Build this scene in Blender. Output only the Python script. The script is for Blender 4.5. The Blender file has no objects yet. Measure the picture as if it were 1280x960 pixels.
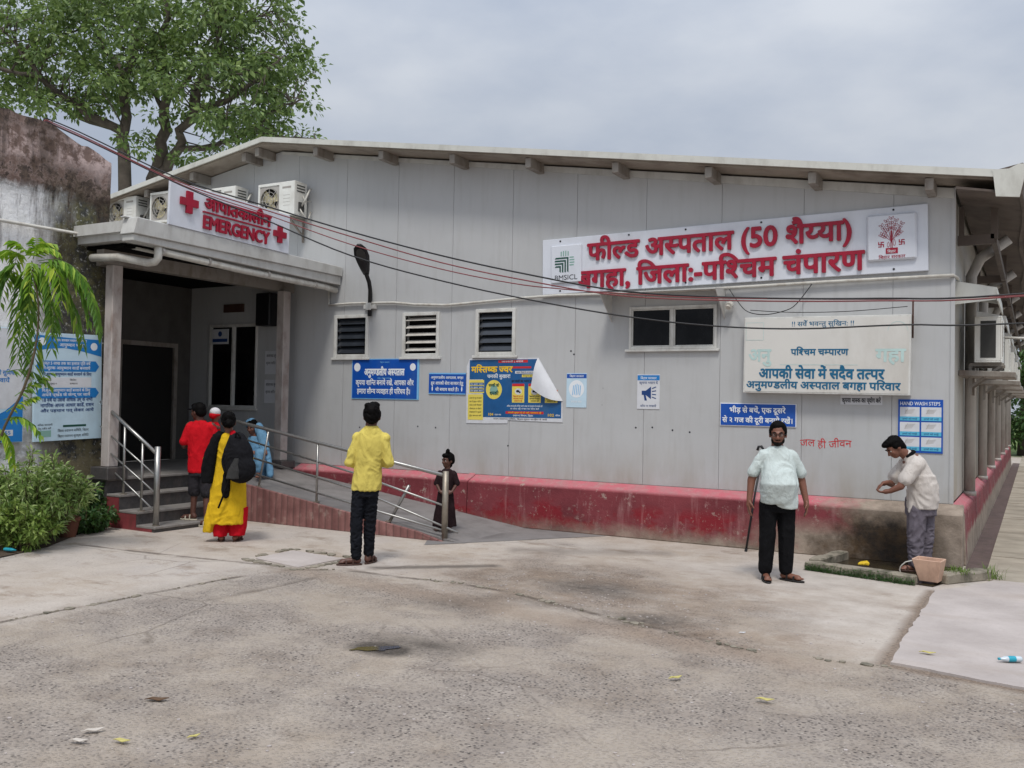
import bpy, bmesh, math, random
from mathutils import Vector, Matrix, noise as mnoise
random.seed(7)
S = bpy.context.scene
C = S.collection
R = math.radians
PI = math.pi

# ------------------------------------------------------------------ camera
cd = bpy.data.cameras.new("camera")
cam = bpy.data.objects.new("camera", cd)
C.objects.link(cam)
cd.sensor_fit = 'HORIZONTAL'
cd.sensor_width = 36.0
cd.lens = 36.0 * 1159.27 / 1280.0
cd.clip_start = 0.1
cd.clip_end = 2000.0
rt, up, fw = Vector((0.87075, 0.49139, 0.01838)), Vector((-0.00594, -0.02686, 0.99962)), Vector((-0.4917, 0.87053, 0.02047))
mw = Matrix.Identity(4)
for i in range(3):
    mw[i][0] = rt[i]; mw[i][1] = up[i]; mw[i][2] = -fw[i]
mw.translation = Vector((0.881, -12.446, 1.86))
cam.matrix_world = mw
S.camera = cam

# ------------------------------------------------------------------ sky and sun (overcast day)
SUN_EL, SUN_AZ = R(60), R(155)          # azimuth clockwise from +Y, seen from above
world = bpy.data.worlds.new("World")
S.world = world
world.use_nodes = True
wn = world.node_tree
for n in list(wn.nodes):
    wn.nodes.remove(n)
w_out = wn.nodes.new('ShaderNodeOutputWorld')
w_bg = wn.nodes.new('ShaderNodeBackground')
w_bg.inputs['Strength'].default_value = 0.088
sky = wn.nodes.new('ShaderNodeTexSky')
sky.sky_type = 'NISHITA'
sky.sun_disc = False
sky.sun_elevation = SUN_EL
sky.sun_rotation = SUN_AZ
sky.dust_density = 3.0
w_tc = wn.nodes.new('ShaderNodeTexCoord')
w_map = wn.nodes.new('ShaderNodeMapping')
w_map.inputs['Scale'].default_value = (1.0, 1.0, 2.2)
w_n1 = wn.nodes.new('ShaderNodeTexNoise')
w_n1.inputs['Scale'].default_value = 3.2
w_n1.inputs['Detail'].default_value = 7.0
w_n1.inputs['Roughness'].default_value = 0.55
w_r1 = wn.nodes.new('ShaderNodeValToRGB')
w_r1.color_ramp.elements[0].position = 0.34
w_r1.color_ramp.elements[0].color = (5.0, 5.65, 6.85, 1)
w_r1.color_ramp.elements[1].position = 0.66
w_r1.color_ramp.elements[1].color = (6.9, 7.35, 8.1, 1)
w_n2 = wn.nodes.new('ShaderNodeTexNoise')
w_n2.inputs['Scale'].default_value = 1.6
w_n2.inputs['Detail'].default_value = 4.0
w_r2 = wn.nodes.new('ShaderNodeMapRange')
w_r2.inputs['From Min'].default_value = 0.35
w_r2.inputs['From Max'].default_value = 0.7
w_r2.inputs['To Min'].default_value = 0.78
w_r2.inputs['To Max'].default_value = 1.0
w_mix = wn.nodes.new('ShaderNodeMix')
w_mix.data_type = 'RGBA'
L = wn.links.new
L(w_tc.outputs['Generated'], w_map.inputs['Vector'])
L(w_map.outputs['Vector'], w_n1.inputs['Vector'])
L(w_map.outputs['Vector'], w_n2.inputs['Vector'])
L(w_n1.outputs['Fac'], w_r1.inputs['Fac'])
L(w_n2.outputs['Fac'], w_r2.inputs['Value'])
L(w_r2.outputs['Result'], w_mix.inputs[0])
L(sky.outputs['Color'], w_mix.inputs[6])
L(w_r1.outputs['Color'], w_mix.inputs[7])
# an overcast sky is brighter overhead than near the horizon
w_sep = wn.nodes.new('ShaderNodeSeparateXYZ')
w_el = wn.nodes.new('ShaderNodeMapRange')
w_el.inputs['From Min'].default_value = 0.0
w_el.inputs['From Max'].default_value = 1.0
w_el.inputs['To Min'].default_value = 0.63
w_el.inputs['To Max'].default_value = 1.9
w_mul = wn.nodes.new('ShaderNodeVectorMath')
w_mul.operation = 'SCALE'
L(w_tc.outputs['Generated'], w_sep.inputs[0])
w_sq = wn.nodes.new('ShaderNodeMath')
w_sq.operation = 'MULTIPLY'
L(w_sep.outputs[2], w_sq.inputs[0])
L(w_sep.outputs[2], w_sq.inputs[1])
L(w_sq.outputs[0], w_el.inputs['Value'])
L(w_mix.outputs[2], w_mul.inputs[0])
L(w_el.outputs['Result'], w_mul.inputs['Scale'])
L(w_mul.outputs[0], w_bg.inputs['Color'])
L(w_bg.outputs['Background'], w_out.inputs['Surface'])

sl = bpy.data.lights.new("sun", 'SUN')
sl.energy = 1.5
sl.angle = R(11)
sl.color = (1.0, 0.96, 0.9)
sun = bpy.data.objects.new("sun", sl)
C.objects.link(sun)
sd = Vector((math.sin(SUN_AZ) * math.cos(SUN_EL), math.cos(SUN_AZ) * math.cos(SUN_EL), math.sin(SUN_EL)))
sun.rotation_euler = sd.to_track_quat('Z', 'Y').to_euler()
sun.location = sd * 60

S.view_settings.view_transform = 'Standard'
S.view_settings.look = 'None'
S.view_settings.exposure = 0.46
S.view_settings.gamma = 1.0
S.view_settings.use_curve_mapping = False
S.render.engine = 'CYCLES'

# ------------------------------------------------------------------ helpers
WL = {}

def wl(o):
    return WL.get(o, Vector((0, 0, 0)))

def tag(o, label=None, cat=None, group=None, kind=None):
    if label: o['label'] = label
    if cat: o['category'] = cat
    if group: o['group'] = group
    if kind: o['kind'] = kind
    return o

def thing(name, label, cat, loc=(0, 0, 0), group=None):
    o = bpy.data.objects.new(name, None)
    o.empty_display_size = 0.2
    C.objects.link(o)
    o.location = loc
    WL[o] = Vector(loc)
    return tag(o, label, cat, group)

def link_mesh(name, me, mat, parent=None):
    o = bpy.data.objects.new(name, me)
    C.objects.link(o)
    if mat is not None:
        for m in (mat if isinstance(mat, (list, tuple)) else [mat]):
            me.materials.append(m)
    if parent is not None:
        o.parent = parent
        WL[o] = wl(parent)
    return o

class MB:
    """collects solids in world (or thing-local) coordinates and links them as one mesh"""
    def __init__(s):
        s.v = []; s.f = []; s.mi = []; s.cur = 0

    def add(s, vs, fs):
        b = len(s.v)
        s.v += [tuple(v) for v in vs]
        for f in fs:
            s.f.append([b + i for i in f]); s.mi.append(s.cur)
        return s

    def box(s, x0, x1, y0, y1, z0, z1):
        x0, x1 = min(x0, x1), max(x0, x1); y0, y1 = min(y0, y1), max(y0, y1); z0, z1 = min(z0, z1), max(z0, z1)
        return s.add([(x0, y0, z0), (x1, y0, z0), (x1, y1, z0), (x0, y1, z0), (x0, y0, z1), (x1, y0, z1), (x1, y1, z1), (x0, y1, z1)],
                     [(0, 3, 2, 1), (4, 5, 6, 7), (0, 1, 5, 4), (1, 2, 6, 5), (2, 3, 7, 6), (3, 0, 4, 7)])

    def bar(s, a, b, w, h, upv=(0, 0, 1)):
        a = Vector(a); b = Vector(b); d = (b - a).normalized(); u = Vector(upv)
        x = d.cross(u)
        if x.length < 1e-4: x = d.cross(Vector((1, 0, 0)))
        x.normalize(); z = x.cross(d)
        x *= w / 2; z *= h / 2
        vs = [a - x - z, a + x - z, a + x + z, a - x + z, b - x - z, b + x - z, b + x + z, b - x + z]
        return s.add(vs, [(0, 1, 2, 3), (7, 6, 5, 4), (0, 4, 5, 1), (1, 5, 6, 2), (2, 6, 7, 3), (3, 7, 4, 0)])

    def prism(s, pts, vec):
        n = len(pts); vec = Vector(vec)
        a = [Vector(p) for p in pts]; b = [p + vec for p in a]
        nrm = Vector((0, 0, 0))
        for i in range(n):
            nrm += a[i].cross(a[(i + 1) % n])
        flip = nrm.dot(vec) > 0
        fs = [list(range(n)), list(range(2 * n - 1, n - 1, -1))] + [(i, n + i, n + (i + 1) % n, (i + 1) % n) for i in range(n)]
        if flip: fs = [list(reversed(f)) for f in fs]
        return s.add(a + b, fs)

    def face(s, pts):
        return s.add(pts, [list(range(len(pts)))])

    def tube(s, path, r, n=8, cap=True):
        path = [Vector(p) for p in path]
        rs = r if isinstance(r, (list, tuple)) else [r] * len(path)
        m = len(path); rings = []
        prev = None
        for i, p in enumerate(path):
            t = (path[min(i + 1, m - 1)] - path[max(i - 1, 0)]).normalized()
            if prev is None:
                u = t.cross(Vector((0, 0, 1)))
                if u.length < 0.05: u = t.cross(Vector((1, 0, 0)))
            else:
                u = prev - t * prev.dot(t)
                if u.length < 1e-5: u = t.cross(Vector((0, 0, 1)))
            u.normalize(); prev = u; w = t.cross(u)
            rings.append([p + (u * math.cos(k * 2 * PI / n) + w * math.sin(k * 2 * PI / n)) * rs[i] for k in range(n)])
        vs = [q for ring in rings for q in ring]; fs = []
        for i in range(m - 1):
            for k in range(n):
                a = i * n + k; b = i * n + (k + 1) % n
                fs.append((a, b, b + n, a + n))
        if cap:
            fs.append(list(reversed(range(n)))); fs.append(list(range((m - 1) * n, m * n)))
        return s.add(vs, fs)

    def disc(s, c, r, nrm, n=20, h=0.0, rx=None):
        c = Vector(c); nrm = Vector(nrm).normalized()
        u = nrm.cross(Vector((0, 0, 1)))
        if u.length < 0.01: u = Vector((1, 0, 0))
        u.normalize(); w = u.cross(nrm) * -1
        pts = [c + u * math.cos(k * 2 * PI / n) * (rx or r) + w * math.sin(k * 2 * PI / n) * r for k in range(n)]
        if h:
            return s.prism(pts, nrm * h)
        a = Vector((0, 0, 0))
        for i in range(n): a += (pts[i] - c).cross(pts[(i + 1) % n] - c)
        if a.dot(nrm) < 0: pts.reverse()
        return s.face(pts)

    def ring(s, c, r0, r1, nrm, n=28, h=0.01):
        c = Vector(c); nrm = Vector(nrm).normalized()
        u = nrm.cross(Vector((0, 0, 1))); u.normalize(); w = nrm.cross(u)
        vs = []
        for k in range(n):
            d = u * math.cos(k * 2 * PI / n) + w * math.sin(k * 2 * PI / n)
            vs += [c + d * r0, c + d * r1, c + d * r1 + nrm * h, c + d * r0 + nrm * h]
        fs = []
        for k in range(n):
            a = 4 * k; b = 4 * ((k + 1) % n)
            for j in range(4):
                fs.append((a + j, b + j, b + (j + 1) % 4, a + (j + 1) % 4))
        return s.add(vs, fs)

    def lathe(s, c, prof, n=20):
        c = Vector(c); vs = []; fs = []
        for r, z in prof:
            vs += [c + Vector((r * math.cos(k * 2 * PI / n), r * math.sin(k * 2 * PI / n), z)) for k in range(n)]
        for i in range(len(prof) - 1):
            for k in range(n):
                a = i * n + k; b = i * n + (k + 1) % n
                fs.append((a, b, b + n, a + n))
        return s.add(vs, fs)

    def build(s, name, mat, parent=None, smooth=False, bevel=0.0, origin=None, seg=1):
        o0 = wl(parent) if parent is not None else Vector(origin) if origin is not None else None
        if o0 is None:
            xs = [v[0] for v in s.v]; ys = [v[1] for v in s.v]; zs = [v[2] for v in s.v]
            o0 = Vector(((min(xs) + max(xs)) / 2, (min(ys) + max(ys)) / 2, min(zs)))
        me = bpy.data.meshes.new(name)
        me.from_pydata([(v[0] - o0.x, v[1] - o0.y, v[2] - o0.z) for v in s.v], [], s.f)
        me.update()
        o = link_mesh(name, me, mat, parent)
        if any(s.mi):
            for p, k in zip(me.polygons, s.mi): p.material_index = k
        if parent is None:
            o.location = o0; WL[o] = Vector(o0)
        if smooth:
            for p in me.polygons: p.use_smooth = True
        if bevel > 0:
            b = o.modifiers.new("bevel", 'BEVEL'); b.width = bevel; b.segments = seg; b.limit_method = 'ANGLE'; b.angle_limit = R(40)
        return o

def dup(root, label=None, group=None, loc=None, rotz=None, scale=None):
    def cp(o, par):
        c = o.copy(); C.objects.link(c)
        c.parent = par
        for ch in o.children: cp(ch, c)
        return c
    c = cp(root, None)
    if label: c['label'] = label
    if group: c['group'] = group
    if loc is not None: c.location = loc
    if rotz is not None: c.rotation_euler = (0, 0, rotz)
    if scale is not None: c.scale = (scale, scale, scale) if not isinstance(scale, tuple) else scale
    return c

# ------------------------------------------------------------------ materials
def lin(r, g, b):
    f = lambda c: c / 12.92 if c <= 0.04045 else ((c + 0.055) / 1.055) ** 2.4
    return (f(r / 255), f(g / 255), f(b / 255), 1)

class NT:
    def __init__(s, name):
        s.m = bpy.data.materials.new(name)
        s.m.use_nodes = True
        s.t = s.m.node_tree
        s.b = s.t.nodes['Principled BSDF']
        s.tc = s.t.nodes.new('ShaderNodeTexCoord')
        s.obj = s.tc.outputs['Object']
        geo = s.t.nodes.new('ShaderNodeNewGeometry')
        s.geo = geo
        s.pos = geo.outputs['Position']
    def n(s, typ, **kw):
        x = s.t.nodes.new(typ)
        for k, v in kw.items(): setattr(x, k, v)
        return x
    def put(s, sock, val):
        if hasattr(val, 'is_linked'): s.t.links.new(val, sock)
        else: sock.default_value = val
    def noise(s, scale, detail=4, rough=0.5, vec=None, dist=0.0):
        x = s.n('ShaderNodeTexNoise')
        x.inputs['Scale'].default_value = scale; x.inputs['Detail'].default_value = detail
        x.inputs['Roughness'].default_value = rough; x.inputs['Distortion'].default_value = dist
        s.put(x.inputs['Vector'], vec if vec is not None else s.obj)
        return x.outputs['Fac']
    def vor(s, scale, vec=None, feature='F1', out='Distance', rand=1.0):
        x = s.n('ShaderNodeTexVoronoi', feature=feature)
        x.inputs['Scale'].default_value = scale
        x.inputs['Randomness'].default_value = rand
        s.put(x.inputs['Vector'], vec if vec is not None else s.obj)
        return x.outputs[out]
    def scale(s, vec, xyz, loc=(0, 0, 0), rot=(0, 0, 0)):
        x = s.n('ShaderNodeMapping')
        x.inputs['Scale'].default_value = xyz; x.inputs['Location'].default_value = loc; x.inputs['Rotation'].default_value = rot
        s.put(x.inputs['Vector'], vec)
        return x.outputs['Vector']
    def sep(s, vec):
        x = s.n('ShaderNodeSeparateXYZ'); s.put(x.inputs[0], vec)
        return x.outputs
    def math(s, op, a, b=0.0, c=None, clamp=False):
        x = s.n('ShaderNodeMath', operation=op, use_clamp=clamp)
        s.put(x.inputs[0], a); s.put(x.inputs[1], b)
        if c is not None: s.put(x.inputs[2], c)
        return x.outputs[0]
    def rng(s, v, a, b, c=0.0, d=1.0, smooth=False):
        x = s.n('ShaderNodeMapRange')
        if smooth: x.interpolation_type = 'SMOOTHSTEP'
        s.put(x.inputs['Value'], v)
        for k, q in zip(('From Min', 'From Max', 'To Min', 'To Max'), (a, b, c, d)): x.inputs[k].default_value = q
        return x.outputs['Result']
    def mix(s, f, a, b, mode='MIX'):
        x = s.n('ShaderNodeMix', data_type='RGBA', blend_type=mode)
        s.put(x.inputs[0], f); s.put(x.inputs[6], a); s.put(x.inputs[7], b)
        return x.outputs[2]
    def bump(s, h, strength=0.3, dist=0.01, prev=None):
        x = s.n('ShaderNodeBump')
        x.inputs['Strength'].default_value = strength; x.inputs['Distance'].default_value = dist
        s.put(x.inputs['Height'], h)
        if prev is not None: s.put(x.inputs['Normal'], prev)
        return x.outputs['Normal']
    def set(s, **kw):
        names = dict(col='Base Color', rough='Roughness', metal='Metallic', nrm='Normal', spec='Specular IOR Level', emit='Emission Color',
                     es='Emission Strength', trans='Transmission Weight', alpha='Alpha', coat='Coat Weight', sheen='Sheen Weight', ior='IOR')
        for k, v in kw.items(): s.put(s.b.inputs[names[k]], v)
        return s.m

def plain(name, col, rough=0.6, var=0.12, sc=6.0, metal=0.0, bump=0.0, bs=80.0, spec=0.4, dirt=None, dsc=2.5, damt=0.5):
    t = NT(name)
    nz = t.noise(sc, 5, 0.6)
    dark = tuple(c * (1 - var) for c in col[:3]) + (1,)
    lite = tuple(min(1, c * (1 + var)) for c in col[:3]) + (1,)
    c = t.mix(t.rng(nz, 0.3, 0.7), dark, lite)
    if dirt is not None:
        d = t.noise(dsc, 8, 0.65, vec=t.scale(t.obj, (1, 1, 0.45)))
        c = t.mix(t.math('MULTIPLY', t.rng(d, 0.48, 0.72), damt), c, dirt)
    kw = dict(col=c, rough=rough, metal=metal, spec=spec)
    if bump > 0: kw['nrm'] = t.bump(t.noise(bs, 4), bump, 0.01)
    return t.set(**kw)
# ------------------------------------------------------------------ surface materials
def make_facade(name, base, dirt=0.5):
    t = NT(name)
    p = t.sep(t.pos)
    n1 = t.noise(0.5, 4, 0.6, vec=t.pos)
    n2 = t.noise(9, 5, 0.6, vec=t.scale(t.pos, (1, 1, 0.12)))
    n3 = t.noise(55, 3, 0.6, vec=t.pos)
    c = t.mix(t.rng(n1, 0.3, 0.7), tuple(x * 0.94 for x in base[:3]) + (1,), tuple(x * 1.05 for x in base[:3]) + (1,))
    c = t.mix(t.math('MULTIPLY', t.rng(n2, 0.50, 0.75), 0.22 * dirt), c, lin(120, 112, 98))
    n4 = t.noise(26, 4, 0.6, vec=t.scale(t.pos, (1, 1, 0.05)))
    c = t.mix(t.math('MULTIPLY', t.math('MULTIPLY', t.rng(n4, 0.58, 0.7), t.rng(n1, 0.42, 0.6)), 0.14), c, lin(196, 196, 194))
    low = t.rng(p[2], 0.72, 1.35, 1, 0)
    lowm = t.math('MULTIPLY', t.math('MULTIPLY', low, t.rng(t.noise(2.2, 6, 0.65, vec=t.scale(t.pos, (1, 1, 0.3))), 0.4, 0.7)), 0.8 * dirt)
    c = t.mix(lowm, c, lin(140, 126, 100))
    spots = t.math('MULTIPLY', t.rng(t.vor(2.3, vec=t.pos), 0.0, 0.035, 1, 0), t.rng(t.noise(1.2, 2, vec=t.pos), 0.55, 0.6))
    c = t.mix(t.math('MULTIPLY', spots, 0.75), c, lin(60, 52, 46))
    c = t.mix(t.math('MULTIPLY', t.rng(n3, 0.6, 0.8), 0.08), c, lin(110, 108, 105))
    b = t.bump(t.noise(1.3, 3, 0.5, vec=t.pos), 0.3, 0.06, t.bump(t.noise(6, 3, 0.5, vec=t.pos), 0.12, 0.01))
    return t.set(col=c, rough=t.rng(n1, 0.3, 0.7, 0.38, 0.55), spec=0.4, nrm=b)

M = {}
M['facade'] = make_facade('facade_panel', lin(180, 181, 181), 0.6)
M['sidewall'] = make_facade('side_panel', lin(170, 166, 158), 1.0)
M['white'] = plain('white_paint', lin(214, 214, 210), 0.4, 0.05, 5, dirt=lin(130, 120, 105), damt=0.3)
M['whiteframe'] = plain('white_frame', lin(205, 205, 200), 0.35, 0.05, 9, dirt=lin(120, 110, 95), dsc=6, damt=0.4)
M['rooftrim'] = plain('roof_trim', lin(200, 200, 192), 0.4, 0.06, 3, dirt=lin(120, 112, 98), dsc=5, damt=0.35)
M['soffit'] = plain('soffit_sheet', lin(150, 140, 128), 0.6, 0.12, 2, dirt=lin(86, 70, 58), dsc=1.6, damt=0.7)
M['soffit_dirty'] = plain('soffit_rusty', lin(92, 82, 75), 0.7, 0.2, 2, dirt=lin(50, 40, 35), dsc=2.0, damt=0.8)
M['beam'] = plain('beam_paint', lin(140, 134, 126), 0.5, 0.1, 6, dirt=lin(92, 74, 60), dsc=5, damt=0.7)
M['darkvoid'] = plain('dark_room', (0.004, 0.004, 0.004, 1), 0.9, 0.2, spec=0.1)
M['glass'] = plain('dark_glass', (0.003, 0.003, 0.004, 1), 0.12, 0.1, spec=0.22, dirt=lin(58, 60, 60), dsc=3, damt=0.22)  # the dirt tone is dust plus a faint painted sky reflection
M['glassslat'] = plain('dark_slat', lin(48, 52, 58), 0.15, 0.2, spec=0.6)
M['lightslat'] = plain('light_slat', lin(196, 192, 184), 0.4, 0.08, dirt=lin(110, 100, 90))
M['canopy'] = plain('canopy_metal', lin(190, 190, 186), 0.45, 0.07, 3, dirt=lin(110, 100, 86), dsc=4, damt=0.4)
M['post'] = plain('post_paint', lin(176, 168, 163), 0.6, 0.06, 5, bump=0.3, dirt=lin(112, 88, 74), dsc=5, damt=0.7)
M['pvc'] = plain('pvc_pipe', lin(196, 194, 186), 0.4, 0.06, 8, dirt=lin(126, 108, 88), dsc=7, damt=0.5)
M['pipegrey'] = plain('grey_downpipe', lin(172, 168, 162), 0.45, 0.08, 4, dirt=lin(110, 96, 84), dsc=3, damt=0.6)
M['steel'] = plain('brushed_steel', lin(158, 157, 154), 0.38, 0.1, 20, metal=0.85)
M['steelworn'] = plain('worn_steel', lin(150, 142, 130), 0.5, 0.15, 12, metal=0.7, dirt=lin(100, 80, 62), dsc=10, damt=0.6)
M['black'] = plain('black_plastic', lin(24, 24, 26), 0.45, 0.2)
M['porchwall'] = plain('porch_shaded_panel', lin(84, 82, 78), 0.6, 0.15, 4, dirt=lin(50, 46, 42))  # wall panel with the deep porch shade put into its colour
M['doorleaf'] = plain('door_leaf_paint', lin(24, 22, 20), 0.5, 0.2, 5)
M['cable'] = plain('black_cable', lin(26, 26, 28), 0.5, 0.1)
M['cablered'] = plain('red_cable', lin(122, 62, 64), 0.55, 0.15)
M['ironrust'] = plain('rusty_iron', lin(70, 48, 40), 0.7, 0.3, 12)
M['acwhite'] = plain('ac_white', lin(222, 222, 216), 0.4, 0.04, 6, dirt=lin(150, 140, 120), dsc=4, damt=0.3)
M['acgrey'] = plain('ac_vent', lin(60, 60, 58), 0.6, 0.2)
M['accream'] = plain('ac_fan', lin(206, 196, 160), 0.5, 0.05)
M['red'] = plain('sign_red', lin(154, 14, 46), 0.45, 0.12, 8, dirt=lin(120, 50, 62), dsc=6, damt=0.35)
M['signwhite'] = plain('sign_white', lin(210, 214, 222), 0.3, 0.03, 2, dirt=lin(150, 150, 148), dsc=2, damt=0.25)
M['lightbox'] = plain('lightbox_face', lin(208, 206, 200), 0.4, 0.03, 2, dirt=lin(150, 140, 124), dsc=1.5, damt=0.35)
M['signblue'] = plain('sign_blue', lin(10, 76, 166), 0.45, 0.1, 4, bump=0.25, bs=8, dirt=lin(70, 100, 150), dsc=3, damt=0.35)
M['paleblue'] = plain('pale_blue', lin(120, 182, 224), 0.5, 0.06, 6)
M['paperblue'] = plain('paper_blue', lin(188, 212, 226), 0.55, 0.05, 4, bump=0.3, bs=9, dirt=lin(160, 176, 184), damt=0.4)
M['midblue'] = plain('mid_blue', lin(30, 120, 190), 0.5, 0.05, 4)
M['inkwhite'] = plain('ink_white', lin(226, 230, 234), 0.5, 0.02)
M['inkteal'] = plain('ink_teal', lin(18, 96, 132), 0.5, 0.08, 14)
M['inkghost'] = plain('ink_ghost', lin(180, 204, 200), 0.5, 0.08, 9)
M['inkdark'] = plain('ink_dark', lin(30, 32, 40), 0.6, 0.1)
M['inkblue'] = plain('ink_blue', lin(24, 62, 120), 0.6, 0.1)
M['inkyellow'] = plain('ink_yellow', lin(232, 190, 40), 0.5, 0.04)
M['inkred'] = plain('ink_red', lin(196, 40, 44), 0.55, 0.06)
M['inkgreen'] = plain('ink_green', lin(22, 74, 62), 0.5, 0.06)
M['palegreen'] = plain('pale_green', lin(128, 168, 156), 0.5, 0.06)
M['posterblue'] = plain('poster_blue', lin(24, 84, 138), 0.45, 0.15, 3, bump=0.3, bs=7, dirt=lin(70, 100, 130), dsc=3, damt=0.4)
M['posteryellow'] = plain('poster_yellow', lin(222, 204, 92), 0.5, 0.06, 4)
M['paper'] = plain('paper_white', lin(206, 208, 212), 0.6, 0.06, 4, bump=0.35, bs=9, dirt=lin(160, 156, 148), dsc=4, damt=0.35)
M['teal'] = plain('strip_teal', lin(86, 176, 206), 0.5, 0.05)
M['granite'] = plain('riser_granite', lin(70, 68, 68), 0.5, 0.25, 22, dirt=lin(110, 100, 92), dsc=6, damt=0.5)
M['tread'] = plain('tread_stone', lin(132, 128, 124), 0.5, 0.12, 9, dirt=lin(90, 80, 72), dsc=5, damt=0.5)
M['redcheek'] = plain('red_oxide', lin(128, 56, 60), 0.6, 0.15, 6, dirt=lin(80, 52, 48), dsc=4, damt=0.7)
M['rampdeck'] = plain('ramp_concrete', lin(126, 122, 120), 0.75, 0.12, 3, bump=0.4, bs=60, dirt=lin(84, 80, 78), dsc=2, damt=0.6)
M['kerb'] = plain('mossy_kerb', lin(138, 130, 116), 0.85, 0.15, 8, bump=0.7, bs=40, dirt=lin(40, 44, 26), dsc=5, damt=0.95)
M['soil'] = plain('soil', lin(74, 62, 50), 0.95, 0.3, 14, bump=0.8, bs=30)
M['drain'] = plain('drain_mud', lin(92, 76, 72), 0.7, 0.25, 5, bump=0.5, bs=30, dirt=lin(60, 56, 44), dsc=4, damt=0.7)
M['wetfloor'] = plain('wet_floor', lin(52, 44, 34), 0.25, 0.3, 6, dirt=lin(80, 72, 44), dsc=4, damt=0.5)
M['rot'] = plain('old_plank', lin(96, 88, 78), 0.8, 0.2)

def make_plinth():
    t = NT('plinth_paint')
    p = t.sep(t.pos)
    red = t.mix(t.rng(t.noise(1.6, 5, 0.6, vec=t.pos), 0.35, 0.65), lin(104, 44, 50), lin(128, 58, 64))
    deep = t.math('MULTIPLY', t.rng(t.noise(1.9, 4, 0.55, vec=t.scale(t.pos, (1, 1, 1.6))), 0.52, 0.58), t.rng(p[2], 0.5, 0.35))
    c = t.mix(t.math('MULTIPLY', deep, 0.8), red, lin(126, 22, 34))
    # faded, dusty ledge on top
    c = t.mix(t.rng(p[2], 0.625, 0.66), c, t.mix(t.rng(t.noise(7, 5, vec=t.pos), 0.35, 0.7), lin(186, 100, 110), lin(170, 120, 122)))
    scr = t.math('MULTIPLY', t.rng(t.noise(7, 8, 0.75, vec=t.scale(t.pos, (1, 1, 0.5))), 0.60, 0.72), 0.75)
    c = t.mix(scr, c, lin(196, 168, 162))
    drip = t.math('MULTIPLY', t.rng(t.noise(10, 4, 0.6, vec=t.scale(t.pos, (1, 1, 0.1))), 0.56, 0.75), 0.35)
    c = t.mix(drip, c, lin(190, 150, 148))
    chip = t.math('MULTIPLY', t.rng(t.noise(8, 10, 0.75, vec=t.pos), 0.575, 0.59), t.rng(t.noise(1.3, 3, vec=t.pos), 0.42, 0.6))
    c = t.mix(t.math('MULTIPLY', chip, 0.85), c, lin(160, 140, 130))
    mud = t.math('MULTIPLY', t.rng(p[2], 0.3, 0.0), t.rng(t.noise(18, 6, 0.7, vec=t.pos), 0.45, 0.6))
    c = t.mix(t.math('MULTIPLY', mud, 0.6), c, lin(112, 88, 78))
    # bare damp render towards the tap corner and along the foot
    ex = t.math('ADD', p[0], t.math('MULTIPLY', t.math('SUBTRACT', t.noise(3, 6, 0.65, vec=t.pos), 0.5), 1.6))
    bare = t.math('MULTIPLY', t.math('MAXIMUM', t.rng(ex, -1.5, -0.9), t.math('MULTIPLY', t.rng(ex, -2.6, -1.6), t.rng(p[2], 0.5, 0.25))), t.rng(p[1], 0.15, 0.0))
    foot = t.math('ADD', p[2], t.math('MULTIPLY', t.math('SUBTRACT', t.noise(4, 6, 0.65, vec=t.pos), 0.5), 0.35))
    footm = t.math('MULTIPLY', t.rng(foot, 0.2, 0.02), t.rng(p[0], -7.5, -3.0))
    sidefoot = t.math('MULTIPLY', t.rng(foot, 0.36, 0.28), t.rng(p[1], 0.1, 0.3))
    grey = t.mix(t.rng(t.noise(5, 6, 0.6, vec=t.pos), 0.3, 0.7), lin(112, 100, 88), lin(160, 146, 132))
    c = t.mix(t.math('MAXIMUM', t.math('MAXIMUM', bare, footm), sidefoot), c, grey)
    # brown-black damp patch behind the tap basin
    mx = t.math('MULTIPLY', t.rng(ex, -1.55, -1.0), t.rng(p[0], 0.0, -0.25))
    my = t.rng(t.math('ADD', foot, 0.0), 0.66, 0.40)
    c = t.mix(t.math('MULTIPLY', t.math('MULTIPLY', mx, my), 0.92), c, t.mix(t.rng(t.noise(4, 7, 0.7, vec=t.pos), 0.4, 0.7), lin(24, 18, 12), lin(84, 62, 36)))
    h = t.noise(22, 6, 0.7, vec=t.pos)
    return t.set(col=c, rough=0.7, spec=0.3, nrm=t.bump(h, 0.45, 0.02))
M['plinth'] = make_plinth()

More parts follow.
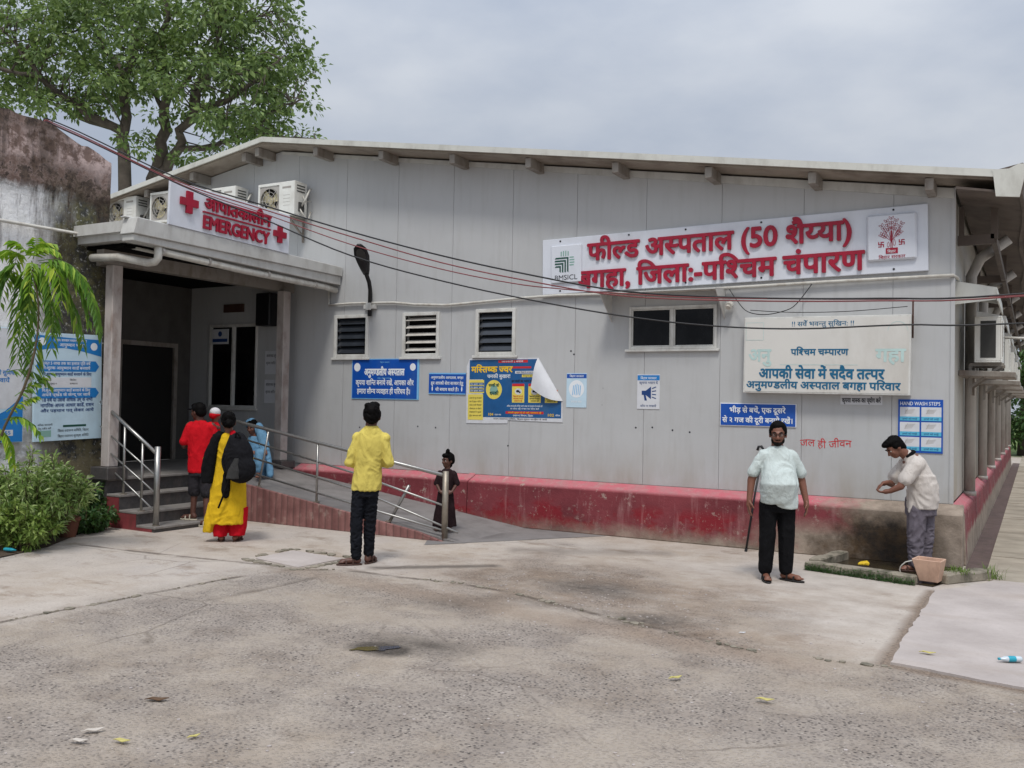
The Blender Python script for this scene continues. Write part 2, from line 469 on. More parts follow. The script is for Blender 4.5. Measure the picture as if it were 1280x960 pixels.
def make_oldwall():
    t = NT('old_plaster')
    p = t.sep(t.pos)
    n1 = t.noise(1.1, 7, 0.65, vec=t.pos)
    st = t.noise(2.6, 8, 0.72, vec=t.scale(t.pos, (1, 1, 0.16)))
    med = t.noise(5.5, 8, 0.72, vec=t.pos)
    fine = t.noise(17, 8, 0.75, vec=t.pos)
    white = t.mix(t.rng(n1, 0.38, 0.62), lin(222, 223, 225), lin(244, 244, 242))
    zz = t.math('ADD', p[2], t.math('MULTIPLY', t.math('SUBTRACT', n1, 0.5), 0.9))
    pink = t.mix(t.rng(med, 0.45, 0.55), lin(128, 108, 100), lin(204, 182, 176))
    top = t.rng(zz, 4.62, 4.72)
    c = t.mix(top, white, pink)
    # crumbling dark band under the coping, running down in streaks
    crumb = t.math('MULTIPLY', t.rng(med, 0.47, 0.52), t.math('MAXIMUM', t.math('MULTIPLY', t.rng(zz, 4.5, 4.75), t.rng(zz, 5.2, 4.95)), t.rng(zz, 5.3, 5.55)))
    band = t.math('MULTIPLY', t.rng(zz, 3.3, 4.6), t.rng(zz, 4.8, 4.7))
    m1 = t.math('MULTIPLY', t.rng(st, 0.46, 0.57), t.math('ADD', band, 0.04), clamp=True)
    topm = t.math('MULTIPLY', t.math('MULTIPLY', t.rng(zz, 4.7, 4.9), t.rng(p[1], -3.9, -4.6)), t.rng(st, 0.38, 0.52))
    m = t.math('MAXIMUM', t.math('MAXIMUM', m1, t.math('MULTIPLY', topm, 0.85)), crumb)
    yy = t.math('ADD', p[1], t.math('MULTIPLY', t.math('SUBTRACT', t.noise(2.2, 7, 0.65, vec=t.scale(t.pos, (1, 1, 0.35))), 0.5), 1.3))
    edge = t.math('MULTIPLY', t.rng(yy, -4.85, -4.2), t.rng(zz, 5.0, 4.65))
    edge = t.math('MULTIPLY', edge, t.rng(fine, 0.26, 0.44))
    moss = t.mix(t.rng(med, 0.42, 0.62), lin(28, 28, 22), lin(96, 92, 48))
    c = t.mix(t.math('MULTIPLY', edge, 0.95), c, moss)
    c = t.mix(t.math('MULTIPLY', m, 0.92), c, t.mix(t.rng(fine, 0.4, 0.6), lin(30, 26, 23), lin(88, 74, 62)))
    sp = t.math('MULTIPLY', t.math('MULTIPLY', t.rng(fine, 0.60, 0.66), t.rng(n1, 0.42, 0.58)), 0.7)
    c = t.mix(sp, c, lin(62, 58, 52))
    lowg = t.math('MULTIPLY', t.rng(zz, 1.5, 0.9), t.rng(med, 0.42, 0.52))
    c = t.mix(t.math('MULTIPLY', lowg, 0.7), c, lin(116, 106, 86))
    return t.set(col=c, rough=0.9, spec=0.2, nrm=t.bump(fine, 0.5, 0.03, t.bump(med, 0.5, 0.06)))
M['oldwall'] = make_oldwall()

def make_ground():
    t = NT('yard_surface')
    p = t.sep(t.pos)
    wob = t.math('MULTIPLY', t.math('SUBTRACT', t.noise(2.3, 6, 0.65, vec=t.pos), 0.5), 0.9)
    wob2 = t.math('MULTIPLY', t.math('SUBTRACT', t.noise(1.1, 5, 0.6, vec=t.pos), 0.5), 1.6)
    n_big = t.noise(0.45, 6, 0.6, vec=t.pos)
    n_mid = t.noise(2.6, 7, 0.65, vec=t.pos)
    n_fine = t.noise(38, 6, 0.7, vec=t.pos)
    # dust, worn cement and pale scuffs, mixed at several sizes
    tone = t.mix(t.rng(n_big, 0.38, 0.62), lin(168, 155, 141), lin(176, 168, 161))
    tone = t.mix(t.rng(n_mid, 0.42, 0.68), tone, lin(184, 175, 165))
    tone = t.mix(t.math('MULTIPLY', t.rng(t.noise(1.5, 9, 0.7, vec=t.scale(t.pos, (1.0, 1.6, 1), rot=(0, 0, 0.5))), 0.54, 0.66), 0.65), tone, lin(128, 112, 97))
    tone = t.mix(t.math('MULTIPLY', t.rng(n_fine, 0.50, 0.72), 0.35), tone, lin(112, 102, 92))
    pits = t.n('ShaderNodeTexVoronoi', feature='F1')
    pits.inputs['Scale'].default_value = 27.0
    t.put(pits.inputs['Vector'], t.pos)
    ph = t.sep(pits.outputs['Color'])
    pit = t.math('MULTIPLY', t.math('MULTIPLY', t.rng(pits.outputs['Distance'], 0.30, 0.16), t.rng(ph[0], 0.80, 0.84)), t.rng(t.noise(1.8, 4, vec=t.pos), 0.45, 0.6))
    smooth = t.mix(t.math('MULTIPLY', pit, 0.7), tone, lin(92, 82, 73))
    # exposed aggregate
    cell = t.n('ShaderNodeTexVoronoi', feature='F1')
    cell.inputs['Scale'].default_value = 46.0
    t.put(cell.inputs['Vector'], t.pos)
    hue = t.sep(cell.outputs['Color'])
    stone = t.mix(hue[0], lin(116, 109, 104), lin(160, 152, 145))
    stone = t.mix(t.rng(hue[1], 0.80, 0.84), stone, lin(70, 66, 64))
    stone = t.mix(t.rng(hue[2], 0.95, 0.97), stone, lin(190, 182, 172))
    gap = t.rng(cell.outputs['Distance'], 0.22, 0.55)
    binder = t.mix(0.55, tone, t.mix(t.rng(n_mid, 0.35, 0.65), lin(126, 117, 109), lin(158, 149, 141)))
    rough_c = t.mix(gap, stone, binder)
    dust = t.math('MULTIPLY', t.rng(t.noise(1.1, 8, 0.66, vec=t.pos), 0.45, 0.60), 0.9)
    rough_c = t.mix(dust, rough_c, t.mix(t.rng(n_fine, 0.35, 0.65), tone, lin(174, 163, 149)))
    # where the aggregate lies bare
    x1 = t.math('ADD', p[0], wob)
    ya = t.math('ADD', t.math('ADD', p[1], t.math('MULTIPLY', p[0], 0.10)), wob)
    front = t.math('MULTIPLY', t.rng(x1, -6.75, -6.05), t.rng(ya, -4.85, -5.35))
    front = t.math('MULTIPLY', front, t.rng(t.math('ADD', p[0], t.math('MULTIPLY', wob, 0.4)), 3.2, 2.6))
    def ell(cx, cy, rx, ry, a0=1.0, a1=0.4, w=wob2, amp=0.5):
        dx = t.math('DIVIDE', t.math('SUBTRACT', p[0], cx), rx); dy = t.math('DIVIDE', t.math('SUBTRACT', p[1], cy), ry)
        d = t.math('SQRT', t.math('ADD', t.math('MULTIPLY', dx, dx), t.math('MULTIPLY', dy, dy)))
        return t.rng(t.math('ADD', d, t.math('MULTIPLY', w, amp)), a0, a1)
    patch = t.math('MAXIMUM', ell(-3.4, -3.6, 2.2, 1.9), ell(-2.0, -4.4, 1.6, 1.4))
    bare = t.math('MAXIMUM', front, t.math('MULTIPLY', patch, 0.85))
    c = t.mix(bare, smooth, rough_c)
    # pale bare render near the wall on the right
    pale = t.math('MULTIPLY', t.math('MAXIMUM', ell(-1.5, -2.0, 1.9, 0.9), ell(-0.7, -3.4, 0.8, 1.6)), 0.6)
    c = t.mix(pale, c, t.mix(t.rng(n_mid, 0.35, 0.65), lin(164, 156, 148), lin(190, 182, 174)))
    c = t.mix(bare, c, t.mix(1.0, c, (0.83, 0.81, 0.79, 1), 'MULTIPLY'))
    brown = t.math('MULTIPLY', t.math('MAXIMUM', ell(-3.0, -3.7, 2.9, 2.0, 1.0, 0.3), ell(-1.6, -5.0, 1.6, 0.8, 1, 0.2)), t.rng(t.noise(1.9, 8, 0.68, vec=t.pos), 0.36, 0.58))
    c = t.mix(t.math('MULTIPLY', brown, 0.9), c, t.mix(1.0, c, (0.74, 0.66, 0.59, 1), 'MULTIPLY'))
    # damp spots and long water marks
    wet = t.math('MAXIMUM', t.math('MULTIPLY', ell(-3.75, -5.15, 0.55, 0.38, 1, 0.2, wob, 0.8), 0.9), t.math('MULTIPLY', ell(-2.0, -4.78, 0.5, 0.36, 1, 0.2, wob, 0.8), 0.9))
    wet = t.math('MAXIMUM', wet, t.math('MULTIPLY', ell(-3.0, -3.8, 0.8, 0.5, 1, 0.15, wob, 0.8), 0.9))
    wet = t.math('MAXIMUM', wet, t.math('MULTIPLY', ell(-3.25, -6.6, 0.66, 0.34, 1, 0.15, wob, 0.5), 0.8))
    wet = t.math('MAXIMUM', wet, t.math('MULTIPLY', ell(-3.1, -4.75, 0.9, 0.25, 1, 0.1, wob, 0.7), 0.5))
    wet = t.math('MULTIPLY', wet, t.math('ADD', 0.55, t.math('MULTIPLY', t.rng(t.noise(11, 7, 0.7, vec=t.pos), 0.40, 0.56), 0.45)))
    wet = t.math('MAXIMUM', wet, t.math('MAXIMUM', ell(-3.38, -6.80, 0.34, 0.24, 1, 0.55, wob, 0.7), t.math('MULTIPLY', ell(-3.15, -6.55, 0.40, 0.20, 1, 0.2, wob, 0.8), 0.85)))
    def seg(ax, ay, bx, by, w0, w1, amp=0.12):
        dx, dy = bx - ax, by - ay; ln = math.hypot(dx, dy); dx /= ln; dy /= ln
        px = t.math('SUBTRACT', p[0], ax); py = t.math('SUBTRACT', p[1], ay)
        u = t.math('ADD', t.math('MULTIPLY', px, dx), t.math('MULTIPLY', py, dy))
        v = t.math('ADD', t.math('SUBTRACT', t.math('MULTIPLY', px, dy), t.math('MULTIPLY', py, dx)), t.math('MULTIPLY', wob, amp))
        return t.math('MULTIPLY', t.rng(t.math('ABSOLUTE', v), w1, w0), t.math('MULTIPLY', t.rng(u, 0, 0.15), t.rng(u, ln, ln - 0.15)))
    streak = t.math('MULTIPLY', t.math('MAXIMUM', seg(-5.6, -4.25, -4.4, -3.15, 0.03, 0.14, 0.2), t.math('MULTIPLY', seg(-5.0, -2.2, -3.0, -1.2, 0.05, 0.35, 0.5), 0.5)), 0.75)
    c = t.mix(t.math('MAXIMUM', wet, streak), c, t.mix(t.rng(n_fine, 0.4, 0.6), lin(66, 60, 54), lin(88, 80, 72)))
    # joints and cracks
    j = seg(-6.52, -8.6, -6.29, -5.3, 0.008, 0.05, 0.25)
    for q in ((-6.25, -4.9, -5.7, -4.45), (-5.7, -4.45, -4.38, -4.4), (-4.38, -4.4, -3.56, -4.5), (-3.56, -4.5, -2.39, -4.87), (-2.39, -4.87, -0.98, -5.35), (-9.5, -5.0, -6.3, -4.7)):
        j = t.math('MAXIMUM', j, seg(*q, 0.012, 0.06, 0.16))
    j = t.math('MULTIPLY', j, t.rng(t.noise(3.0, 5, 0.7, vec=t.pos), 0.34, 0.55))
    c = t.mix(t.math('MULTIPLY', j, 0.75), c, lin(74, 64, 55))
    sj = t.math('MAXIMUM', seg(-0.07, -5.3, -0.04, -1.8, 0.015, 0.10, 0.10), seg(-0.2, -5.14, 3.6, -5.84, 0.02, 0.11, 0.12))  # slab edges: dirt, with the crevice shadow painted in
    c = t.mix(t.math('MULTIPLY', sj, 0.8), c, t.mix(t.rng(n_fine, 0.4, 0.6), lin(84, 70, 58), lin(134, 116, 100)))
    band_ = t.math('MULTIPLY', seg(-6.3, -4.75, -0.3, -5.55, 0.05, 0.3, 0.3), 0.4)
    c = t.mix(band_, c, lin(150, 132, 116))
    crack = t.math('MULTIPLY', t.rng(t.vor(0.7, vec=t.mix(0.18, t.pos, t.n('ShaderNodeTexNoise').outputs['Color']), feature='DISTANCE_TO_EDGE'), 0.0, 0.01, 1, 0), t.rng(n_big, 0.5, 0.6))
    c = t.mix(t.math('MULTIPLY', crack, 0.5), c, lin(80, 70, 60))
    far = t.math('MAXIMUM', t.rng(p[1], 30.5, 33.0), t.rng(p[0], -24, -26))
    c = t.mix(far, c, t.mix(t.rng(n_mid, 0.3, 0.7), lin(74, 92, 44), lin(104, 120, 62)))
    hb = t.math('ADD', t.math('MULTIPLY', t.math('MULTIPLY', t.math('SUBTRACT', 1.0, gap), bare), 0.9), t.math('MULTIPLY', n_fine, 0.8))
    hb = t.math('SUBTRACT', hb, t.math('MULTIPLY', j, 1.5))
    ro = t.math('SUBTRACT', 0.88, t.math('MULTIPLY', t.math('MAXIMUM', wet, streak), 0.3))
    return t.set(col=c, rough=ro, spec=0.3, nrm=t.bump(hb, 0.55, 0.018, t.bump(n_mid, 0.3, 0.04)))
M['ground'] = make_ground()

def make_slab(name, a, b, stain):
    t = NT(name)
    n1 = t.noise(1.3, 7, 0.62, vec=t.pos); n2 = t.noise(30, 6, 0.7, vec=t.pos)
    st = t.noise(1.6, 6, 0.6, vec=t.scale(t.pos, (0.35, 1.3, 1)))
    c = t.mix(t.rng(n1, 0.32, 0.68), a, b)
    c = t.mix(t.math('MULTIPLY', t.rng(st, 0.5, 0.72), 0.6), c, stain)
    c = t.mix(t.math('MULTIPLY', t.rng(n2, 0.5, 0.8), 0.25), c, lin(120, 112, 102))
    return t.set(col=c, rough=0.85, spec=0.3, nrm=t.bump(n2, 0.3, 0.01))
M['slab'] = make_slab('pale_slab', lin(160, 151, 146), lin(184, 175, 170), lin(160, 147, 136))
M['path'] = make_slab('path_slab', lin(138, 130, 116), lin(176, 166, 150), lin(96, 86, 72))

def make_rampside():
    t = NT('ramp_side_brick')
    p = t.sep(t.pos)
    w = t.n('ShaderNodeTexWave', wave_type='BANDS', bands_direction='X')
    w.inputs['Scale'].default_value = 2.6; w.inputs['Distortion'].default_value = 1.2; w.inputs['Detail'].default_value = 3
    t.put(w.inputs['Vector'], t.pos)
    c = t.mix(t.rng(t.noise(3, 6, 0.6, vec=t.pos), 0.35, 0.65), lin(108, 70, 67), lin(144, 102, 97))
    c = t.mix(t.math('MULTIPLY', t.rng(w.outputs['Fac'], 0.0, 0.18, 1, 0), 0.65), c, lin(84, 60, 56))
    c = t.mix(t.math('MULTIPLY', t.rng(t.noise(6, 7, 0.7, vec=t.pos), 0.56, 0.7), 0.7), c, lin(150, 134, 124))
    return t.set(col=c, rough=0.8, nrm=t.bump(w.outputs['Fac'], 0.5, 0.02))
M['rampside'] = make_rampside()

def leafmat(name, c1, c2, c3=None, rough=0.5, trans=0.25):
    t = NT(name)
    r = t.geo.outputs['Random Per Island']
    c = t.mix(r, c1, c2)
    if c3 is not None: c = t.mix(t.rng(r, 0.85, 0.9), c, c3)
    big = t.noise(0.9, 3, 0.5, vec=t.pos)
    c = t.mix(t.math('MULTIPLY', t.rng(big, 0.35, 0.65), 0.4), c, c1)
    t.set(col=c, rough=rough, spec=0.35)
    tr = t.n('ShaderNodeBsdfTranslucent'); t.put(tr.inputs['Color'], t.mix(0.35, c, lin(150, 180, 60)))
    ms = t.n('ShaderNodeMixShader'); ms.inputs[0].default_value = trans
    out = [n for n in t.t.nodes if n.type == 'OUTPUT_MATERIAL'][0]
    t.t.links.new(t.b.outputs[0], ms.inputs[1]); t.t.links.new(tr.outputs[0], ms.inputs[2]); t.t.links.new(ms.outputs[0], out.inputs['Surface'])
    return t.m
M['leaf_tree'] = leafmat('tree_leaf', lin(78, 100, 58), lin(126, 148, 86), lin(152, 170, 108))
M['leaf_far'] = leafmat('far_leaf', lin(46, 74, 40), lin(86, 118, 62))
M['leaf_var'] = leafmat('variegated_leaf', lin(96, 126, 62), lin(180, 198, 126), lin(212, 222, 172))
M['leaf_dark'] = leafmat('dark_leaf', lin(38, 68, 36), lin(76, 108, 58))
M['leaf_mid'] = leafmat('mid_leaf', lin(96, 124, 54), lin(160, 178, 98))
M['leaf_new'] = leafmat('young_leaf', lin(96, 142, 34), lin(156, 186, 56), lin(192, 206, 84), trans=0.4)
M['leaf_pin'] = leafmat('pinnate_leaf', lin(66, 108, 42), lin(128, 168, 66), lin(172, 200, 86), trans=0.4)
M['grass'] = leafmat('grass_blade', lin(78, 106, 40), lin(124, 146, 64))
M['bark'] = plain('bark', lin(92, 84, 76), 0.9, 0.3, 4, bump=0.8, bs=14, dirt=lin(50, 46, 40), dsc=2.5, damt=0.7)
M['barkyoung'] = plain('young_bark', lin(86, 76, 56), 0.8, 0.2, 10)
M['skin'] = plain('brown_skin', lin(116, 76, 60), 0.5, 0.08, 12)
M['skindark'] = plain('dark_skin', lin(86, 55, 45), 0.5, 0.08, 12)
M['hair'] = plain('black_hair', (0.0035, 0.003, 0.003, 1), 0.6, 0.3, 60, bump=0.3, bs=150, spec=0.06)
M['beard'] = plain('grey_beard', (0.016, 0.014, 0.013, 1), 0.9, 0.4, 90, spec=0.05)
def cloth(name, col, var=0.1, fold=0.5):
    t = NT(name)
    n1 = t.noise(7, 5, 0.6)
    c = t.mix(t.rng(n1, 0.3, 0.7), tuple(x * (1 - var) for x in col[:3]) + (1,), tuple(min(1, x * (1 + var)) for x in col[:3]) + (1,))
    f = t.noise(13, 3, 0.5, vec=t.scale(t.obj, (1, 1, 0.55)), dist=0.6)
    w = t.noise(240, 2)
    return t.set(col=c, rough=0.85, spec=0.12, nrm=t.bump(w, 0.1, 0.003, t.bump(f, fold, 0.05)))
M['c_yellow'] = cloth('yellow_shirt', lin(204, 187, 96))
M['c_jeans'] = cloth('black_jeans', (0.009, 0.010, 0.014, 1), 0.3, 0.7)
M['c_mint'] = cloth('mint_shirt', lin(190, 200, 197), 0.06)
M['c_black'] = cloth('black_cloth', (0.0055, 0.0055, 0.0065, 1), 0.2)
M['c_red'] = cloth('red_shirt', lin(190, 20, 32), 0.08)
M['c_shorts'] = cloth('grey_shorts', lin(48, 46, 50), 0.2)
M['c_kurta'] = cloth('yellow_kurta', lin(206, 168, 34), 0.1)
M['c_redpants'] = cloth('red_salwar', lin(186, 18, 34), 0.1)
M['c_pack'] = cloth('backpack_nylon', (0.008, 0.008, 0.010, 1), 0.2)
M['c_packgrey'] = cloth('backpack_grey', lin(56, 56, 56), 0.2)
M['c_brown'] = cloth('brown_frock', lin(40, 28, 30), 0.2)
M['c_tan'] = cloth('beige_shirt', lin(196, 189, 182), 0.06)
M['c_grey'] = cloth('grey_trousers', lin(104, 98, 106), 0.12)
M['c_blue'] = cloth('blue_dupatta', lin(104, 146, 176), 0.22)
M['c_white'] = cloth('white_cloth', lin(206, 204, 206), 0.05)
M['sandal'] = plain('brown_sandal', lin(70, 48, 40), 0.6, 0.2, 20)
M['sandalblack'] = plain('black_sandal', lin(28, 26, 26), 0.5, 0.2, 20)
M['sandalpale'] = plain('pale_shoe', lin(186, 178, 160), 0.6, 0.1, 20)
M['eye'] = plain('eye_white', lin(190, 184, 176), 0.2, 0.02)
M['pot'] = plain('beige_tub', lin(192, 158, 136), 0.55, 0.08, 10, dirt=lin(130, 100, 84), dsc=8, damt=0.5)
M['terracotta'] = plain('terracotta', lin(112, 70, 54), 0.8, 0.25, 8, dirt=lin(60, 50, 40), damt=0.7)
M['yellowplastic'] = plain('yellow_wrapper', lin(226, 190, 50), 0.4, 0.08, 10)
M['tealplastic'] = plain('teal_plastic', lin(40, 150, 170), 0.35, 0.1, 10)
M['clearplastic'] = plain('clear_plastic', lin(190, 200, 206), 0.15, 0.05, 10)
M['leafdry'] = plain('dry_leaf', lin(92, 70, 50), 0.8, 0.2, 30)
M['leafyellow'] = plain('yellow_leaf', lin(182, 172, 104), 0.7, 0.1, 30)
M['stonepale'] = plain('pale_stone', lin(190, 182, 172), 0.85, 0.1, 20, bump=0.5)
M['water'] = plain('puddle_water', (0.04, 0.035, 0.03, 1), 0.13, 0.2, spec=0.4)
# ------------------------------------------------------------------ ground, paths
PUD = [(-3.40 + 0.15 * math.cos(k * PI / 6) * 0.87 - 0.15 * math.sin(k * PI / 6) * -0.49, -6.84 + 0.15 * math.cos(k * PI / 6) * 0.49 + 0.15 * math.sin(k * PI / 6) * 0.87) for k in range(12)]
def rotpoly(pts, z): return [(x, y, z) for x, y in pts]

g = MB()
# one sheet; a fine patch near the camera carries gentle undulation
gx = [-300, -120, -60, -30] + [-20 + i * 0.5 for i in range(57)] + [12, 20, 60, 120, 300]
gy = [-120, -60, -30] + [-14 + i * 0.5 for i in range(97)] + [40, 60, 120, 300]
def gz(x, y):
    if -14 < x < 7 and -12.5 < y < -2.4:
        f = min(1, max(0, math.hypot(x + 3.4, y + 6.84) - 0.7), (y + 12.5), (-2.4 - y) * 1.2, (x + 14), (7 - x))
        return (mnoise.noise((x * 0.55, y * 0.55, 0)) - 0.1) * 0.018 * max(0, f) * (1 if y < -2.4 else 0)
    return 0.0
g.v = [(x, y, gz(x, y)) for y in gy for x in gx]
nx = len(gx)
g.f = [(j * nx + i, j * nx + i + 1, (j + 1) * nx + i + 1, (j + 1) * nx + i) for j in range(len(gy) - 1) for i in range(nx - 1)]
g.mi = [0] * len(g.f)
o = g.build('ground', M['ground'], smooth=True, origin=(0, 0, 0)); tag(o, kind='structure')

# pale concrete slab and the long path beside the side wall
PS = [(-0.04, -5.12), (0.83, -5.30), (3.4, -5.75), (3.6, -0.95), (0.5, -0.95), (0.3, -1.45), (-0.01, -1.95)]
pe = []
for a_, b_ in zip(PS, PS[1:] + PS[:1]):
    n = max(2, int(math.hypot(b_[0] - a_[0], b_[1] - a_[1]) / 0.07))
    for k in range(n):
        x, y = a_[0] + (b_[0] - a_[0]) * k / n, a_[1] + (b_[1] - a_[1]) * k / n
        pe.append((x + 0.022 * mnoise.noise((x * 7, y * 7, 4)) + 0.03 * mnoise.noise((x * 2, y * 2, 9)), y + 0.022 * mnoise.noise((x * 7, y * 7, 2)) + 0.03 * mnoise.noise((x * 2, y * 2, 5))))
m = MB(); m.prism(rotpoly(pe, -0.05), (0, 0, 0.068))
o = m.build('pale_slab', M['slab'], origin=(0, 0, 0)); tag(o, kind='structure')
m = MB()
yy = -0.95
k = 0
while yy < 31:
    ln = [1.9, 2.6, 2.3, 3.1][k % 4]; k += 1
    m.box(0.40, 3.4, yy, yy + ln - 0.02, -0.05, 0.010 + 0.006 * (k % 3))
    yy += ln
o = m.build('path', M['path'], origin=(0, 0, 0)); tag(o, kind='structure')
m = MB(); m.face([(0.17, -0.7, 0.007), (0.41, -0.7, 0.007), (0.41, 26, 0.007), (0.17, 26, 0.007)])
o = m.build('drain', M['drain'], origin=(0, 0, 0)); tag(o, kind='structure')
# worn inspection cover let into the yard
m = MB(); m.prism([(-6.98, -4.50, 0.0), (-6.18, -4.66, 0.0), (-6.14, -3.95, 0.0), (-7.0, -3.84, 0.0)], (0, 0, 0.016))
o = m.build('inspection_slab', M['slab'], bevel=0.01)
tag(o, 'square pale concrete inspection cover let into the yard left of the yellow shirt', 'manhole cover')
m = MB()
fr = [((-7.08, -4.60), (-6.08, -4.78)), ((-6.08, -4.78), (-6.02, -3.82)), ((-6.02, -3.82), (-7.12, -3.72)), ((-7.12, -3.72), (-7.08, -4.60))]
rr = random.Random(3)
for (a, b) in fr:
    n = 9
    for i in range(n):
        x = a[0] + (b[0] - a[0]) * (i + 0.5) / n; y = a[1] + (b[1] - a[1]) * (i + 0.5) / n
        if rr.random() < 0.75:
            s = 0.03 + rr.random() * 0.05
            m.prism([(x + s * math.cos(t * PI / 3 + rr.random()), y + s * math.sin(t * PI / 3 + rr.random() * 0.6), -0.002) for t in range(6)], (0, 0, 0.008 + rr.random() * 0.014))
for (a, b) in [((-6.25, -4.9), (-5.7, -4.45)), ((-5.7, -4.45), (-4.38, -4.4)), ((-4.38, -4.4), (-3.56, -4.5)), ((-3.56, -4.5), (-2.39, -4.87)), ((-2.39, -4.87), (-0.98, -5.35)), ((-0.98, -5.35), (0.0, -5.2)), ((-6.5, -8.3), (-6.29, -5.4))]:
    n = int(math.hypot(b[0] - a[0], b[1] - a[1]) / 0.05)
    for i in range(n):
        if mnoise.noise((i * 0.23, a[0], a[1])) < -0.05: continue
        x = a[0] + (b[0] - a[0]) * (i + rr.random()) / n; y = a[1] + (b[1] - a[1]) * (i + rr.random()) / n + rr.gauss(0, 0.025)
        s = 0.012 + rr.random() ** 2 * 0.035
        m.prism([(x + s * math.cos(t * PI / 3 + rr.random()), y + s * math.sin(t * PI / 3 + rr.random() * 0.6), -0.004 + gz(x, y)) for t in range(6)], (0, 0, 0.006 + rr.random() * 0.012))
o = m.build('broken_edge', M['kerb'], origin=(0, 0, 0)); tag(o, kind='structure')
m = MB()
pts = []
for _ in range(2):      # rounded off
    PUD = [q_ for a_, b_ in zip(PUD, PUD[1:] + PUD[:1]) for q_ in ((a_[0] * .75 + b_[0] * .25, a_[1] * .75 + b_[1] * .25), (a_[0] * .25 + b_[0] * .75, a_[1] * .25 + b_[1] * .75))]
for a_, b_ in zip(PUD, PUD[1:] + PUD[:1]):
    for k in range(5):
        t = k / 5; x = a_[0] + (b_[0] - a_[0]) * t; y = a_[1] + (b_[1] - a_[1]) * t
        pts.append((x + 0.04 * mnoise.noise((x * 13, y * 13, 1)), y + 0.04 * mnoise.noise((x * 14, y * 14, 7)), 0.006))
m.face(pts)
o = m.build('puddle', M['water'], origin=(0, 0, 0)); tag(o, kind='structure')
m = MB(); m.face([(-9.2, -7.2, 0.006), (-9.34, -6.09, 0.006), (-9.58, -5.34, 0.006), (-10.4, -4.2, 0.006), (-10.54, -3.6, 0.006), (-11.2, -3.6, 0.006), (-11.2, -12, 0.006), (-9.0, -12, 0.006)])
o = m.build('soil_bed', M['soil'], origin=(0, 0, 0)); tag(o, kind='structure')
m = MB(); m.face([(-1.2, -1.4, 0.008), (-0.05, -1.7, 0.008), (0.2, -0.9, 0.008), (0.15, -0.26, 0.008), (-1.25, -0.26, 0.008)])
o = m.build('basin_floor', M['wetfloor'], origin=(0, 0, 0)); tag(o, kind='structure')

# ------------------------------------------------------------------ hospital building
H = thing('hospital_building', 'single storey grey panel hospital block with a shallow gabled roof and maroon plinth', 'building', (-8, 0, 0))
PX, PZ, SLP = -11.0, 6.45, 0.1587
def zr(x): return PZ - SLP * abs(x - PX)          # upper skin of the roof
WT = 0.12
def wt(x): return zr(x) - WT                      # top of the gable wall
wins = [(-9.63, -9.0, 2.64, 3.26), (-8.18, -7.56, 2.64, 3.26), (-6.76, -6.15, 2.65, 3.27), (-4.22, -2.93, 2.66, 3.27), (-12.72, -11.5, 1.67, 3.23)]
def wallcells(m, xa, xb, y, z0, flip=False):
    xs = sorted(set([xa, xb] + [v for w in wins for v in w[:2] if xa < v < xb] + ([PX] if xa < PX < xb else [])))
    for a, b in zip(xs[:-1], xs[1:]):
        mid = (a + b) / 2
        ws = sorted([w for w in wins if w[0] < mid < w[1]], key=lambda w: w[2])
        z = z0
        for w in ws:
            m.face([(a, y, z), (b, y, z), (b, y, w[2]), (a, y, w[2])]); z = w[3]
        m.face([(a, y, z), (b, y, z), (b, y, wt(b)), (a, y, wt(a))])
jx = [-0.685 - 1.1 * k for k in range(20)]
edges = [-0.02] + jx
m = MB()
for b, a in zip(edges[:-1], edges[1:]):
    wallcells(m, a + 0.003, b - 0.003, 0.0, 0.735)
    for x in (a + 0.003, b - 0.003):      # returns into the joint
        w_ = [w for w in wins if w[0] < x < w[1]]
        for z0, z1 in ([(0.735, w_[0][2]), (w_[0][3], wt(x))] if w_ else [(0.735, wt(x))]):
            m.face([(x, 0, z0), (x, 0, z1), (x, 0.012, z1), (x, 0.012, z0)])
m.box(-0.025, 0.02, -0.012, 0.05, 0.735, wt(0.0))       # corner trim
wall = m.build('wall', M['facade'], H)
m = MB()
wallcells(m, -22.4, -0.03, 0.012, 0.5)
for w in wins:
    for x in w[:2]: m.face([(x, 0, w[2]), (x, 0.16, w[2]), (x, 0.16, w[3]), (x, 0, w[3])])
    for z in w[2:]: m.face([(w[0], 0, z), (w[1], 0, z), (w[1], 0.16, z), (w[0], 0.16, z)])
m.build('wall_core', M['facade'], H)
for x, z in ((-3.55, 1.52), (-3.3, 1.5), (-3.85, 1.55), (-4.1, 1.54), (-7.9, 1.45), (-7.55, 1.44), (-9.1, 1.4), (-6.2, 1.2), (-5.15, 2.65), (-5.1, 2.6), (-8.7, 1.05)):
    m = MB(); m.disc((x, -0.002, z), 0.014, (0, -1, 0), 8); m.build('screw_hole', M['inkdark'], H)
# side wall, back and far side
SY = 24.0
m = MB()
ys = [0.05 + 1.2 * k for k in range(21)]
for a, b in zip(ys[:-1], ys[1:]):
    m.box(-0.06, 0.0, a + 0.004, min(b, SY) - 0.004, 0.735, wt(0) + 0.02)
m.box(-0.09, -0.06, 0.06, SY, 0.735, wt(0)); m.box(-22.4, -22.3, 0.06, SY, 0, wt(-22.3)); m.box(-22.3, -0.1, SY - 0.1, SY, 0, wt(-22.3))
m.face([(-22.3, SY - 0.1, wt(-22.3)), (-0.1, SY - 0.1, wt(0)), (PX, SY - 0.1, wt(PX))])
m.build('side_wall', M['sidewall'], H)
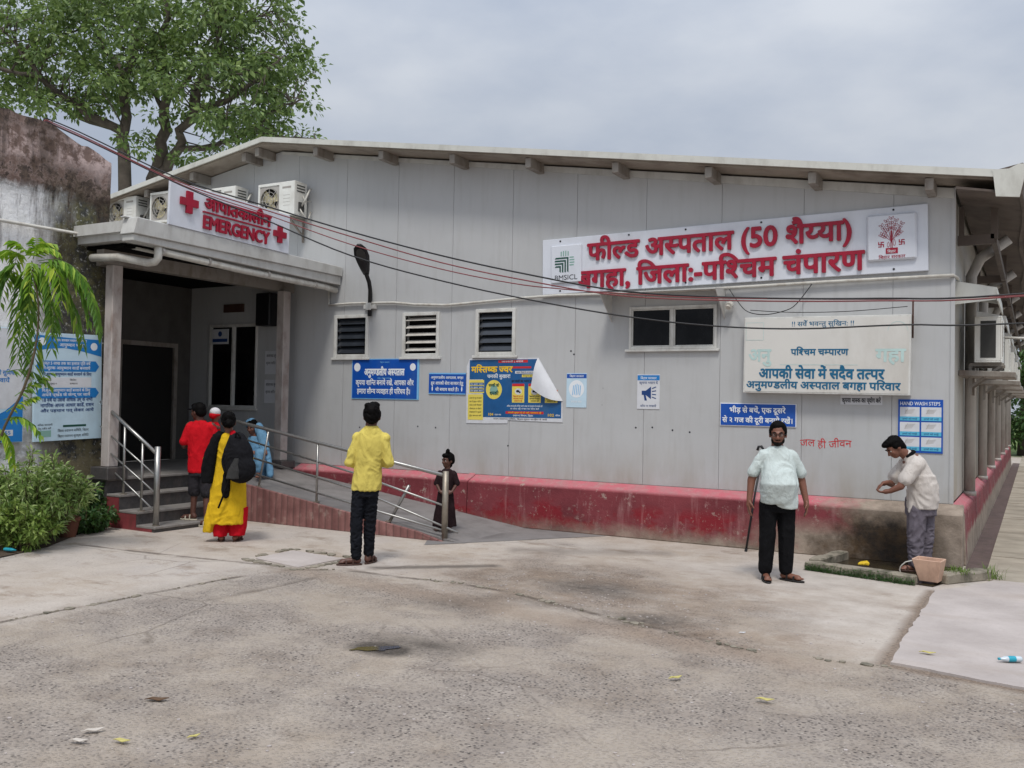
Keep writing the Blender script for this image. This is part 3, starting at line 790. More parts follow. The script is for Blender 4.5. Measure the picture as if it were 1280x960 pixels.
# plinth
m = MB()
m.prism([(-10.4, 0.02, 0.735), (-10.4, -0.25, 0.63), (-10.4, -0.27, 0.0), (-10.4, 0.02, 0.0)], (3.62, 0, 0))
m.prism([(-6.775, 0.02, 0.755), (-6.775, -0.235, 0.655), (-6.775, -0.235, 0.0), (-6.775, 0.02, 0.0)], (-0.12, 0, 0))
m.prism([(-6.77, 0.0, 0.735), (-6.77, -0.25, 0.63), (-6.77, -0.27, 0.0), (-6.77, 0.0, 0.0)], (6.77 + 0.14, 0, 0))
for k in range(10):
    a = 0.0 + k * 2.4
    m.prism([(0.001, a + 0.001, 0.73), (0.14, a + 0.001, 0.62), (0.17, a + 0.001, 0.0), (0.001, a + 0.001, 0.0)], (0, 2.37, 0))
m.build('plinth', M['plinth'], H, bevel=0.012)
# roof
m = MB()
RY0, RY1 = -0.5, SY + 0.4
for s in (1, -1):
    xe = PX + s * 11.47
    prof = [(PX, RY0, PZ), (xe, RY0, zr(xe)), (xe, RY0, zr(xe) - 0.055), (PX, RY0, PZ - 0.055)]
    m.prism(prof, (0, RY1 - RY0, 0))
roof = m.build('roof', M['rooftrim'], H)
m = MB()
for s in (1, -1):
    xe = PX + s * 11.45
    m.prism([(PX, RY0 + 0.03, PZ - 0.058), (xe, RY0 + 0.03, zr(xe) - 0.058), (xe, RY0 + 0.03, zr(xe) - 0.10), (PX, RY0 + 0.03, PZ - 0.10)], (0, RY1 - RY0 - 0.06, 0))
m.build('soffit', M['soffit'], roof)
m = MB()
for s in (1, -1):
    xe = PX + s * 11.47
    m.prism([(PX, RY0 - 0.03, PZ + 0.012), (xe, RY0 - 0.03, zr(xe) + 0.012), (xe, RY0 - 0.03, zr(xe) - 0.075), (PX, RY0 - 0.03, PZ - 0.075)], (0, 0.028, 0))
m.build('verge_trim', M['rooftrim'], roof)
for x in (-0.24, -1.6, -2.95, -4.3, -5.7, -7.05, -8.44, -9.84, -11.2, -11.52, -12.85, -14.1, -15.5, -17.0):
    m = MB(); zt = zr(x) - 0.104
    m.box(x - 0.05, x + 0.05, -0.43, -0.004, zt - 0.15, zt)
    m.box(x - 0.047, x + 0.047, -0.436, -0.431, zt - 0.147, zt - 0.004)
    m.build('roof_beam', M['beam'], roof, bevel=0.006)
m = MB()
m.prism([(PX, -0.02, wt(PX) - 0.01), (-0.0, -0.02, wt(0) - 0.01), (0.0, -0.02, wt(0) - 0.13), (PX, -0.02, wt(PX) - 0.06)], (0, 0.016, 0))
m.build('gable_flashing', M['canopy'], H)
# eaves of the long side: drooping sheet soffit, frames and gutter
m = MB()
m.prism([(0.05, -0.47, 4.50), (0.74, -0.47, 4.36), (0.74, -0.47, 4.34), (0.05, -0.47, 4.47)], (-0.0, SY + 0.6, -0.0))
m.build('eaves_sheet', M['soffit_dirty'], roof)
m = MB()
n = 24
vs = []
for i in range(n + 1):
    y = -0.52 + (SY + 0.8) * i / n
    wob = 0.03 * math.sin(i * 1.3) - 0.012 * i * 0.5
    vs += [(0.44, y, 4.63), (0.74 + wob, y, 4.66 + (0.02 if i else 0.03)), (0.78 + wob, y, 4.64), (0.74 + wob, y, 4.33), (0.70 + wob, y, 4.33), (0.70 + wob, y, 4.56)]
fs = []
for i in range(n):
    for k in range(6):
        fs.append((i * 6 + k, i * 6 + (k + 1) % 6, (i + 1) * 6 + (k + 1) % 6, (i + 1) * 6 + k))
m.add(vs, fs + [(0, 1, 2, 3, 4, 5)])
m.build('gutter', M['soffit_dirty'], roof)
m = MB(); m.face([(0.42, -0.535, 4.64), (0.44, -0.535, 4.60), (0.47, -0.535, 4.33), (0.71, -0.535, 4.30), (0.79, -0.535, 4.67), (0.7, -0.535, 4.68), (0.6, -0.535, 4.635)])
m.prism([(0.42, -0.53, 4.64), (0.44, -0.53, 4.60), (0.47, -0.53, 4.33), (0.71, -0.53, 4.30), (0.79, -0.53, 4.67), (0.7, -0.53, 4.68), (0.6, -0.53, 4.635)], (0, 0.02, 0))
m.build('gutter_end', M['rooftrim'], roof)
for k in range(6):
    y = 0.55 + k * 4.0
    m = MB()
    m.bar((0.01, y, 4.02), (0.42, y, 4.02), 0.08, 0.12); m.bar((0.42, y, 4.02), (0.42, y, 4.45), 0.08, 0.08); m.bar((0.05, y, 4.05), (0.05, y, 4.45), 0.06, 0.06)
    m.bar((0.42, y, 4.02), (0.42, y + 3.9, 4.02), 0.06, 0.1)
    m.build('eaves_frame', M['soffit_dirty'], roof)
# windows
def louver(x0, x1, z0, z1, light, lbl):
    m = MB(); f = 0.055
    for a, b, c, d in ((x0 - f, x0, z0 - f, z1 + f), (x1, x1 + f, z0 - f, z1 + f), (x0, x1, z0 - f, z0), (x0, x1, z1, z1 + f)):
        m.box(a, b, -0.035, 0.05, c, d)
    m.box(x0 - f - 0.05, x1 + f + 0.04, -0.045, -0.003, z0 - f - 0.04, z0 - f)
    w = m.build('window', M['whiteframe'], H, bevel=0.005)
    if lbl: w['label'] = lbl
    m = MB(); m.box(x0 - 0.01, x1 + 0.01, 0.1, 0.12, z0 - 0.01, z1 + 0.01); m.build('dark_backing', M['darkvoid'], w)
    n = 5
    for i in range(n):
        z = z0 + (z1 - z0) * (i + 0.55) / n
        m = MB()
        y0, y1, dz = (-0.01, 0.06, 0.05) if light else (0.0, 0.05, 0.10)
        m.prism([(x0 + 0.004, y0, z - dz / 2), (x0 + 0.004, y1, z + dz / 2), (x0 + 0.004, y1, z + dz / 2 + 0.008), (x0 + 0.004, y0, z - dz / 2 + 0.008)], (x1 - x0 - 0.008, 0, 0))
        m.build('slat', M['lightslat'] if light else M['glassslat'], w)
    return w
louver(*wins[0], False, 'louvred window with dark glass slats')
louver(*wins[1], True, 'louvred window with pale open slats')
louver(*wins[2], False, 'louvred window with dark glass slats and a scratched pane')
def slider(x0, x1, z0, z1, par):
    m = MB(); f = 0.036
    for a, b, c, d in ((x0, x0 + f, z0, z1), (x1 - f, x1, z0, z1), (x0 + f, x1 - f, z0, z0 + f), (x0 + f, x1 - f, z1 - f, z1)):
        m.box(a, b, -0.03, 0.06, c, d)
    xm = (x0 + x1) / 2; m.box(xm - 0.022, xm + 0.022, -0.022, 0.05, z0 + f, z1 - f)
    g = 0.018
    for a, b in ((x0 + f, xm - 0.022), (xm + 0.022, x1 - f)):
        m.box(a, a + g, -0.012, 0.04, z0 + f, z1 - f); m.box(b - g, b, -0.012, 0.04, z0 + f, z1 - f)
        m.box(a + g, b - g, -0.012, 0.04, z0 + f, z0 + f + g); m.box(a + g, b - g, -0.012, 0.04, z1 - f - g, z1 - f)
    m.box(x0 - 0.05, x1 + 0.04, -0.05, -0.003, z0 - 0.035, z0 - 0.002)
    w = m.build('window', M['whiteframe'], par, bevel=0.004)
    m = MB(); m.box(x0 + f, xm - 0.03, 0.015, 0.022, z0 + f, z1 - f); m.build('pane', M['glass'], w)
    m = MB(); m.box(xm + 0.03, x1 - f, 0.022, 0.029, z0 + f, z1 - f); m.build('pane', M['glass'], w)
    return w
slider(*wins[3], H); slider(*wins[4], H)
# sheet awning over the sliding window
m = MB()
m.prism([(-4.5, -0.01, 3.49), (-4.5, -0.46, 3.44), (-4.5, -0.46, 3.425), (-4.5, -0.01, 3.47)], (1.68, 0, 0))
for x in (-4.5, -2.83): m.prism([(x, -0.012, 3.468), (x, -0.45, 3.423), (x, -0.40, 3.38), (x, -0.012, 3.06)], (0.012, 0, 0))
m.build('window_awning', M['canopy'], H)
# ---- porch on the left: canopy, posts, floor, door
cn = MB()
cn.prism([(-9.80, -4.28, 4.02), (-9.80, -4.22, 4.245), (-9.80, -0.02, 4.14), (-9.80, -0.02, 3.985)], (0.27, 0, 0))
cn.prism([(-9.79, -4.25, 3.93), (-9.79, -4.25, 4.02), (-9.79, -0.02, 3.985), (-9.79, -0.02, 3.835)], (0.225, 0, 0))
cn.prism([(-9.80, -4.28, 4.245), (-9.80, -0.02, 4.14), (-9.80, -0.02, 4.16), (-9.80, -4.28, 4.265)], (0.10, 0, 0))
can = cn.build('canopy', M['canopy'], H, bevel=0.008)
m = MB(); m.box(-13.3, -9.81, -4.05, -0.02, 4.0, 4.16); m.box(-11.2, -9.81, -4.12, -4.05, 4.10, 4.25)
m.build('canopy_deck', M['canopy'], can)
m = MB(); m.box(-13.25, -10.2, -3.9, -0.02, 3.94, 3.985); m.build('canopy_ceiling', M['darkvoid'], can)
m = MB(); m.box(-10.78, -10.62, -3.9, -0.02, 3.74, 3.935); m.box(-13.2, -10.79, -3.74, -3.56, 3.74, 3.935); m.build('canopy_beam', M['beam'], can)
for x, y, z in ((-10.7, -3.66, 0.84), (-10.56, -0.34, 0.79)):
    m = MB(); m.box(x - 0.085, x + 0.085, y - 0.085, y + 0.085, z, 3.74)
    p = m.build('porch_post', M['post'], H, bevel=0.012)
    m = MB(); m.box(x - 0.19, x + 0.19, y - 0.17, y + 0.17, 0.66, z); m.build('post_base', M['granite'], p, bevel=0.01)
m = MB(); m.box(-13.3, -10.60, -3.78, 0.0, 0.0, 0.65); m.build('porch_floor', M['granite'], H)
m = MB(); m.box(-13.3, -10.55, -3.80, 0.0, 0.65, 0.685); m.build('floor_slab', M['tread'], H, bevel=0.006)
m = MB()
m.box(-13.35, -13.25, -4.0, -1.62, 0.685, 4.0); m.box(-13.35, -13.25, -0.32, 0.0, 0.685, 4.0); m.box(-13.35, -13.25, -1.62, -0.32, 2.86, 4.0); m.box(-13.25, -11.31, -3.62, -3.56, 0.0, 4.0)  # last box: unseen front wall added to keep light out of the porch
m.build('porch_wall_and_blocker', M['porchwall'], H)
m = MB()
for a, b, c, d in ((-1.62, -1.54, 0.685, 2.86), (-0.40, -0.32, 0.685, 2.86), (-1.54, -0.40, 2.78, 2.86)): m.box(-13.30, -13.22, a, b, c, d)
dr = m.build('door', M['beam'], H)
m = MB(); m.box(-13.30, -13.27, -1.54, -0.40, 0.69, 2.78); m.build('door_leaf', M['doorleaf'], dr)
m = MB(); m.box(-12.35, -11.85, -0.04, -0.004, 3.45, 3.6); m.build('name_plate', M['ironrust'], H)
m = MB(); m.box(-12.62, -12.2, -0.05, -0.034, 2.86, 3.14); m.build('window_notice', M['paper'], H)
m = MB(); m.box(-12.6, -12.22, -0.053, -0.051, 2.9, 2.96); m.disc((-12.41, -0.052, 3.05), 0.05, (0, -1, 0)); m.build('notice_print', M['inkblue'], H)
# rainwater pipes of the side wall
for k, y in enumerate((2.0, 5.6, 9.2, 12.8, 16.4, 20.0, 23.2)):
    m = MB(); m.tube([(0.085, y, 0.70), (0.085, y, 3.75), (0.2, y, 4.0), (0.55, y, 4.25)], 0.075, 10); m.tube([(0.085, y, 0.69), (0.085, y, 0.75)], 0.09, 10)
    m.build('downpipe', M['pipegrey'], H, smooth=True)
for k in range(5):
    y = 3.1 + k * 3.6
    m = MB()
    for a, b, c, d in ((y, y + 0.06, 1.75, 2.75), (y + 0.94, y + 1.0, 1.75, 2.75), (y + 0.06, y + 0.94, 1.75, 1.81), (y + 0.06, y + 0.94, 2.69, 2.75), (y + 0.47, y + 0.53, 1.81, 2.69)): m.box(0.003, 0.05, a, b, c, d)
    w = m.build('window', M['whiteframe'], H)
    m = MB(); m.box(0.003, 0.02, y + 0.06, y + 0.94, 1.81, 2.69); m.build('pane', M['glass'], w)
for k in range(6):
    y = 0.95 + k * 3.8
    m = MB(); m.prism([(0.003, y, 2.40), (0.66, y, 2.37), (0.66, y, 2.30), (0.003, y, 2.32)], (0, 1.05, 0)); m.build('unit_shelf', M['beam'], H, bevel=0.008)
    y = 0.12 + k * 3.8
    m = MB(); m.prism([(0.004, y, 3.46), (0.47, y, 3.36), (0.485, y, 3.20), (0.47, y, 3.20), (0.455, y, 3.345), (0.004, y, 3.44)], (0, 1.9, 0))
    m.prism([(0.004, y, 3.44), (0.455, y, 3.345), (0.46, y, 3.215), (0.004, y, 3.17)], (0, 0.012, 0))
    m.build('side_awning', M['rooftrim'] if k == 0 else M['canopy'], H)

# ------------------------------------------------------------------ steps and ramp
st = thing('entrance_steps', 'dark stone entrance steps with pale treads and maroon painted ends', 'steps', (-10.0, -2.9, 0))
Y0, Y1 = -3.78, -2.14
m = MB(); m.box(-10.59, -9.57, Y0, Y1, 0.0, 0.045); m.box(-10.59, -9.93, Y0, Y1, 0.045, 0.225); m.box(-10.59, -10.3, Y0, Y1, 0.225, 0.435)
m.build('riser', M['granite'], st)
for x0, x1, z in ((-9.93, -9.55, 0.045), (-10.3, -9.90, 0.225), (-10.57, -10.28, 0.435)):
    m = MB(); m.box(x0, x1, Y0 - 0.012, Y1, z, z + 0.035); m.build('tread', M['tread'], st, bevel=0.006)
m = MB(); m.prism([(-10.52, Y0 - 0.002, 0.0), (-9.62, Y0 - 0.002, 0.0), (-9.62, Y0 - 0.002, 0.04), (-9.945, Y0 - 0.002, 0.05), (-9.945, Y0 - 0.002, 0.222), (-10.31, Y0 - 0.002, 0.222), (-10.31, Y0 - 0.002, 0.43), (-10.57, Y0 - 0.002, 0.43), (-10.57, Y0 - 0.002, 0.1)], (0, -0.006, 0))
m.build('painted_end', M['redcheek'], st)
rp = thing('access_ramp', 'sloping grey concrete wheelchair ramp with brick red side beside the facade', 'ramp', (-8, -1.2, 0))
def rz(x): return max(0.0, 0.139 * (-5.75 - x))
m = MB(); m.prism([(-5.65, -2.08, 0.0), (-5.75, -2.08, 0.006), (-10.56, -2.08, rz(-10.56)), (-10.56, -2.08, 0.0)], (0, 1.80, 0))
m.build('deck', M['rampdeck'], rp)
m = MB(); m.prism([(-5.95, -2.135, 0.0), (-6.4, -2.135, rz(-6.4) + 0.02), (-9.86, -2.135, rz(-9.86) + 0.025), (-9.86, -2.135, 0.0)], (0, 0.053, 0))
m.build('side_wall', M['rampside'], rp, bevel=0.006)
m = MB(); m.face([(-4.4, -0.3, 0.004), (-6.0, -2.5, 0.004), (-6.2, -2.14, 0.004), (-5.65, -2.05, 0.006), (-5.70, -0.3, 0.006)])
o = m.build('ramp_apron', M['rampdeck'], origin=(0, 0, 0)); tag(o, kind='structure')

# ramp handrail
YR = -2.04
rl = thing('ramp_handrail', 'long sloping steel handrail along the ramp with a leaning broken post', 'handrail', (-7.5, YR, 0))
def rail(name, par, pts, r, mat=M['steel'], n=10):
    m = MB(); m.tube(pts, r, n); return m.build(name, mat, par, smooth=True)
rail('top_rail', rl, [(-10.3, YR, 1.57), (-9.74, YR, 1.475), (-7.6, YR, 1.13), (-6.0, YR, 0.872)], 0.026)
rail('rail', rl, [(-9.9, YR, 1.265), (-7.57, YR, 0.83), (-7.02, YR, 0.70), (-5.97, YR, 0.46)], 0.015)
rail('rail', rl, [(-9.9, YR, 1.02), (-7.57, YR, 0.603), (-7.06, YR, 0.48), (-5.78, YR, 0.13)], 0.015)
rail('rail', rl, [(-9.9, YR, 0.78), (-7.57, YR, 0.39), (-6.0, YR, 0.136)], 0.015)
nw = MB(); nw.tube([(-5.99, YR, -0.02), (-5.99, YR, 0.93)], 0.043, 10); nw.build('newel_post', M['steelworn'], rl, smooth=True)
rail('baluster', rl, [(-9.38, YR, rz(-9.38)), (-9.2, YR, 1.38)], 0.016)
rail('baluster', rl, [(-8.23, YR, rz(-8.23)), (-8.23, YR, 1.23)], 0.018)
b = rail('baluster', rl, [(-6.93, YR + 0.03, rz(-6.93) + 0.01), (-6.62, YR + 0.05, 0.70)], 0.022); b['label'] = 'baluster broken loose and leaning over'
rail('baluster', rl, [(-10.0, YR, rz(-10.0)), (-10.0, YR, 1.51)], 0.018)
for x in (-9.38, -8.23, -6.93):
    m = MB(); m.disc((x, YR, rz(x) + 0.018), 0.045, (0, 0, 1), 14, 0.014); m.build('foot_plate', M['steelworn'], rl)
# stair handrail
YS = -3.70
rl = thing('stair_handrail', 'short steep steel handrail beside the entrance steps next to the old wall', 'handrail', (-10.2, YS, 0))
rail('top_rail', rl, [(-10.86, YS, 1.77), (-9.66, YS, 1.07)], 0.026)
rail('rail', rl, [(-10.86, YS, 1.415), (-9.66, YS, 0.762)], 0.013)
rail('rail', rl, [(-10.86, YS, 1.162), (-9.66, YS, 0.525)], 0.013)
rail('rail', rl, [(-10.86, YS, 0.957), (-9.66, YS, 0.273)], 0.013)
m = MB(); m.tube([(-9.64, YS, 0.08), (-9.64, YS, 1.17)], 0.04, 12); m.build('newel_post', M['steel'], rl, smooth=True)
rail('baluster', rl, [(-10.33, YS, 0.47), (-10.33, YS, 1.44)], 0.018)
rail('baluster', rl, [(-9.95, YS, 0.26), (-9.95, YS, 1.22)], 0.018)
m = MB()
for x, z in ((-9.64, 0.08), (-10.33, 0.47), (-9.95, 0.26)): m.disc((x, YS, z), 0.05, (0, 0, 1), 14, 0.012)
m.build('foot_plate', M['steelworn'], rl)

# ------------------------------------------------------------------ old plaster wall at the left
m = MB()
ow = []
N = 70
for i in range(N + 1):
    y = -10.5 + (10.5 - 3.55) * i / N
    z = 5.60 + 0.04 * mnoise.noise((y * 3, 0, 0)) + 0.025 * mnoise.noise((y * 11, 4, 0))
    if y > -4.6: z -= (y + 4.6) * 0.30
    ow.append((y, z))
NZ = 40
vs = []; fs = []
for i, (y, z) in enumerate(ow):
    for k in range(NZ + 1):
        zz = z * k / NZ
        x = -11.0 + 0.02 * mnoise.noise((y * 1.5, zz * 1.5, 2)) + 0.008 * mnoise.noise((y * 9, zz * 9, 5)) + (0.03 if zz > 4.68 else 0.0) + 0.02 * (zz < 0.4)
        vs.append((x, y + (0.02 * mnoise.noise((zz * 4, 1, 0)) if i == N else 0), zz))
for i in range(N):
    for k in range(NZ):
        a = i * (NZ + 1) + k
        fs.append((a, a + NZ + 1, a + NZ + 2, a + 1))
m.add(vs, fs)
b0 = len(m.v)
m.add([(-11.3, y, z * q) for y, z in ow for q in (1, 0)], [(2 * i + 1, 2 * i, 2 * i + 2, 2 * i + 3) for i in range(N)])
tops = [i * (NZ + 1) + NZ for i in range(N + 1)]
for i in range(N): m.f.append([tops[i], tops[i + 1], b0 + 2 * (i + 1), b0 + 2 * i]); m.mi.append(0)
m.f.append([N * (NZ + 1) + k for k in range(NZ + 1)][::-1] + [b0 + 2 * N + 1, b0 + 2 * N]); m.mi.append(0)
o = m.build('old_plaster_wall', M['oldwall'], smooth=False)
tag(o, 'tall mould stained white and pink old plaster wall at the left edge', 'wall')
# ------------------------------------------------------------------ lettering: Devanagari is shaped here by hand
_tc = bpy.data.curves.new("lettering", 'FONT')
_tc.size = 1.0
_to = bpy.data.objects.new("lettering", _tc)
C.objects.link(_to)
_gc = {}
def _glyph(ch, bold, res):
    key = (ch, bold, res)
    if key in _gc: return _gc[key]
    _tc.resolution_u = res; _tc.fill_mode = 'FRONT'
    def ev(body):
        _tc.body = body
        bpy.context.view_layer.update()
        dg = bpy.context.evaluated_depsgraph_get()
        e = _to.evaluated_get(dg); me = e.to_mesh()
        vs = [(v.co.x, v.co.y) for v in me.vertices]; fs = [tuple(p.vertices) for p in me.polygons]
        e.to_mesh_clear()
        return vs, fs
    if ch == ' ':
        r = ([], [], 0.26)
    else:
        vs, fs = ev(ch)
        v2, _ = ev(ch + ch)
        adv = (max(v[0] for v in v2) - max(v[0] for v in vs)) if vs else 0.3
        r = (vs, fs, adv)
    _gc[key] = r
    return r
_hc = {}
def _half(ch, bold, res):
    key = (ch, bold, res)
    if key in _hc: return _hc[key]
    vs, fs, adv = _glyph(ch, bold, res)
    low = [v[0] for v in vs if v[1] < 0.22]
    right = max(low) if low else adv
    cut = right - 0.085
    bm = bmesh.new()
    bv = [bm.verts.new((x, y, 0)) for x, y in vs]
    for f in fs:
        try: bm.faces.new([bv[i] for i in f])
        except ValueError: pass
    bmesh.ops.bisect_plane(bm, geom=bm.verts[:] + bm.edges[:] + bm.faces[:], plane_co=(cut, 0, 0), plane_no=(1, 0, 0), clear_outer=True)
    bm.verts.index_update()
    r = ([(v.co.x, v.co.y) for v in bm.verts], [tuple(v.index for v in f.verts) for f in bm.faces], cut - 0.005)
    bm.free()
    _hc[key] = r
    return r
def _iscons(c): return 0x915 <= ord(c) <= 0x939 or 0x958 <= ord(c) <= 0x95F
def shape(s):
    out = []; i = 0
    while i < len(s):
        c = s[i]
        if not _iscons(c):
            out.append((c, 0)); i += 1; continue
        base = [c]; i += 1
        while i + 1 < len(s) and s[i] == '\u094d' and _iscons(s[i + 1]):
            base.append(s[i + 1]); i += 2
        mat = []
        while i < len(s) and (0x93e <= ord(s[i]) <= 0x94d or s[i] in '\u0901\u0902\u0903'):
            mat.append(s[i]); i += 1
        reph = len(base) > 1 and base[0] == '\u0930'
        if reph: base = base[1:]
        if '\u093f' in mat: out.append(('\u093f', 0)); mat.remove('\u093f')
        ra = len(base) > 1 and base[-1] == '\u0930'
        if ra: base = base[:-1]
        for b in base[:-1]: out.append((b, 1 if b not in '\u0915\u092b\u091f\u0921\u0926\u0939\u0930\u091b' else 2))
        out.append((base[-1], 0))
        if ra: out.append(('\u094d', 0))
        for q in mat: out.append((q, 0))
        if reph: out.append(('\u0945', 0))
    return out

class Frame:
    """a flat surface: origin, direction of reading, outward normal"""
    def __init__(s, o, right, nrm):
        s.o = Vector(o); s.r = Vector(right).normalized(); s.n = Vector(nrm).normalized(); s.u = s.n.cross(s.r)
    def p(s, x, y, d=0.0): return s.o + s.r * x + s.u * y + s.n * d

def text_into(mb, fr, s, x0, x1, y, h, depth=0.0, base=0.002, bold=0.02, res=3, spread=True, curve=None):
    """writes s between x0 and x1 with letter height h (base line to head line), optionally raised by depth"""
    toks = shape(s)
    pen = 0.0; items = []
    for ch, half in toks:
        if half == 1: vs, fs, adv = _half(ch, bold, res)
        else: vs, fs, adv = _glyph(ch, bold, res)
        items.append((vs, fs, pen)); pen += adv
        if half == 2:
            vs, fs, adv = _glyph('\u094d', bold, res); items.append((vs, fs, pen)); pen += adv
    dev = any(0x900 <= ord(c) <= 0x97f for c in s)
    nat_h = 0.62 if dev else 0.70
    sy = h / nat_h
    sx = (x1 - x0) / max(pen, 0.01) if spread else sy
    if not spread: x0 = (x0 + x1) / 2 - pen * sx / 2
    nb = 1 if bold <= 0.004 else 2 if bold <= 0.013 else 4 if bold < 0.02 else 8
    offs = [(0.0, 0.0)] if nb == 1 else [(bold, 0.0), (-bold, 0.0)] if nb == 2 else [(bold * math.cos(PI / 4 + i * 2 * PI / nb), bold * math.sin(PI / 4 + i * 2 * PI / nb)) for i in range(nb)]
    for k, (vs, fs, px) in enumerate(items):
        if not vs: continue
        nvs = len(vs)
        if depth:
            cnt = {}
            for f in fs:
                for i in range(len(f)):
                    e = (f[i], f[(i + 1) % len(f)]); cnt[e] = cnt.get(e, 0) + 1
            sides = [e for e in cnt if (e[1], e[0]) not in cnt]
        for j, (ox, oy) in enumerate(offs):
            jit = base + (k % 3) * 0.0004 * (2 if depth else 1) + j * 0.00012
            pts = [(x0 + (px + vx + ox) * sx, y + (vy + oy) * sy) for vx, vy in vs]
            if curve: pts = [(a, b + curve(a)) for a, b in pts]
            top = [fr.p(a, b, jit + depth) for a, b in pts]
            if depth:
                bot = [fr.p(a, b, jit) for a, b in pts]
                mb.add(top + bot, list(fs) + [(b, a, a + nvs, b + nvs) for a, b in sides])
            else:
                mb.add(top, fs)

def write(name, par, fr, lines, mat, **kw):
    for (s, x0, x1, y, h) in lines:
        m = MB(); text_into(m, fr, s, x0, x1, y, h, **kw); o = m.build(name, mat, par)
    return o

def sheet(mb, fr, x0, x1, y0, y1, d0, d1):
    vs = [fr.p(x, y, d) for d in (d0, d1) for x, y in ((x0, y0), (x1, y0), (x1, y1), (x0, y1))]
    mb.add(vs, [(3, 2, 1, 0), (4, 5, 6, 7), (0, 1, 5, 4), (1, 2, 6, 5), (2, 3, 7, 6), (3, 0, 4, 7)])
    return mb
def rect(name, par, fr, x0, x1, y0, y1, d0, d1, mat, bevel=0.0):
    return sheet(MB(), fr, x0, x1, y0, y1, d0, d1).build(name, mat, par, bevel=bevel)
def flat(mb, fr, pts, d):
    return mb.face([fr.p(x, y, d) for x, y in pts])
def fdisc(mb, fr, x, y, rx, ry, d, n=22):
    return flat(mb, fr, [(x + rx * math.cos(k * 2 * PI / n), y + ry * math.sin(k * 2 * PI / n)) for k in range(n)], d)

FA = lambda x, z: Frame((x, 0, z), (1, 0, 0), (0, -1, 0))

# ---- long sign over the window
f = Frame((-5.62, -0.002, 3.50), (1, 0, 0.0152), (0, -1, 0))
hs = thing('hospital_sign', 'long white hospital sign with raised crimson Hindi lettering above the sliding window', 'sign', (-2.95, 0, 3.5))
W_, H_ = 5.345, 0.83
rect('panel', hs, f, 0, W_, 0, H_, 0.0, 0.05, M['signwhite'], 0.006)
write('lettering', hs, f, [('फील्ड अस्पताल (50 शैय्या)', 0.76, 4.47, 0.465, 0.235)], M['red'], depth=0.026, base=0.053, bold=0.027, res=4)
write('lettering', hs, f, [('बगहा, जिला:-पश्चिम चंपारण', 0.60, 4.60, 0.065, 0.235)], M['red'], depth=0.026, base=0.053, bold=0.027, res=4)
pl = rect('logo_plaque', hs, f, 0.16, 0.66, 0.16, 0.72, 0.05, 0.085, M['signwhite'], 0.01)
pl['label'] = 'plaque with a striped green cross'
m = MB(); cx, cy, a, w = 0.39, 0.475, 0.165, 0.072
# arms of stripes bent round the lower left quarter
for k in range(4):
    q = w - 0.008 - k * 0.042
    t = 0.024
    flat(m, f, [(cx - a, cy + q - t), (cx + q - t, cy + q - t), (cx + q, cy + q), (cx - a + 0.012 * abs(k - 1.5), cy + q)][::1], 0.0875)
    flat(m, f, [(cx + q - t, cy - a + 0.012 * abs(k - 1.5)), (cx + q, cy - a), (cx + q, cy + q - 0.0), (cx + q - t, cy + q - t)], 0.0878)
m.build('cross_stripes', M['inkgreen'], pl)
m = MB()
for k in range(4):
    q = -w + 0.006 + k * 0.038
    flat(m, f, [(cx + q, cy + w + 0.008), (cx + q + 0.018, cy + w + 0.008), (cx + q + 0.018, cy + a - 0.01 * abs(k - 1.5)), (cx + q, cy + a - 0.01 * abs(k - 1.5))], 0.0872)
    flat(m, f, [(cx + w + 0.008, cy + q), (cx + a - 0.01 * abs(k - 1.5), cy + q), (cx + a - 0.01 * abs(k - 1.5), cy + q + 0.018), (cx + w + 0.008, cy + q + 0.018)], 0.0872)
m.build('cross_fill', M['palegreen'], pl)
write('logo_lettering', pl, f, [('BMSICL', 0.22, 0.60, 0.20, 0.075)], M['inkdark'], base=0.087, bold=0.0)
pl = rect('emblem_plaque', hs, f, 4.64, 5.22, 0.155, 0.735, 0.05, 0.10, M['signwhite'], 0.02)
pl['label'] = 'raised plaque with a leafy tree emblem'
m = MB()
ex, ey = 4.93, 0.47
def leafring(mb, x, y, ang, ln, wd, d):
    n = 12; th = 0.0045
    P1 = []; P2 = []
    for k in range(n):
        t = k * 2 * PI / n
        lx = math.cos(t) * ln / 2; ly = math.sin(t) * wd / 2 * (1 - 0.3 * math.cos(t))
        ex2 = math.cos(t) * (ln / 2 - th * 1.3); ey2 = math.sin(t) * (wd / 2 - th) * (1 - 0.3 * math.cos(t))
        ca, sa = math.cos(ang), math.sin(ang)
        P1.append((x + lx * ca - ly * sa, y + lx * sa + ly * ca)); P2.append((x + ex2 * ca - ey2 * sa, y + ex2 * sa + ey2 * ca))
    for k in range(n):
        flat(mb, f, [P1[k], P1[(k + 1) % n], P2[(k + 1) % n], P2[k]], d)
def stroke(mb, a, b, w, d, fr=None):
    fr = fr or f
    dx, dy = b[0] - a[0], b[1] - a[1]; l = math.hypot(dx, dy) or 1; nx_, ny_ = -dy / l * w / 2, dx / l * w / 2
    flat(mb, fr, [(a[0] - nx_, a[1] - ny_), (b[0] - nx_, b[1] - ny_), (b[0] + nx_, b[1] + ny_), (a[0] + nx_, a[1] + ny_)], d)
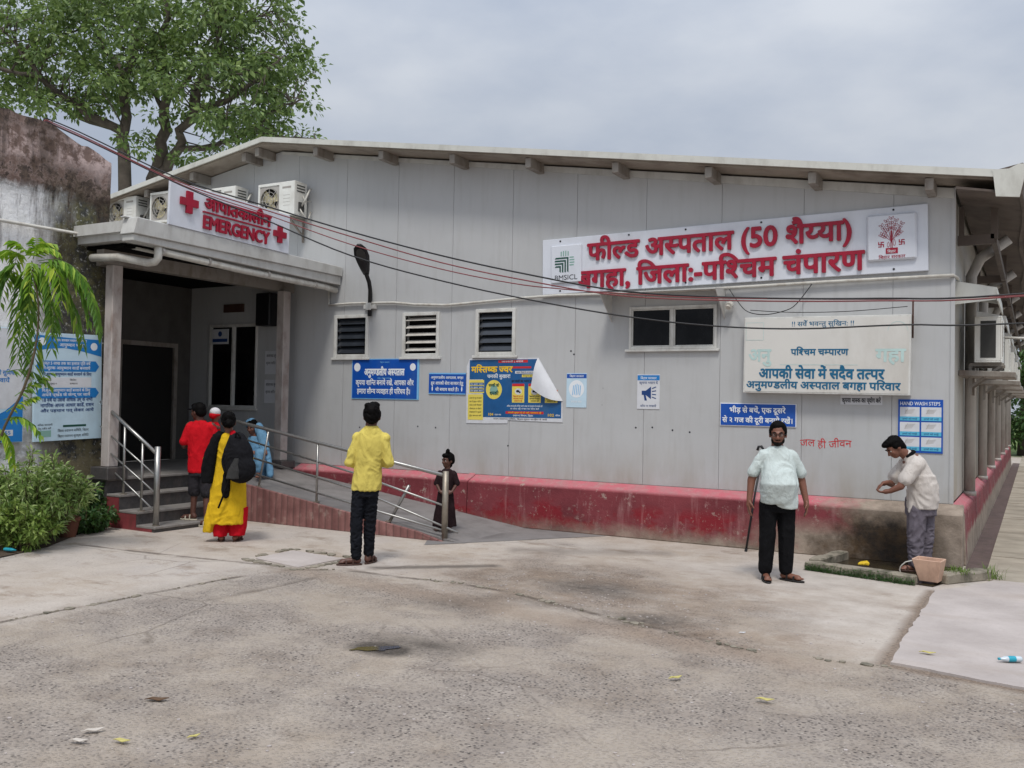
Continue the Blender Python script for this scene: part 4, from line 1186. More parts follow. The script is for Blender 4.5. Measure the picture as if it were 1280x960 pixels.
for br in ((-0.10, 0.16), (-0.05, 0.21), (0.0, 0.24), (0.05, 0.21), (0.11, 0.17), (-0.10, 0.06), (0.09, 0.08)):
    stroke(m, (ex, ey - 0.1 + abs(br[0]) * 0.2), (ex + br[0], ey - 0.06 + br[1]), 0.006, 0.1023 + 0.0003 * (abs(br[0]) * 100 % 3))
    L_ = math.hypot(br[0], br[1]); an = math.atan2(br[1], br[0])
    for k, fr_ in enumerate((0.55, 0.8, 1.05)):
        for sgn in (-1, 1):
            bx, by = ex + br[0] * fr_, ey - 0.06 + br[1] * fr_
            aa = an + sgn * 0.6
            leafring(m, bx + 0.024 * math.cos(aa), by + 0.024 * math.sin(aa), aa, 0.046, 0.024, 0.1033 + 0.0002 * k)
stroke(m, (ex - 0.006, ey - 0.17), (ex - 0.006, ey + 0.05), 0.008, 0.1042); stroke(m, (ex + 0.01, ey - 0.17), (ex + 0.008, ey + 0.05), 0.008, 0.1045)
leafring(m, ex - 0.035, ey - 0.12, PI / 2, 0.07, 0.03, 0.1047); leafring(m, ex + 0.035, ey - 0.10, PI / 2, 0.08, 0.03, 0.1047)
m.build('emblem_tree', M['red'], pl)
m = MB()
for sx_ in (-0.12, 0.12):
    bx, by, q, w2 = ex + sx_, ey - 0.115 + (0.015 if sx_ > 0 else 0), 0.034, 0.012
    stroke(m, (bx - q, by), (bx + q, by), w2, 0.1025); stroke(m, (bx, by - q), (bx, by + q), w2, 0.1029)
    stroke(m, (bx, by + q - w2 / 2), (bx + q, by + q - w2 / 2), w2, 0.1033); stroke(m, (bx + q - w2 / 2, by), (bx + q - w2 / 2, by - q), w2, 0.1036)
    stroke(m, (bx, by - q + w2 / 2), (bx - q, by - q + w2 / 2), w2, 0.1033); stroke(m, (bx - q + w2 / 2, by), (bx - q + w2 / 2, by + q), w2, 0.1036)
m.build('emblem_mark', M['red'], pl)
bb = rect('emblem_base', pl, f, ex - 0.065, ex + 0.075, ey - 0.235, ey - 0.165, 0.10, 0.106, M['red'])
write('emblem_lettering', pl, f, [('बिहार', ex - 0.045, ex + 0.05, ey - 0.225, 0.03)], M['inkwhite'], base=0.1075, bold=0.0, res=2)
write('emblem_lettering', pl, f, [('बिहार सरकार', ex - 0.15, ex + 0.16, ey - 0.295, 0.036)], M['red'], base=0.1025, bold=0.012, res=2)
m = MB()
for x in (0.3, 1.4, 2.25, 3.3, 4.95):
    for y in (0.045, H_ - 0.04): m.disc(f.p(x, y, 0.05), 0.014, (0, -1, 0), 8, 0.006)
m.build('fixing_bolt', M['inkdark'], hs)

# ---- emergency sign on the canopy
f = Frame((-9.56, -3.72, 4.235), (0, 1, -0.026), (1, 0, 0))
es = thing('emergency_sign', 'white emergency sign with two red crosses standing on the porch canopy', 'sign', (-9.56, -2.5, 4.2))
rect('panel', es, f, 0, 2.36, 0, 0.62, 0.0, 0.04, M['signwhite'], 0.005)
write('lettering', es, f, [('आपातकालीन', 0.60, 1.92, 0.345, 0.155)], M['red'], depth=0.024, base=0.043, bold=0.027, res=4)
write('lettering', es, f, [('EMERGENCY', 0.58, 1.90, 0.065, 0.185)], M['red'], depth=0.024, base=0.043, bold=0.03, res=4)
rect('rule', es, f, 0.58, 1.92, 0.288, 0.308, 0.04, 0.07, M['red'])
for x, y, a in ((0.325, 0.37, 0.155), (2.13, 0.27, 0.135)):
    m = MB(); w = a * 0.34
    m.prism([f.p(px, py, 0.04) for px, py in ((x - w, y - a), (x + w, y - a), (x + w, y - w), (x + a, y - w), (x + a, y + w), (x + w, y + w), (x + w, y + a), (x - w, y + a), (x - w, y + w), (x - a, y + w), (x - a, y - w), (x - w, y - w))], f.n * 0.035)
    m.build('cross', M['red'], es)
for y in (0.5, 1.86):
    m = MB(); m.bar(f.p(y, 0.3, -0.02), f.p(y, -0.12, -0.02), 0.04, 0.04); m.bar(f.p(y, 0.45, -0.02), f.p(y, -0.06, -0.5), 0.03, 0.03); m.build('support_strut', M['steelworn'], es)

# ---- light box
f = Frame((-2.52, -0.16, 2.055), (1, 0, -0.008), (0, -1, 0))
lb = thing('lightbox_sign', 'deep pale lightbox sign with teal Hindi lettering under the cables', 'sign', (-1.5, 0, 2.05))
LW, LH = 2.06, 1.0
rect('box', lb, f, 0, LW, 0, LH, -0.155, 0.0, M['whiteframe'], 0.006)
rect('face', lb, f, 0.022, LW - 0.022, 0.022, LH - 0.022, 0.0, 0.004, M['lightbox'])
write('lettering', lb, f, [('!! सर्वे भवन्तु सुखिन: !!', 0.62, 1.40, 0.875, 0.055)], M['inkteal'], base=0.006, bold=0.01, res=2)
write('lettering', lb, f, [('पश्चिम चम्पारण', 0.62, 1.33, 0.50, 0.075)], M['inkteal'], base=0.006, bold=0.03, res=3)
write('lettering', lb, f, [('आपकी सेवा में सदैव तत्पर', 0.21, 1.76, 0.20, 0.115)], M['inkteal'], base=0.006, bold=0.035, res=3)
write('lettering', lb, f, [('अनुमण्डलीय अस्पताल बगहा परिवार', 0.045, 1.95, 0.065, 0.085)], M['inkteal'], base=0.006, bold=0.03, res=3)
w = write('faded_lettering', lb, f, [('अनु', 0.07, 0.36, 0.42, 0.15), ('गहा', 1.66, 2.0, 0.42, 0.15)], M['inkghost'], base=0.0058, bold=0.03, res=2)
m = MB(); stroke(m, (0.48, 0.375), (1.45, 0.375), 0.006, 0.006, f)
for a, b in (((0.03, 0.70), (0.26, 0.70)), ((0.26, 0.70), (0.26, 0.93)), ((0.26, 0.93), (0.03, 0.93)), ((0.03, 0.93), (0.03, 0.70))): stroke(m, a, b, 0.005, 0.0062, f)
for k in range(10):
    a0 = k * PI / 9; a1 = (k + 1) * PI / 9
    if k < 9: stroke(m, (1.91 + 0.115 * math.cos(a0), 0.80 + 0.115 * math.sin(a0)), (1.91 + 0.115 * math.cos(a1), 0.80 + 0.115 * math.sin(a1)), 0.005, 0.0064 + 0.0002 * (k % 2), f)
m.build('faded_outline', M['inkghost'], lb)

def board(name, label, cat, x0, x1, z0, z1, mat, d=0.012, tilt=0.0, bevel=0.0):
    fr = Frame((x0, -0.003, z0), (1, 0, tilt), (0, -1, 0))
    r = thing(name, label, cat, ((x0 + x1) / 2, 0, z0))
    rect('panel', r, fr, 0, x1 - x0, 0, z1 - z0, 0, d, mat, bevel)
    return r, fr, x1 - x0, z1 - z0
# ---- blue notice under the first two louvred windows
r, f, w, h = board('blue_notice', 'larger blue notice with two white seals under the left louvred windows', 'notice', -9.28, -7.89, 1.885, 2.56, M['paleblue'])
rect('blue_field', r, f, 0.012, w - 0.035, 0.012, h - 0.012, 0.012, 0.014, M['signblue'])
write('lettering', r, f, [('अनुमण्डलीय अस्पताल', 0.27, 1.10, 0.40, 0.10)], M['inkwhite'], base=0.0155, bold=0.045, res=2)
write('lettering', r, f, [('कृपया शान्ति बनाये रखें, आपका और', 0.09, 1.29, 0.235, 0.075), ('हमारा सौम्य व्यवहार ही परिचय है।', 0.12, 1.23, 0.09, 0.075)], M['inkwhite'], base=0.0155, bold=0.025, res=2)
write('small_lettering', r, f, [('बिहार सरकार', 0.60, 0.79, 0.605, 0.02), ('बगहा, पश्चिम चम्पारण', 0.55, 0.83, 0.335, 0.024)], M['paleblue'], base=0.0155, bold=0.0, res=2)
for x, q in ((0.115, 0.068), (1.27, 0.058)):
    m = MB(); fdisc(m, f, x, 0.535, q, q * 1.05, 0.0158); m.build('seal', M['inkwhite'], r)
# ---- small blue notice
r, f, w, h = board('blue_notice', 'smallest blue notice beside the encephalitis fever poster', 'notice', -7.69, -6.985, 1.985, 2.325, M['signblue'], tilt=-0.006)
write('lettering', r, f, [('अनुमण्डलीय अस्पताल, बगहा', 0.04, 0.66, 0.245, 0.036), ('हम आपकी सेवा सत्कार हेतु', 0.04, 0.66, 0.15, 0.045), ('सी बचाव करते हैं।', 0.13, 0.58, 0.05, 0.045)], M['inkwhite'], base=0.0135, bold=0.02, res=2)
rect('edge_strip', r, f, 0, w, h - 0.02, h, 0.0122, 0.0135, M['paleblue'])
rect('edge_strip', r, f, 0, w, 0, 0.014, 0.0122, 0.0135, M['paleblue'])
m = MB()
for x in (0.07, 0.635): fdisc(m, f, x, 0.085, 0.012, 0.04, 0.0139, 10); fdisc(m, f, x, 0.14, 0.011, 0.011, 0.0141, 10)
m.build('figure_mark', M['inkwhite'], r)
# ---- fever poster with a curled corner
r = thing('fever_poster', 'torn blue and yellow fever poster with its upper right corner curled down', 'poster', (-6.1, 0, 1.54))
f = Frame((-6.965, -0.003, 1.53), (1, 0, 0.008), (0, -1, 0))
PW, PH = 1.70, 1.015
m = MB(); m.prism([f.p(x, y, 0) for x, y in ((0, 0), (0.35, 0.0), (0.75, 0.01), (0.76, 0.06), (1.1, 0.05), (PW, 0.04), (PW, 0.36), (1.28, PH), (0.05, PH), (0.0, 0.9))], f.n * 0.006)
m.build('paper_sheet', M['paper'], r)
m = MB(); m.prism([f.p(x, y, 0.006) for x, y in ((0.30, 0.10), (1.675, 0.10), (1.675, 0.385), (1.262, PH - 0.02), (0.055, PH - 0.02), (0.055, 0.69), (0.30, 0.69))], f.n * 0.0015)
m.build('blue_field', M['posterblue'], r)
# curled corner: a cone-like flap rolling off the wall
m = MB(); fs = []; vs = []
n = 12
A, B, Cc = (1.275, PH), (1.705, 0.36), (1.19, 0.56)
idx = {}
for i in range(n + 1):
    for j in range(n + 1 - i):
        a_, b_, c_ = 1 - (i + j) / n, i / n, j / n
        x = a_ * A[0] + b_ * B[0] + c_ * Cc[0]; y = a_ * A[1] + b_ * B[1] + c_ * Cc[1]
        y -= 0.07 * b_ * c_ * 3
        idx[(i, j)] = len(vs)
        vs.append(f.p(x, y, 0.012 + 0.10 * c_ * (1 - 0.35 * c_) + 0.05 * math.sin(PI * c_) * (a_ + b_)))
for i in range(n):
    for j in range(n - i):
        fs.append((idx[(i, j)], idx[(i, j + 1)], idx[(i + 1, j)]))
        if j < n - i - 1: fs.append((idx[(i, j + 1)], idx[(i + 1, j + 1)], idx[(i + 1, j)]))
m.add(vs, fs)
m.build('curled_corner', M['paper'], r, smooth=True)
write('headline', r, f, [('मस्तिष्क ज्वर', 0.09, 0.83, 0.80, 0.085)], M['inkyellow'], base=0.009, bold=0.035, res=2)
write('lettering', r, f, [('चमकी बुखार!', 0.38, 0.80, 0.71, 0.05)], M['inkwhite'], base=0.009, bold=0.015, res=2)
rect('red_band', r, f, 0.58, 1.10, 0.945, 0.985, 0.0076, 0.0085, M['inkred'])
write('band_lettering', r, f, [('जानकारी | बचाव', 0.64, 1.02, 0.952, 0.022)], M['inkwhite'], base=0.009, bold=0.01, res=2)
rect('red_band', r, f, 0.80, 1.16, 0.855, 0.885, 0.0076, 0.0085, M['inkred'])
rect('white_band', r, f, 0.88, 1.24, 0.775, 0.815, 0.0076, 0.0085, M['paper'])
write('band_lettering', r, f, [('लक्षण दिखते ही अस्पताल जायें', 0.90, 1.22, 0.783, 0.02)], M['inkdark'], base=0.009, bold=0.01, res=2)
rect('yellow_band', r, f, 1.0, 1.24, 0.72, 0.76, 0.0076, 0.0085, M['posteryellow'])
write('band_lettering', r, f, [('निःशुल्क इलाज', 1.02, 1.21, 0.728, 0.02)], M['inkdark'], base=0.009, bold=0.01, res=2)
rect('yellow_panel', r, f, 0.05, 0.325, 0.475, 0.68, 0.0078, 0.0086, M['posteryellow'])
for k in range(3): rect('row', r, f, 0.065, 0.32, 0.495 + 0.052 * k, 0.535 + 0.052 * k, 0.0088, 0.0096, M['posterblue'])
write('row_lettering', r, f, [('तेज बुखार आना', 0.075, 0.30, 0.502 + 0.052 * k, 0.018) for k in range(3)], M['inkwhite'], base=0.010, bold=0.01, res=2)
rect('yellow_panel', r, f, 0.03, 0.31, 0.055, 0.455, 0.0078, 0.0088, M['posteryellow'])
write('panel_lettering', r, f, [(t, 0.06, 0.28, 0.385 - 0.055 * k, 0.02) for k, t in enumerate(('बच्चों को धूप से बचायें', 'रात में भूखा न सोने दें', 'साफ पानी पिलायें', 'ओआरएस का घोल दें', 'मच्छरदानी में सुलायें', 'तुरंत अस्पताल लायें'))], M['inkdark'], base=0.0095, bold=0.012, res=2)
m = MB(); fdisc(m, f, 0.505, 0.53, 0.145, 0.15, 0.0095); m.build('yellow_disc', M['posteryellow'], r)
m = MB(); fdisc(m, f, 0.505, 0.525, 0.075, 0.08, 0.0105, 8); m.build('disc_figure', M['palegreen'], r)
write('disc_lettering', r, f, [('चमकी को', 0.41, 0.60, 0.575, 0.04), ('धमकी', 0.43, 0.59, 0.445, 0.05)], M['inkgreen'], base=0.0112, bold=0.03, res=2)
write('lettering', r, f, [('इन बातों का ध्यान रखें', 0.82, 1.20, 0.645, 0.028)], M['inkdark'], base=0.009, bold=0.02, res=2)
for k in range(3):
    x = 0.83 + k * 0.285; y1 = 0.615 if k < 2 else 0.52
    rect('card', r, f, x, x + 0.215, 0.33, y1, 0.008, 0.009, M['posteryellow'])
    rect('card_head', r, f, x + 0.002, x + 0.213, y1 - 0.035, y1 + 0.005, 0.0092, 0.010, M['inkred'])
    m = MB(); fdisc(m, f, x + 0.11, 0.50, 0.062, 0.05, 0.0096, 14); m.build('card_picture', M['paper'], r)
    m = MB(); fdisc(m, f, x + 0.10, 0.505, 0.03, 0.02, 0.0104, 9); fdisc(m, f, x + 0.135, 0.49, 0.018, 0.014, 0.0108, 8); m.build('card_figure', M['inkdark'], r)
    write('card_lettering', r, f, [('खिलाओ जगाओ', x + 0.02, x + 0.195, 0.415, 0.02), ('अस्पताल ले जाओ', x + 0.02, x + 0.195, 0.38, 0.02), ('सावधान रहें', x + 0.04, x + 0.18, 0.345, 0.02)], M['inkred'] if k == 0 else M['inkdark'], base=0.0098, bold=0.015, res=2)
write('lettering', r, f, [('अधिक जानकारी के लिए अपने आशा या एएनएम से सम्पर्क करें', 0.74, 1.36, 0.265, 0.022), ('या टोल फ्री नम्बर पर फोन करें', 0.80, 1.30, 0.225, 0.02), ('स्वास्थ्य विभाग, बिहार', 0.85, 1.20, 0.118, 0.024)], M['inkwhite'], base=0.009, bold=0.01, res=2)
rect('red_band', r, f, 0.72, 1.38, 0.158, 0.195, 0.0076, 0.0085, M['inkred'])
write('band_lettering', r, f, [('चमकी बुखार से डरें नहीं, सावधान रहें', 0.76, 1.34, 0.165, 0.02)], M['inkyellow'], base=0.009, bold=0.01, res=2)
write('foot_lettering', r, f, [('104', 0.40, 0.50, 0.125, 0.04), ('102', 1.44, 1.56, 0.125, 0.04)], M['inkyellow'], base=0.009, bold=0.02, res=2)
write('foot_lettering', r, f, [('आयुष्मान भारत', 0.52, 0.64, 0.13, 0.02), ('जीविका', 1.58, 1.66, 0.13, 0.02)], M['inkwhite'], base=0.009, bold=0.01, res=2)
write('foot_lettering', r, f, [('राज्य स्वास्थ्य समिति, बिहार द्वारा जनहित में जारी', 0.50, 1.44, 0.065, 0.02)], M['inkdark'], base=0.0066, bold=0.01, res=2)
# ---- two small sheets
r, f, w, h = board('small_poster', 'small pale blue poster with a white round picture right of the fever poster', 'poster', -5.21, -4.88, 1.812, 2.32, M['paperblue'], 0.005)
rect('title_strip', r, f, 0.004, w - 0.004, h - 0.075, h - 0.012, 0.005, 0.0062, M['signblue'])
write('lettering', r, f, [('बिहार सरकार', 0.05, w - 0.05, h - 0.06, 0.028)], M['inkwhite'], base=0.0068, bold=0.01, res=2)
m = MB(); fdisc(m, f, 0.165, 0.275, 0.125, 0.13, 0.0062); m.build('picture_disc', M['inkwhite'], r)
m = MB()
for k in range(5): stroke(m, (0.10 + 0.03 * k, 0.18 + 0.01 * (k % 2)), (0.12 + 0.028 * k, 0.35 - 0.012 * abs(k - 2)), 0.012, 0.007 + 0.0002 * k, f)
m.build('picture_mark', M['paleblue'], r)
write('lettering', r, f, [('स्वच्छ जल', 0.08, 0.25, 0.07, 0.03)], M['inkwhite'], base=0.0064, bold=0.01, res=2)
r, f, w, h = board('small_poster', 'small white poster with a blue loudspeaker picture left of the distancing sign', 'poster', -4.085, -3.745, 1.81, 2.303, M['paper'], 0.005)
rect('title_strip', r, f, 0.004, w - 0.004, h - 0.085, h - 0.012, 0.005, 0.0062, M['midblue'])
write('lettering', r, f, [('बिहार सरकार', 0.05, w - 0.05, h - 0.07, 0.03)], M['inkwhite'], base=0.0068, bold=0.01, res=2)
write('lettering', r, f, [('कृपया ध्यान दें', 0.03, w - 0.03, h - 0.135, 0.03), ('शोर न मचायें', 0.05, w - 0.05, 0.03, 0.026)], M['inkblue'], base=0.0064, bold=0.012, res=2)
m = MB()
flat(m, f, [(0.07, 0.20), (0.13, 0.20), (0.21, 0.14), (0.21, 0.32), (0.13, 0.26), (0.07, 0.26)], 0.0064)
flat(m, f, [(0.10, 0.20), (0.13, 0.20), (0.15, 0.12), (0.115, 0.12)], 0.0068)
for k in range(4): stroke(m, (0.225, 0.17 + 0.04 * k), (0.285, 0.15 + 0.055 * k), 0.014, 0.0066 + 0.0002 * k, f)
m.build('loudspeaker_picture', M['inkblue'], r)
# ---- distancing sign
r, f, w, h = board('blue_notice', 'blue distancing sign in white Hindi just above the man with the mint shirt', 'notice', -2.87, -1.85, 1.605, 1.915, M['inkwhite'], bevel=0.004)
rect('blue_field', r, f, 0.01, w - 0.01, 0.01, h - 0.01, 0.012, 0.0145, M['signblue'])
write('lettering', r, f, [('भीड़ से बचें, एक दूसरे', 0.13, 0.88, 0.185, 0.062), ('से २ गज की दूरी बनाये रखें।', 0.035, 0.98, 0.05, 0.062)], M['inkwhite'], base=0.016, bold=0.025, res=3)
# ---- mask notice
r, f, w, h = board('mask_notice', 'narrow white paper strip with black lettering directly under the lightbox', 'notice', -1.30, -0.795, 1.918, 2.04, M['paper'], 0.004)
write('lettering', r, f, [('कृपया मास्क का प्रयोग करें', 0.02, 0.485, 0.03, 0.05)], M['inkdark'], base=0.0055, bold=0.03, res=2)
# ---- hand wash steps
r, f, w, h = board('hand_wash_poster', 'blue framed poster of hand wash steps near the building corner', 'poster', -0.608, -0.10, 1.338, 1.995, M['signblue'], 0.008)
write('lettering', r, f, [('HAND WASH STEPS', 0.02, w - 0.03, h - 0.072, 0.045)], M['inkwhite'], base=0.0095, bold=0.012, res=2)
for i in range(3):
    for j in range(2):
        x0 = 0.02 + j * 0.245; y0 = 0.025 + (2 - i) * 0.185
        rect('step_picture', r, f, x0, x0 + 0.225, y0, y0 + 0.168, 0.008, 0.0095, M['paper'])
        rect('caption_strip', r, f, x0, x0 + 0.225, y0, y0 + 0.05, 0.0098, 0.0108, M['teal'])
        write('caption', r, f, [('हाथों को रगड़ें', x0 + 0.03, x0 + 0.195, y0 + 0.012, 0.018)], M['inkblue'], base=0.0114, bold=0.01, res=2)
        m = MB()
        cx, cy = x0 + 0.11, y0 + 0.108
        for k in range(4):
            a = -0.5 + 0.3 * k + i * 0.5
            stroke(m, (cx - 0.05, cy - 0.02 + 0.013 * k), (cx + 0.03 + 0.01 * k, cy + 0.012 * (k - 1) + 0.01 * math.sin(a)), 0.005, 0.0101 + 0.0002 * k, f)
        stroke(m, (cx - 0.055, cy - 0.025), (cx - 0.02, cy + 0.04), 0.005, 0.0111, f)
        m.build('hand_sketch', M['pipegrey'], r)
# ---- red hand-painted graffiti
f = Frame((-1.80, -0.002, 1.36), (1, 0, 0.01), (0, -1, 0))
m = MB(); text_into(m, f, 'जल ही जीवन', 0.0, 0.64, 0.0, 0.085, base=0.001, bold=-0.008, res=3, curve=lambda a: 0.012 * math.sin(a * 14))
o = m.build('painted_slogan', M['inkred']); tag(o, 'thin red hand painted Hindi slogan on the wall between the two men', 'graffiti')

# ---- health scheme boards on the old wall
def wallboard(y0, y1, z0, z1, label, tilt):
    fr = Frame((-10.945, y0, z0), (0, 1, tilt), (1, 0, -0.01))
    r = thing('health_board', label, 'board', (-10.94, (y0 + y1) / 2, z0))
    rect('panel', r, fr, 0, y1 - y0, 0, z1 - z0, -0.02, 0.012, M['paperblue'], 0.004)
    return r, fr, y1 - y0, z1 - z0
r, f, w, h = wallboard(-4.68, -3.63, 1.21, 2.70, 'pale blue health scheme board hung on the mouldy wall beside the porch', 0.03)
m = MB(); flat(m, f, [(0.01, h - 0.25), (0.2, h - 0.22), (0.45, h - 0.20), (0.7, h - 0.235), (w - 0.01, h - 0.31), (w - 0.01, h - 0.07), (0.6, h - 0.06), (0.01, h - 0.03)], 0.0135); m.build('blue_banner', M['midblue'], r)
for sx_, sy_ in ((0.12, h - 0.12), (w - 0.13, h - 0.17)):
    m = MB(); fdisc(m, f, sx_, sy_, 0.055, 0.055, 0.0142); m.build('seal', M['inkwhite'], r)
write('lettering', r, f, [('बिहार सरकार स्वास्थ्य विभाग', 0.3, 0.80, h - 0.11, 0.03), ('आयुष्मान भारत', 0.38, 0.76, h - 0.18, 0.04)], M['inkwhite'], base=0.0142, bold=0.015, res=2)
def ribbon(y0, y1, mat):
    m = MB(); flat(m, f, [(0.09, y0), (w - 0.10, y0), (w - 0.045, (y0 + y1) / 2), (w - 0.10, y1), (0.09, y1), (0.03, (y0 + y1) / 2)], 0.0136); m.build('ribbon', mat, r)
ribbon(h - 0.53, h - 0.38, M['midblue'])
write('ribbon_lettering', r, f, [('मुफ्त 5 लाख तक का इलाज प्रति वर्ष', 0.12, 0.86, h - 0.435, 0.036), ('निःशुल्क आयुष्मान कार्ड बनवायें', 0.12, 0.86, h - 0.50, 0.036)], M['inkwhite'], base=0.0145, bold=0.015, res=2)
write('lettering', r, f, [('निःशुल्क आयुष्मान कार्ड बनवाने के लिए', 0.13, 0.88, h - 0.585, 0.036), ('18 वर्ष या उससे अधिक उम्र के सभी', 0.12, 0.90, h - 0.945, 0.042), ('नागरिक अपना आधार कार्ड, राशन', 0.10, 0.92, h - 1.02, 0.042), ('और पहचान पत्र लेकर आयें', 0.10, 0.92, h - 1.09, 0.036)], M['inkblue'], base=0.0136, bold=0.022, res=2)
rect('white_table', r, f, 0.14, 0.88, h - 0.75, h - 0.61, 0.0122, 0.0134, M['paper'])
write('lettering', r, f, [('दिनांक', 0.16, 0.26, h - 0.66, 0.022), ('शिविर', 0.54, 0.64, h - 0.66, 0.022), ('समय सुबह 9', 0.16, 0.34, h - 0.71, 0.022), ('स्थान', 0.54, 0.66, h - 0.71, 0.022)], M['inkdark'], base=0.0142, bold=0.01, res=2)
ribbon(h - 0.90, h - 0.76, M['midblue'])
write('ribbon_lettering', r, f, [('निःशुल्क आयुष्मान कार्ड बनवाने के लिए', 0.12, 0.86, h - 0.81, 0.034), ('अपने प्रखंड के केन्द्र पर जायें', 0.12, 0.86, h - 0.87, 0.034)], M['inkwhite'], base=0.0145, bold=0.015, res=2)
rect('green_code', r, f, 0.07, 0.26, 0.06, 0.15, 0.0122, 0.0134, M['palegreen'])
rect('pill', r, f, 0.44, 0.80, 0.185, 0.215, 0.0122, 0.0134, M['inkgreen'])
write('lettering', r, f, [('अधिक जानकारी', 0.06, 0.28, 0.215, 0.022), ('हेतु स्कैन करें', 0.07, 0.26, 0.165, 0.022), ('जिला स्वास्थ्य समिति, बिहार', 0.36, 0.84, 0.12, 0.03), ('बिहार स्वास्थ्य सुरक्षा समिति', 0.36, 0.84, 0.045, 0.03)], M['inkdark'], base=0.0136, bold=0.01, res=2)
r, f, w, h = wallboard(-5.85, -4.83, 1.20, 2.72, 'white and blue health scheme board partly behind the sapling at the left edge', 0.015)
rect('white_field', r, f, 0.01, w - 0.01, 0.45, h - 0.01, 0.0122, 0.0134, M['paper'])
m = MB(); flat(m, f, [(0.01, 0.01), (w - 0.01, 0.01), (w - 0.01, 0.62), (w * 0.75, 0.42), (w * 0.5, 0.3), (0.01, 0.2)], 0.0140); m.build('blue_corner', M['midblue'], r)
write('lettering', r, f, [('निःशुल्क इलाज की सुविधा', 0.2, w - 0.12, h - 0.62, 0.05), ('कार्ड बनवायें', 0.4, w - 0.2, h - 0.72, 0.05)], M['midblue'], base=0.0142, bold=0.02, res=2)
rect('white_strip', r, f, 0.35, w - 0.14, 0.09, 0.17, 0.0144, 0.0152, M['paper'])
write('lettering', r, f, [('टोल फ्री 14555', 0.38, w - 0.17, 0.11, 0.04)], M['midblue'], base=0.0156, bold=0.02, res=2)
# paper notices beside the porch window
for lbl, z0, z1 in (('upper small paper notice on the porch wall beside the right post', 2.30, 2.72), ('lower small paper notice on the porch wall beside the right post', 1.78, 2.2)):
    r, f, w, h = board('paper_notice', lbl, 'notice', -11.30, -10.93, z0, z1, M['paper'], 0.004)
    write('lettering', r, f, [('आवश्यक सूचना', 0.03, w - 0.04, h - 0.11, 0.045), ('कृपया शान्ति रखें', 0.03, w - 0.04, h - 0.24, 0.04)], M['inkdark'], base=0.0048, bold=0.012, res=2)
bpy.data.objects.remove(_to)
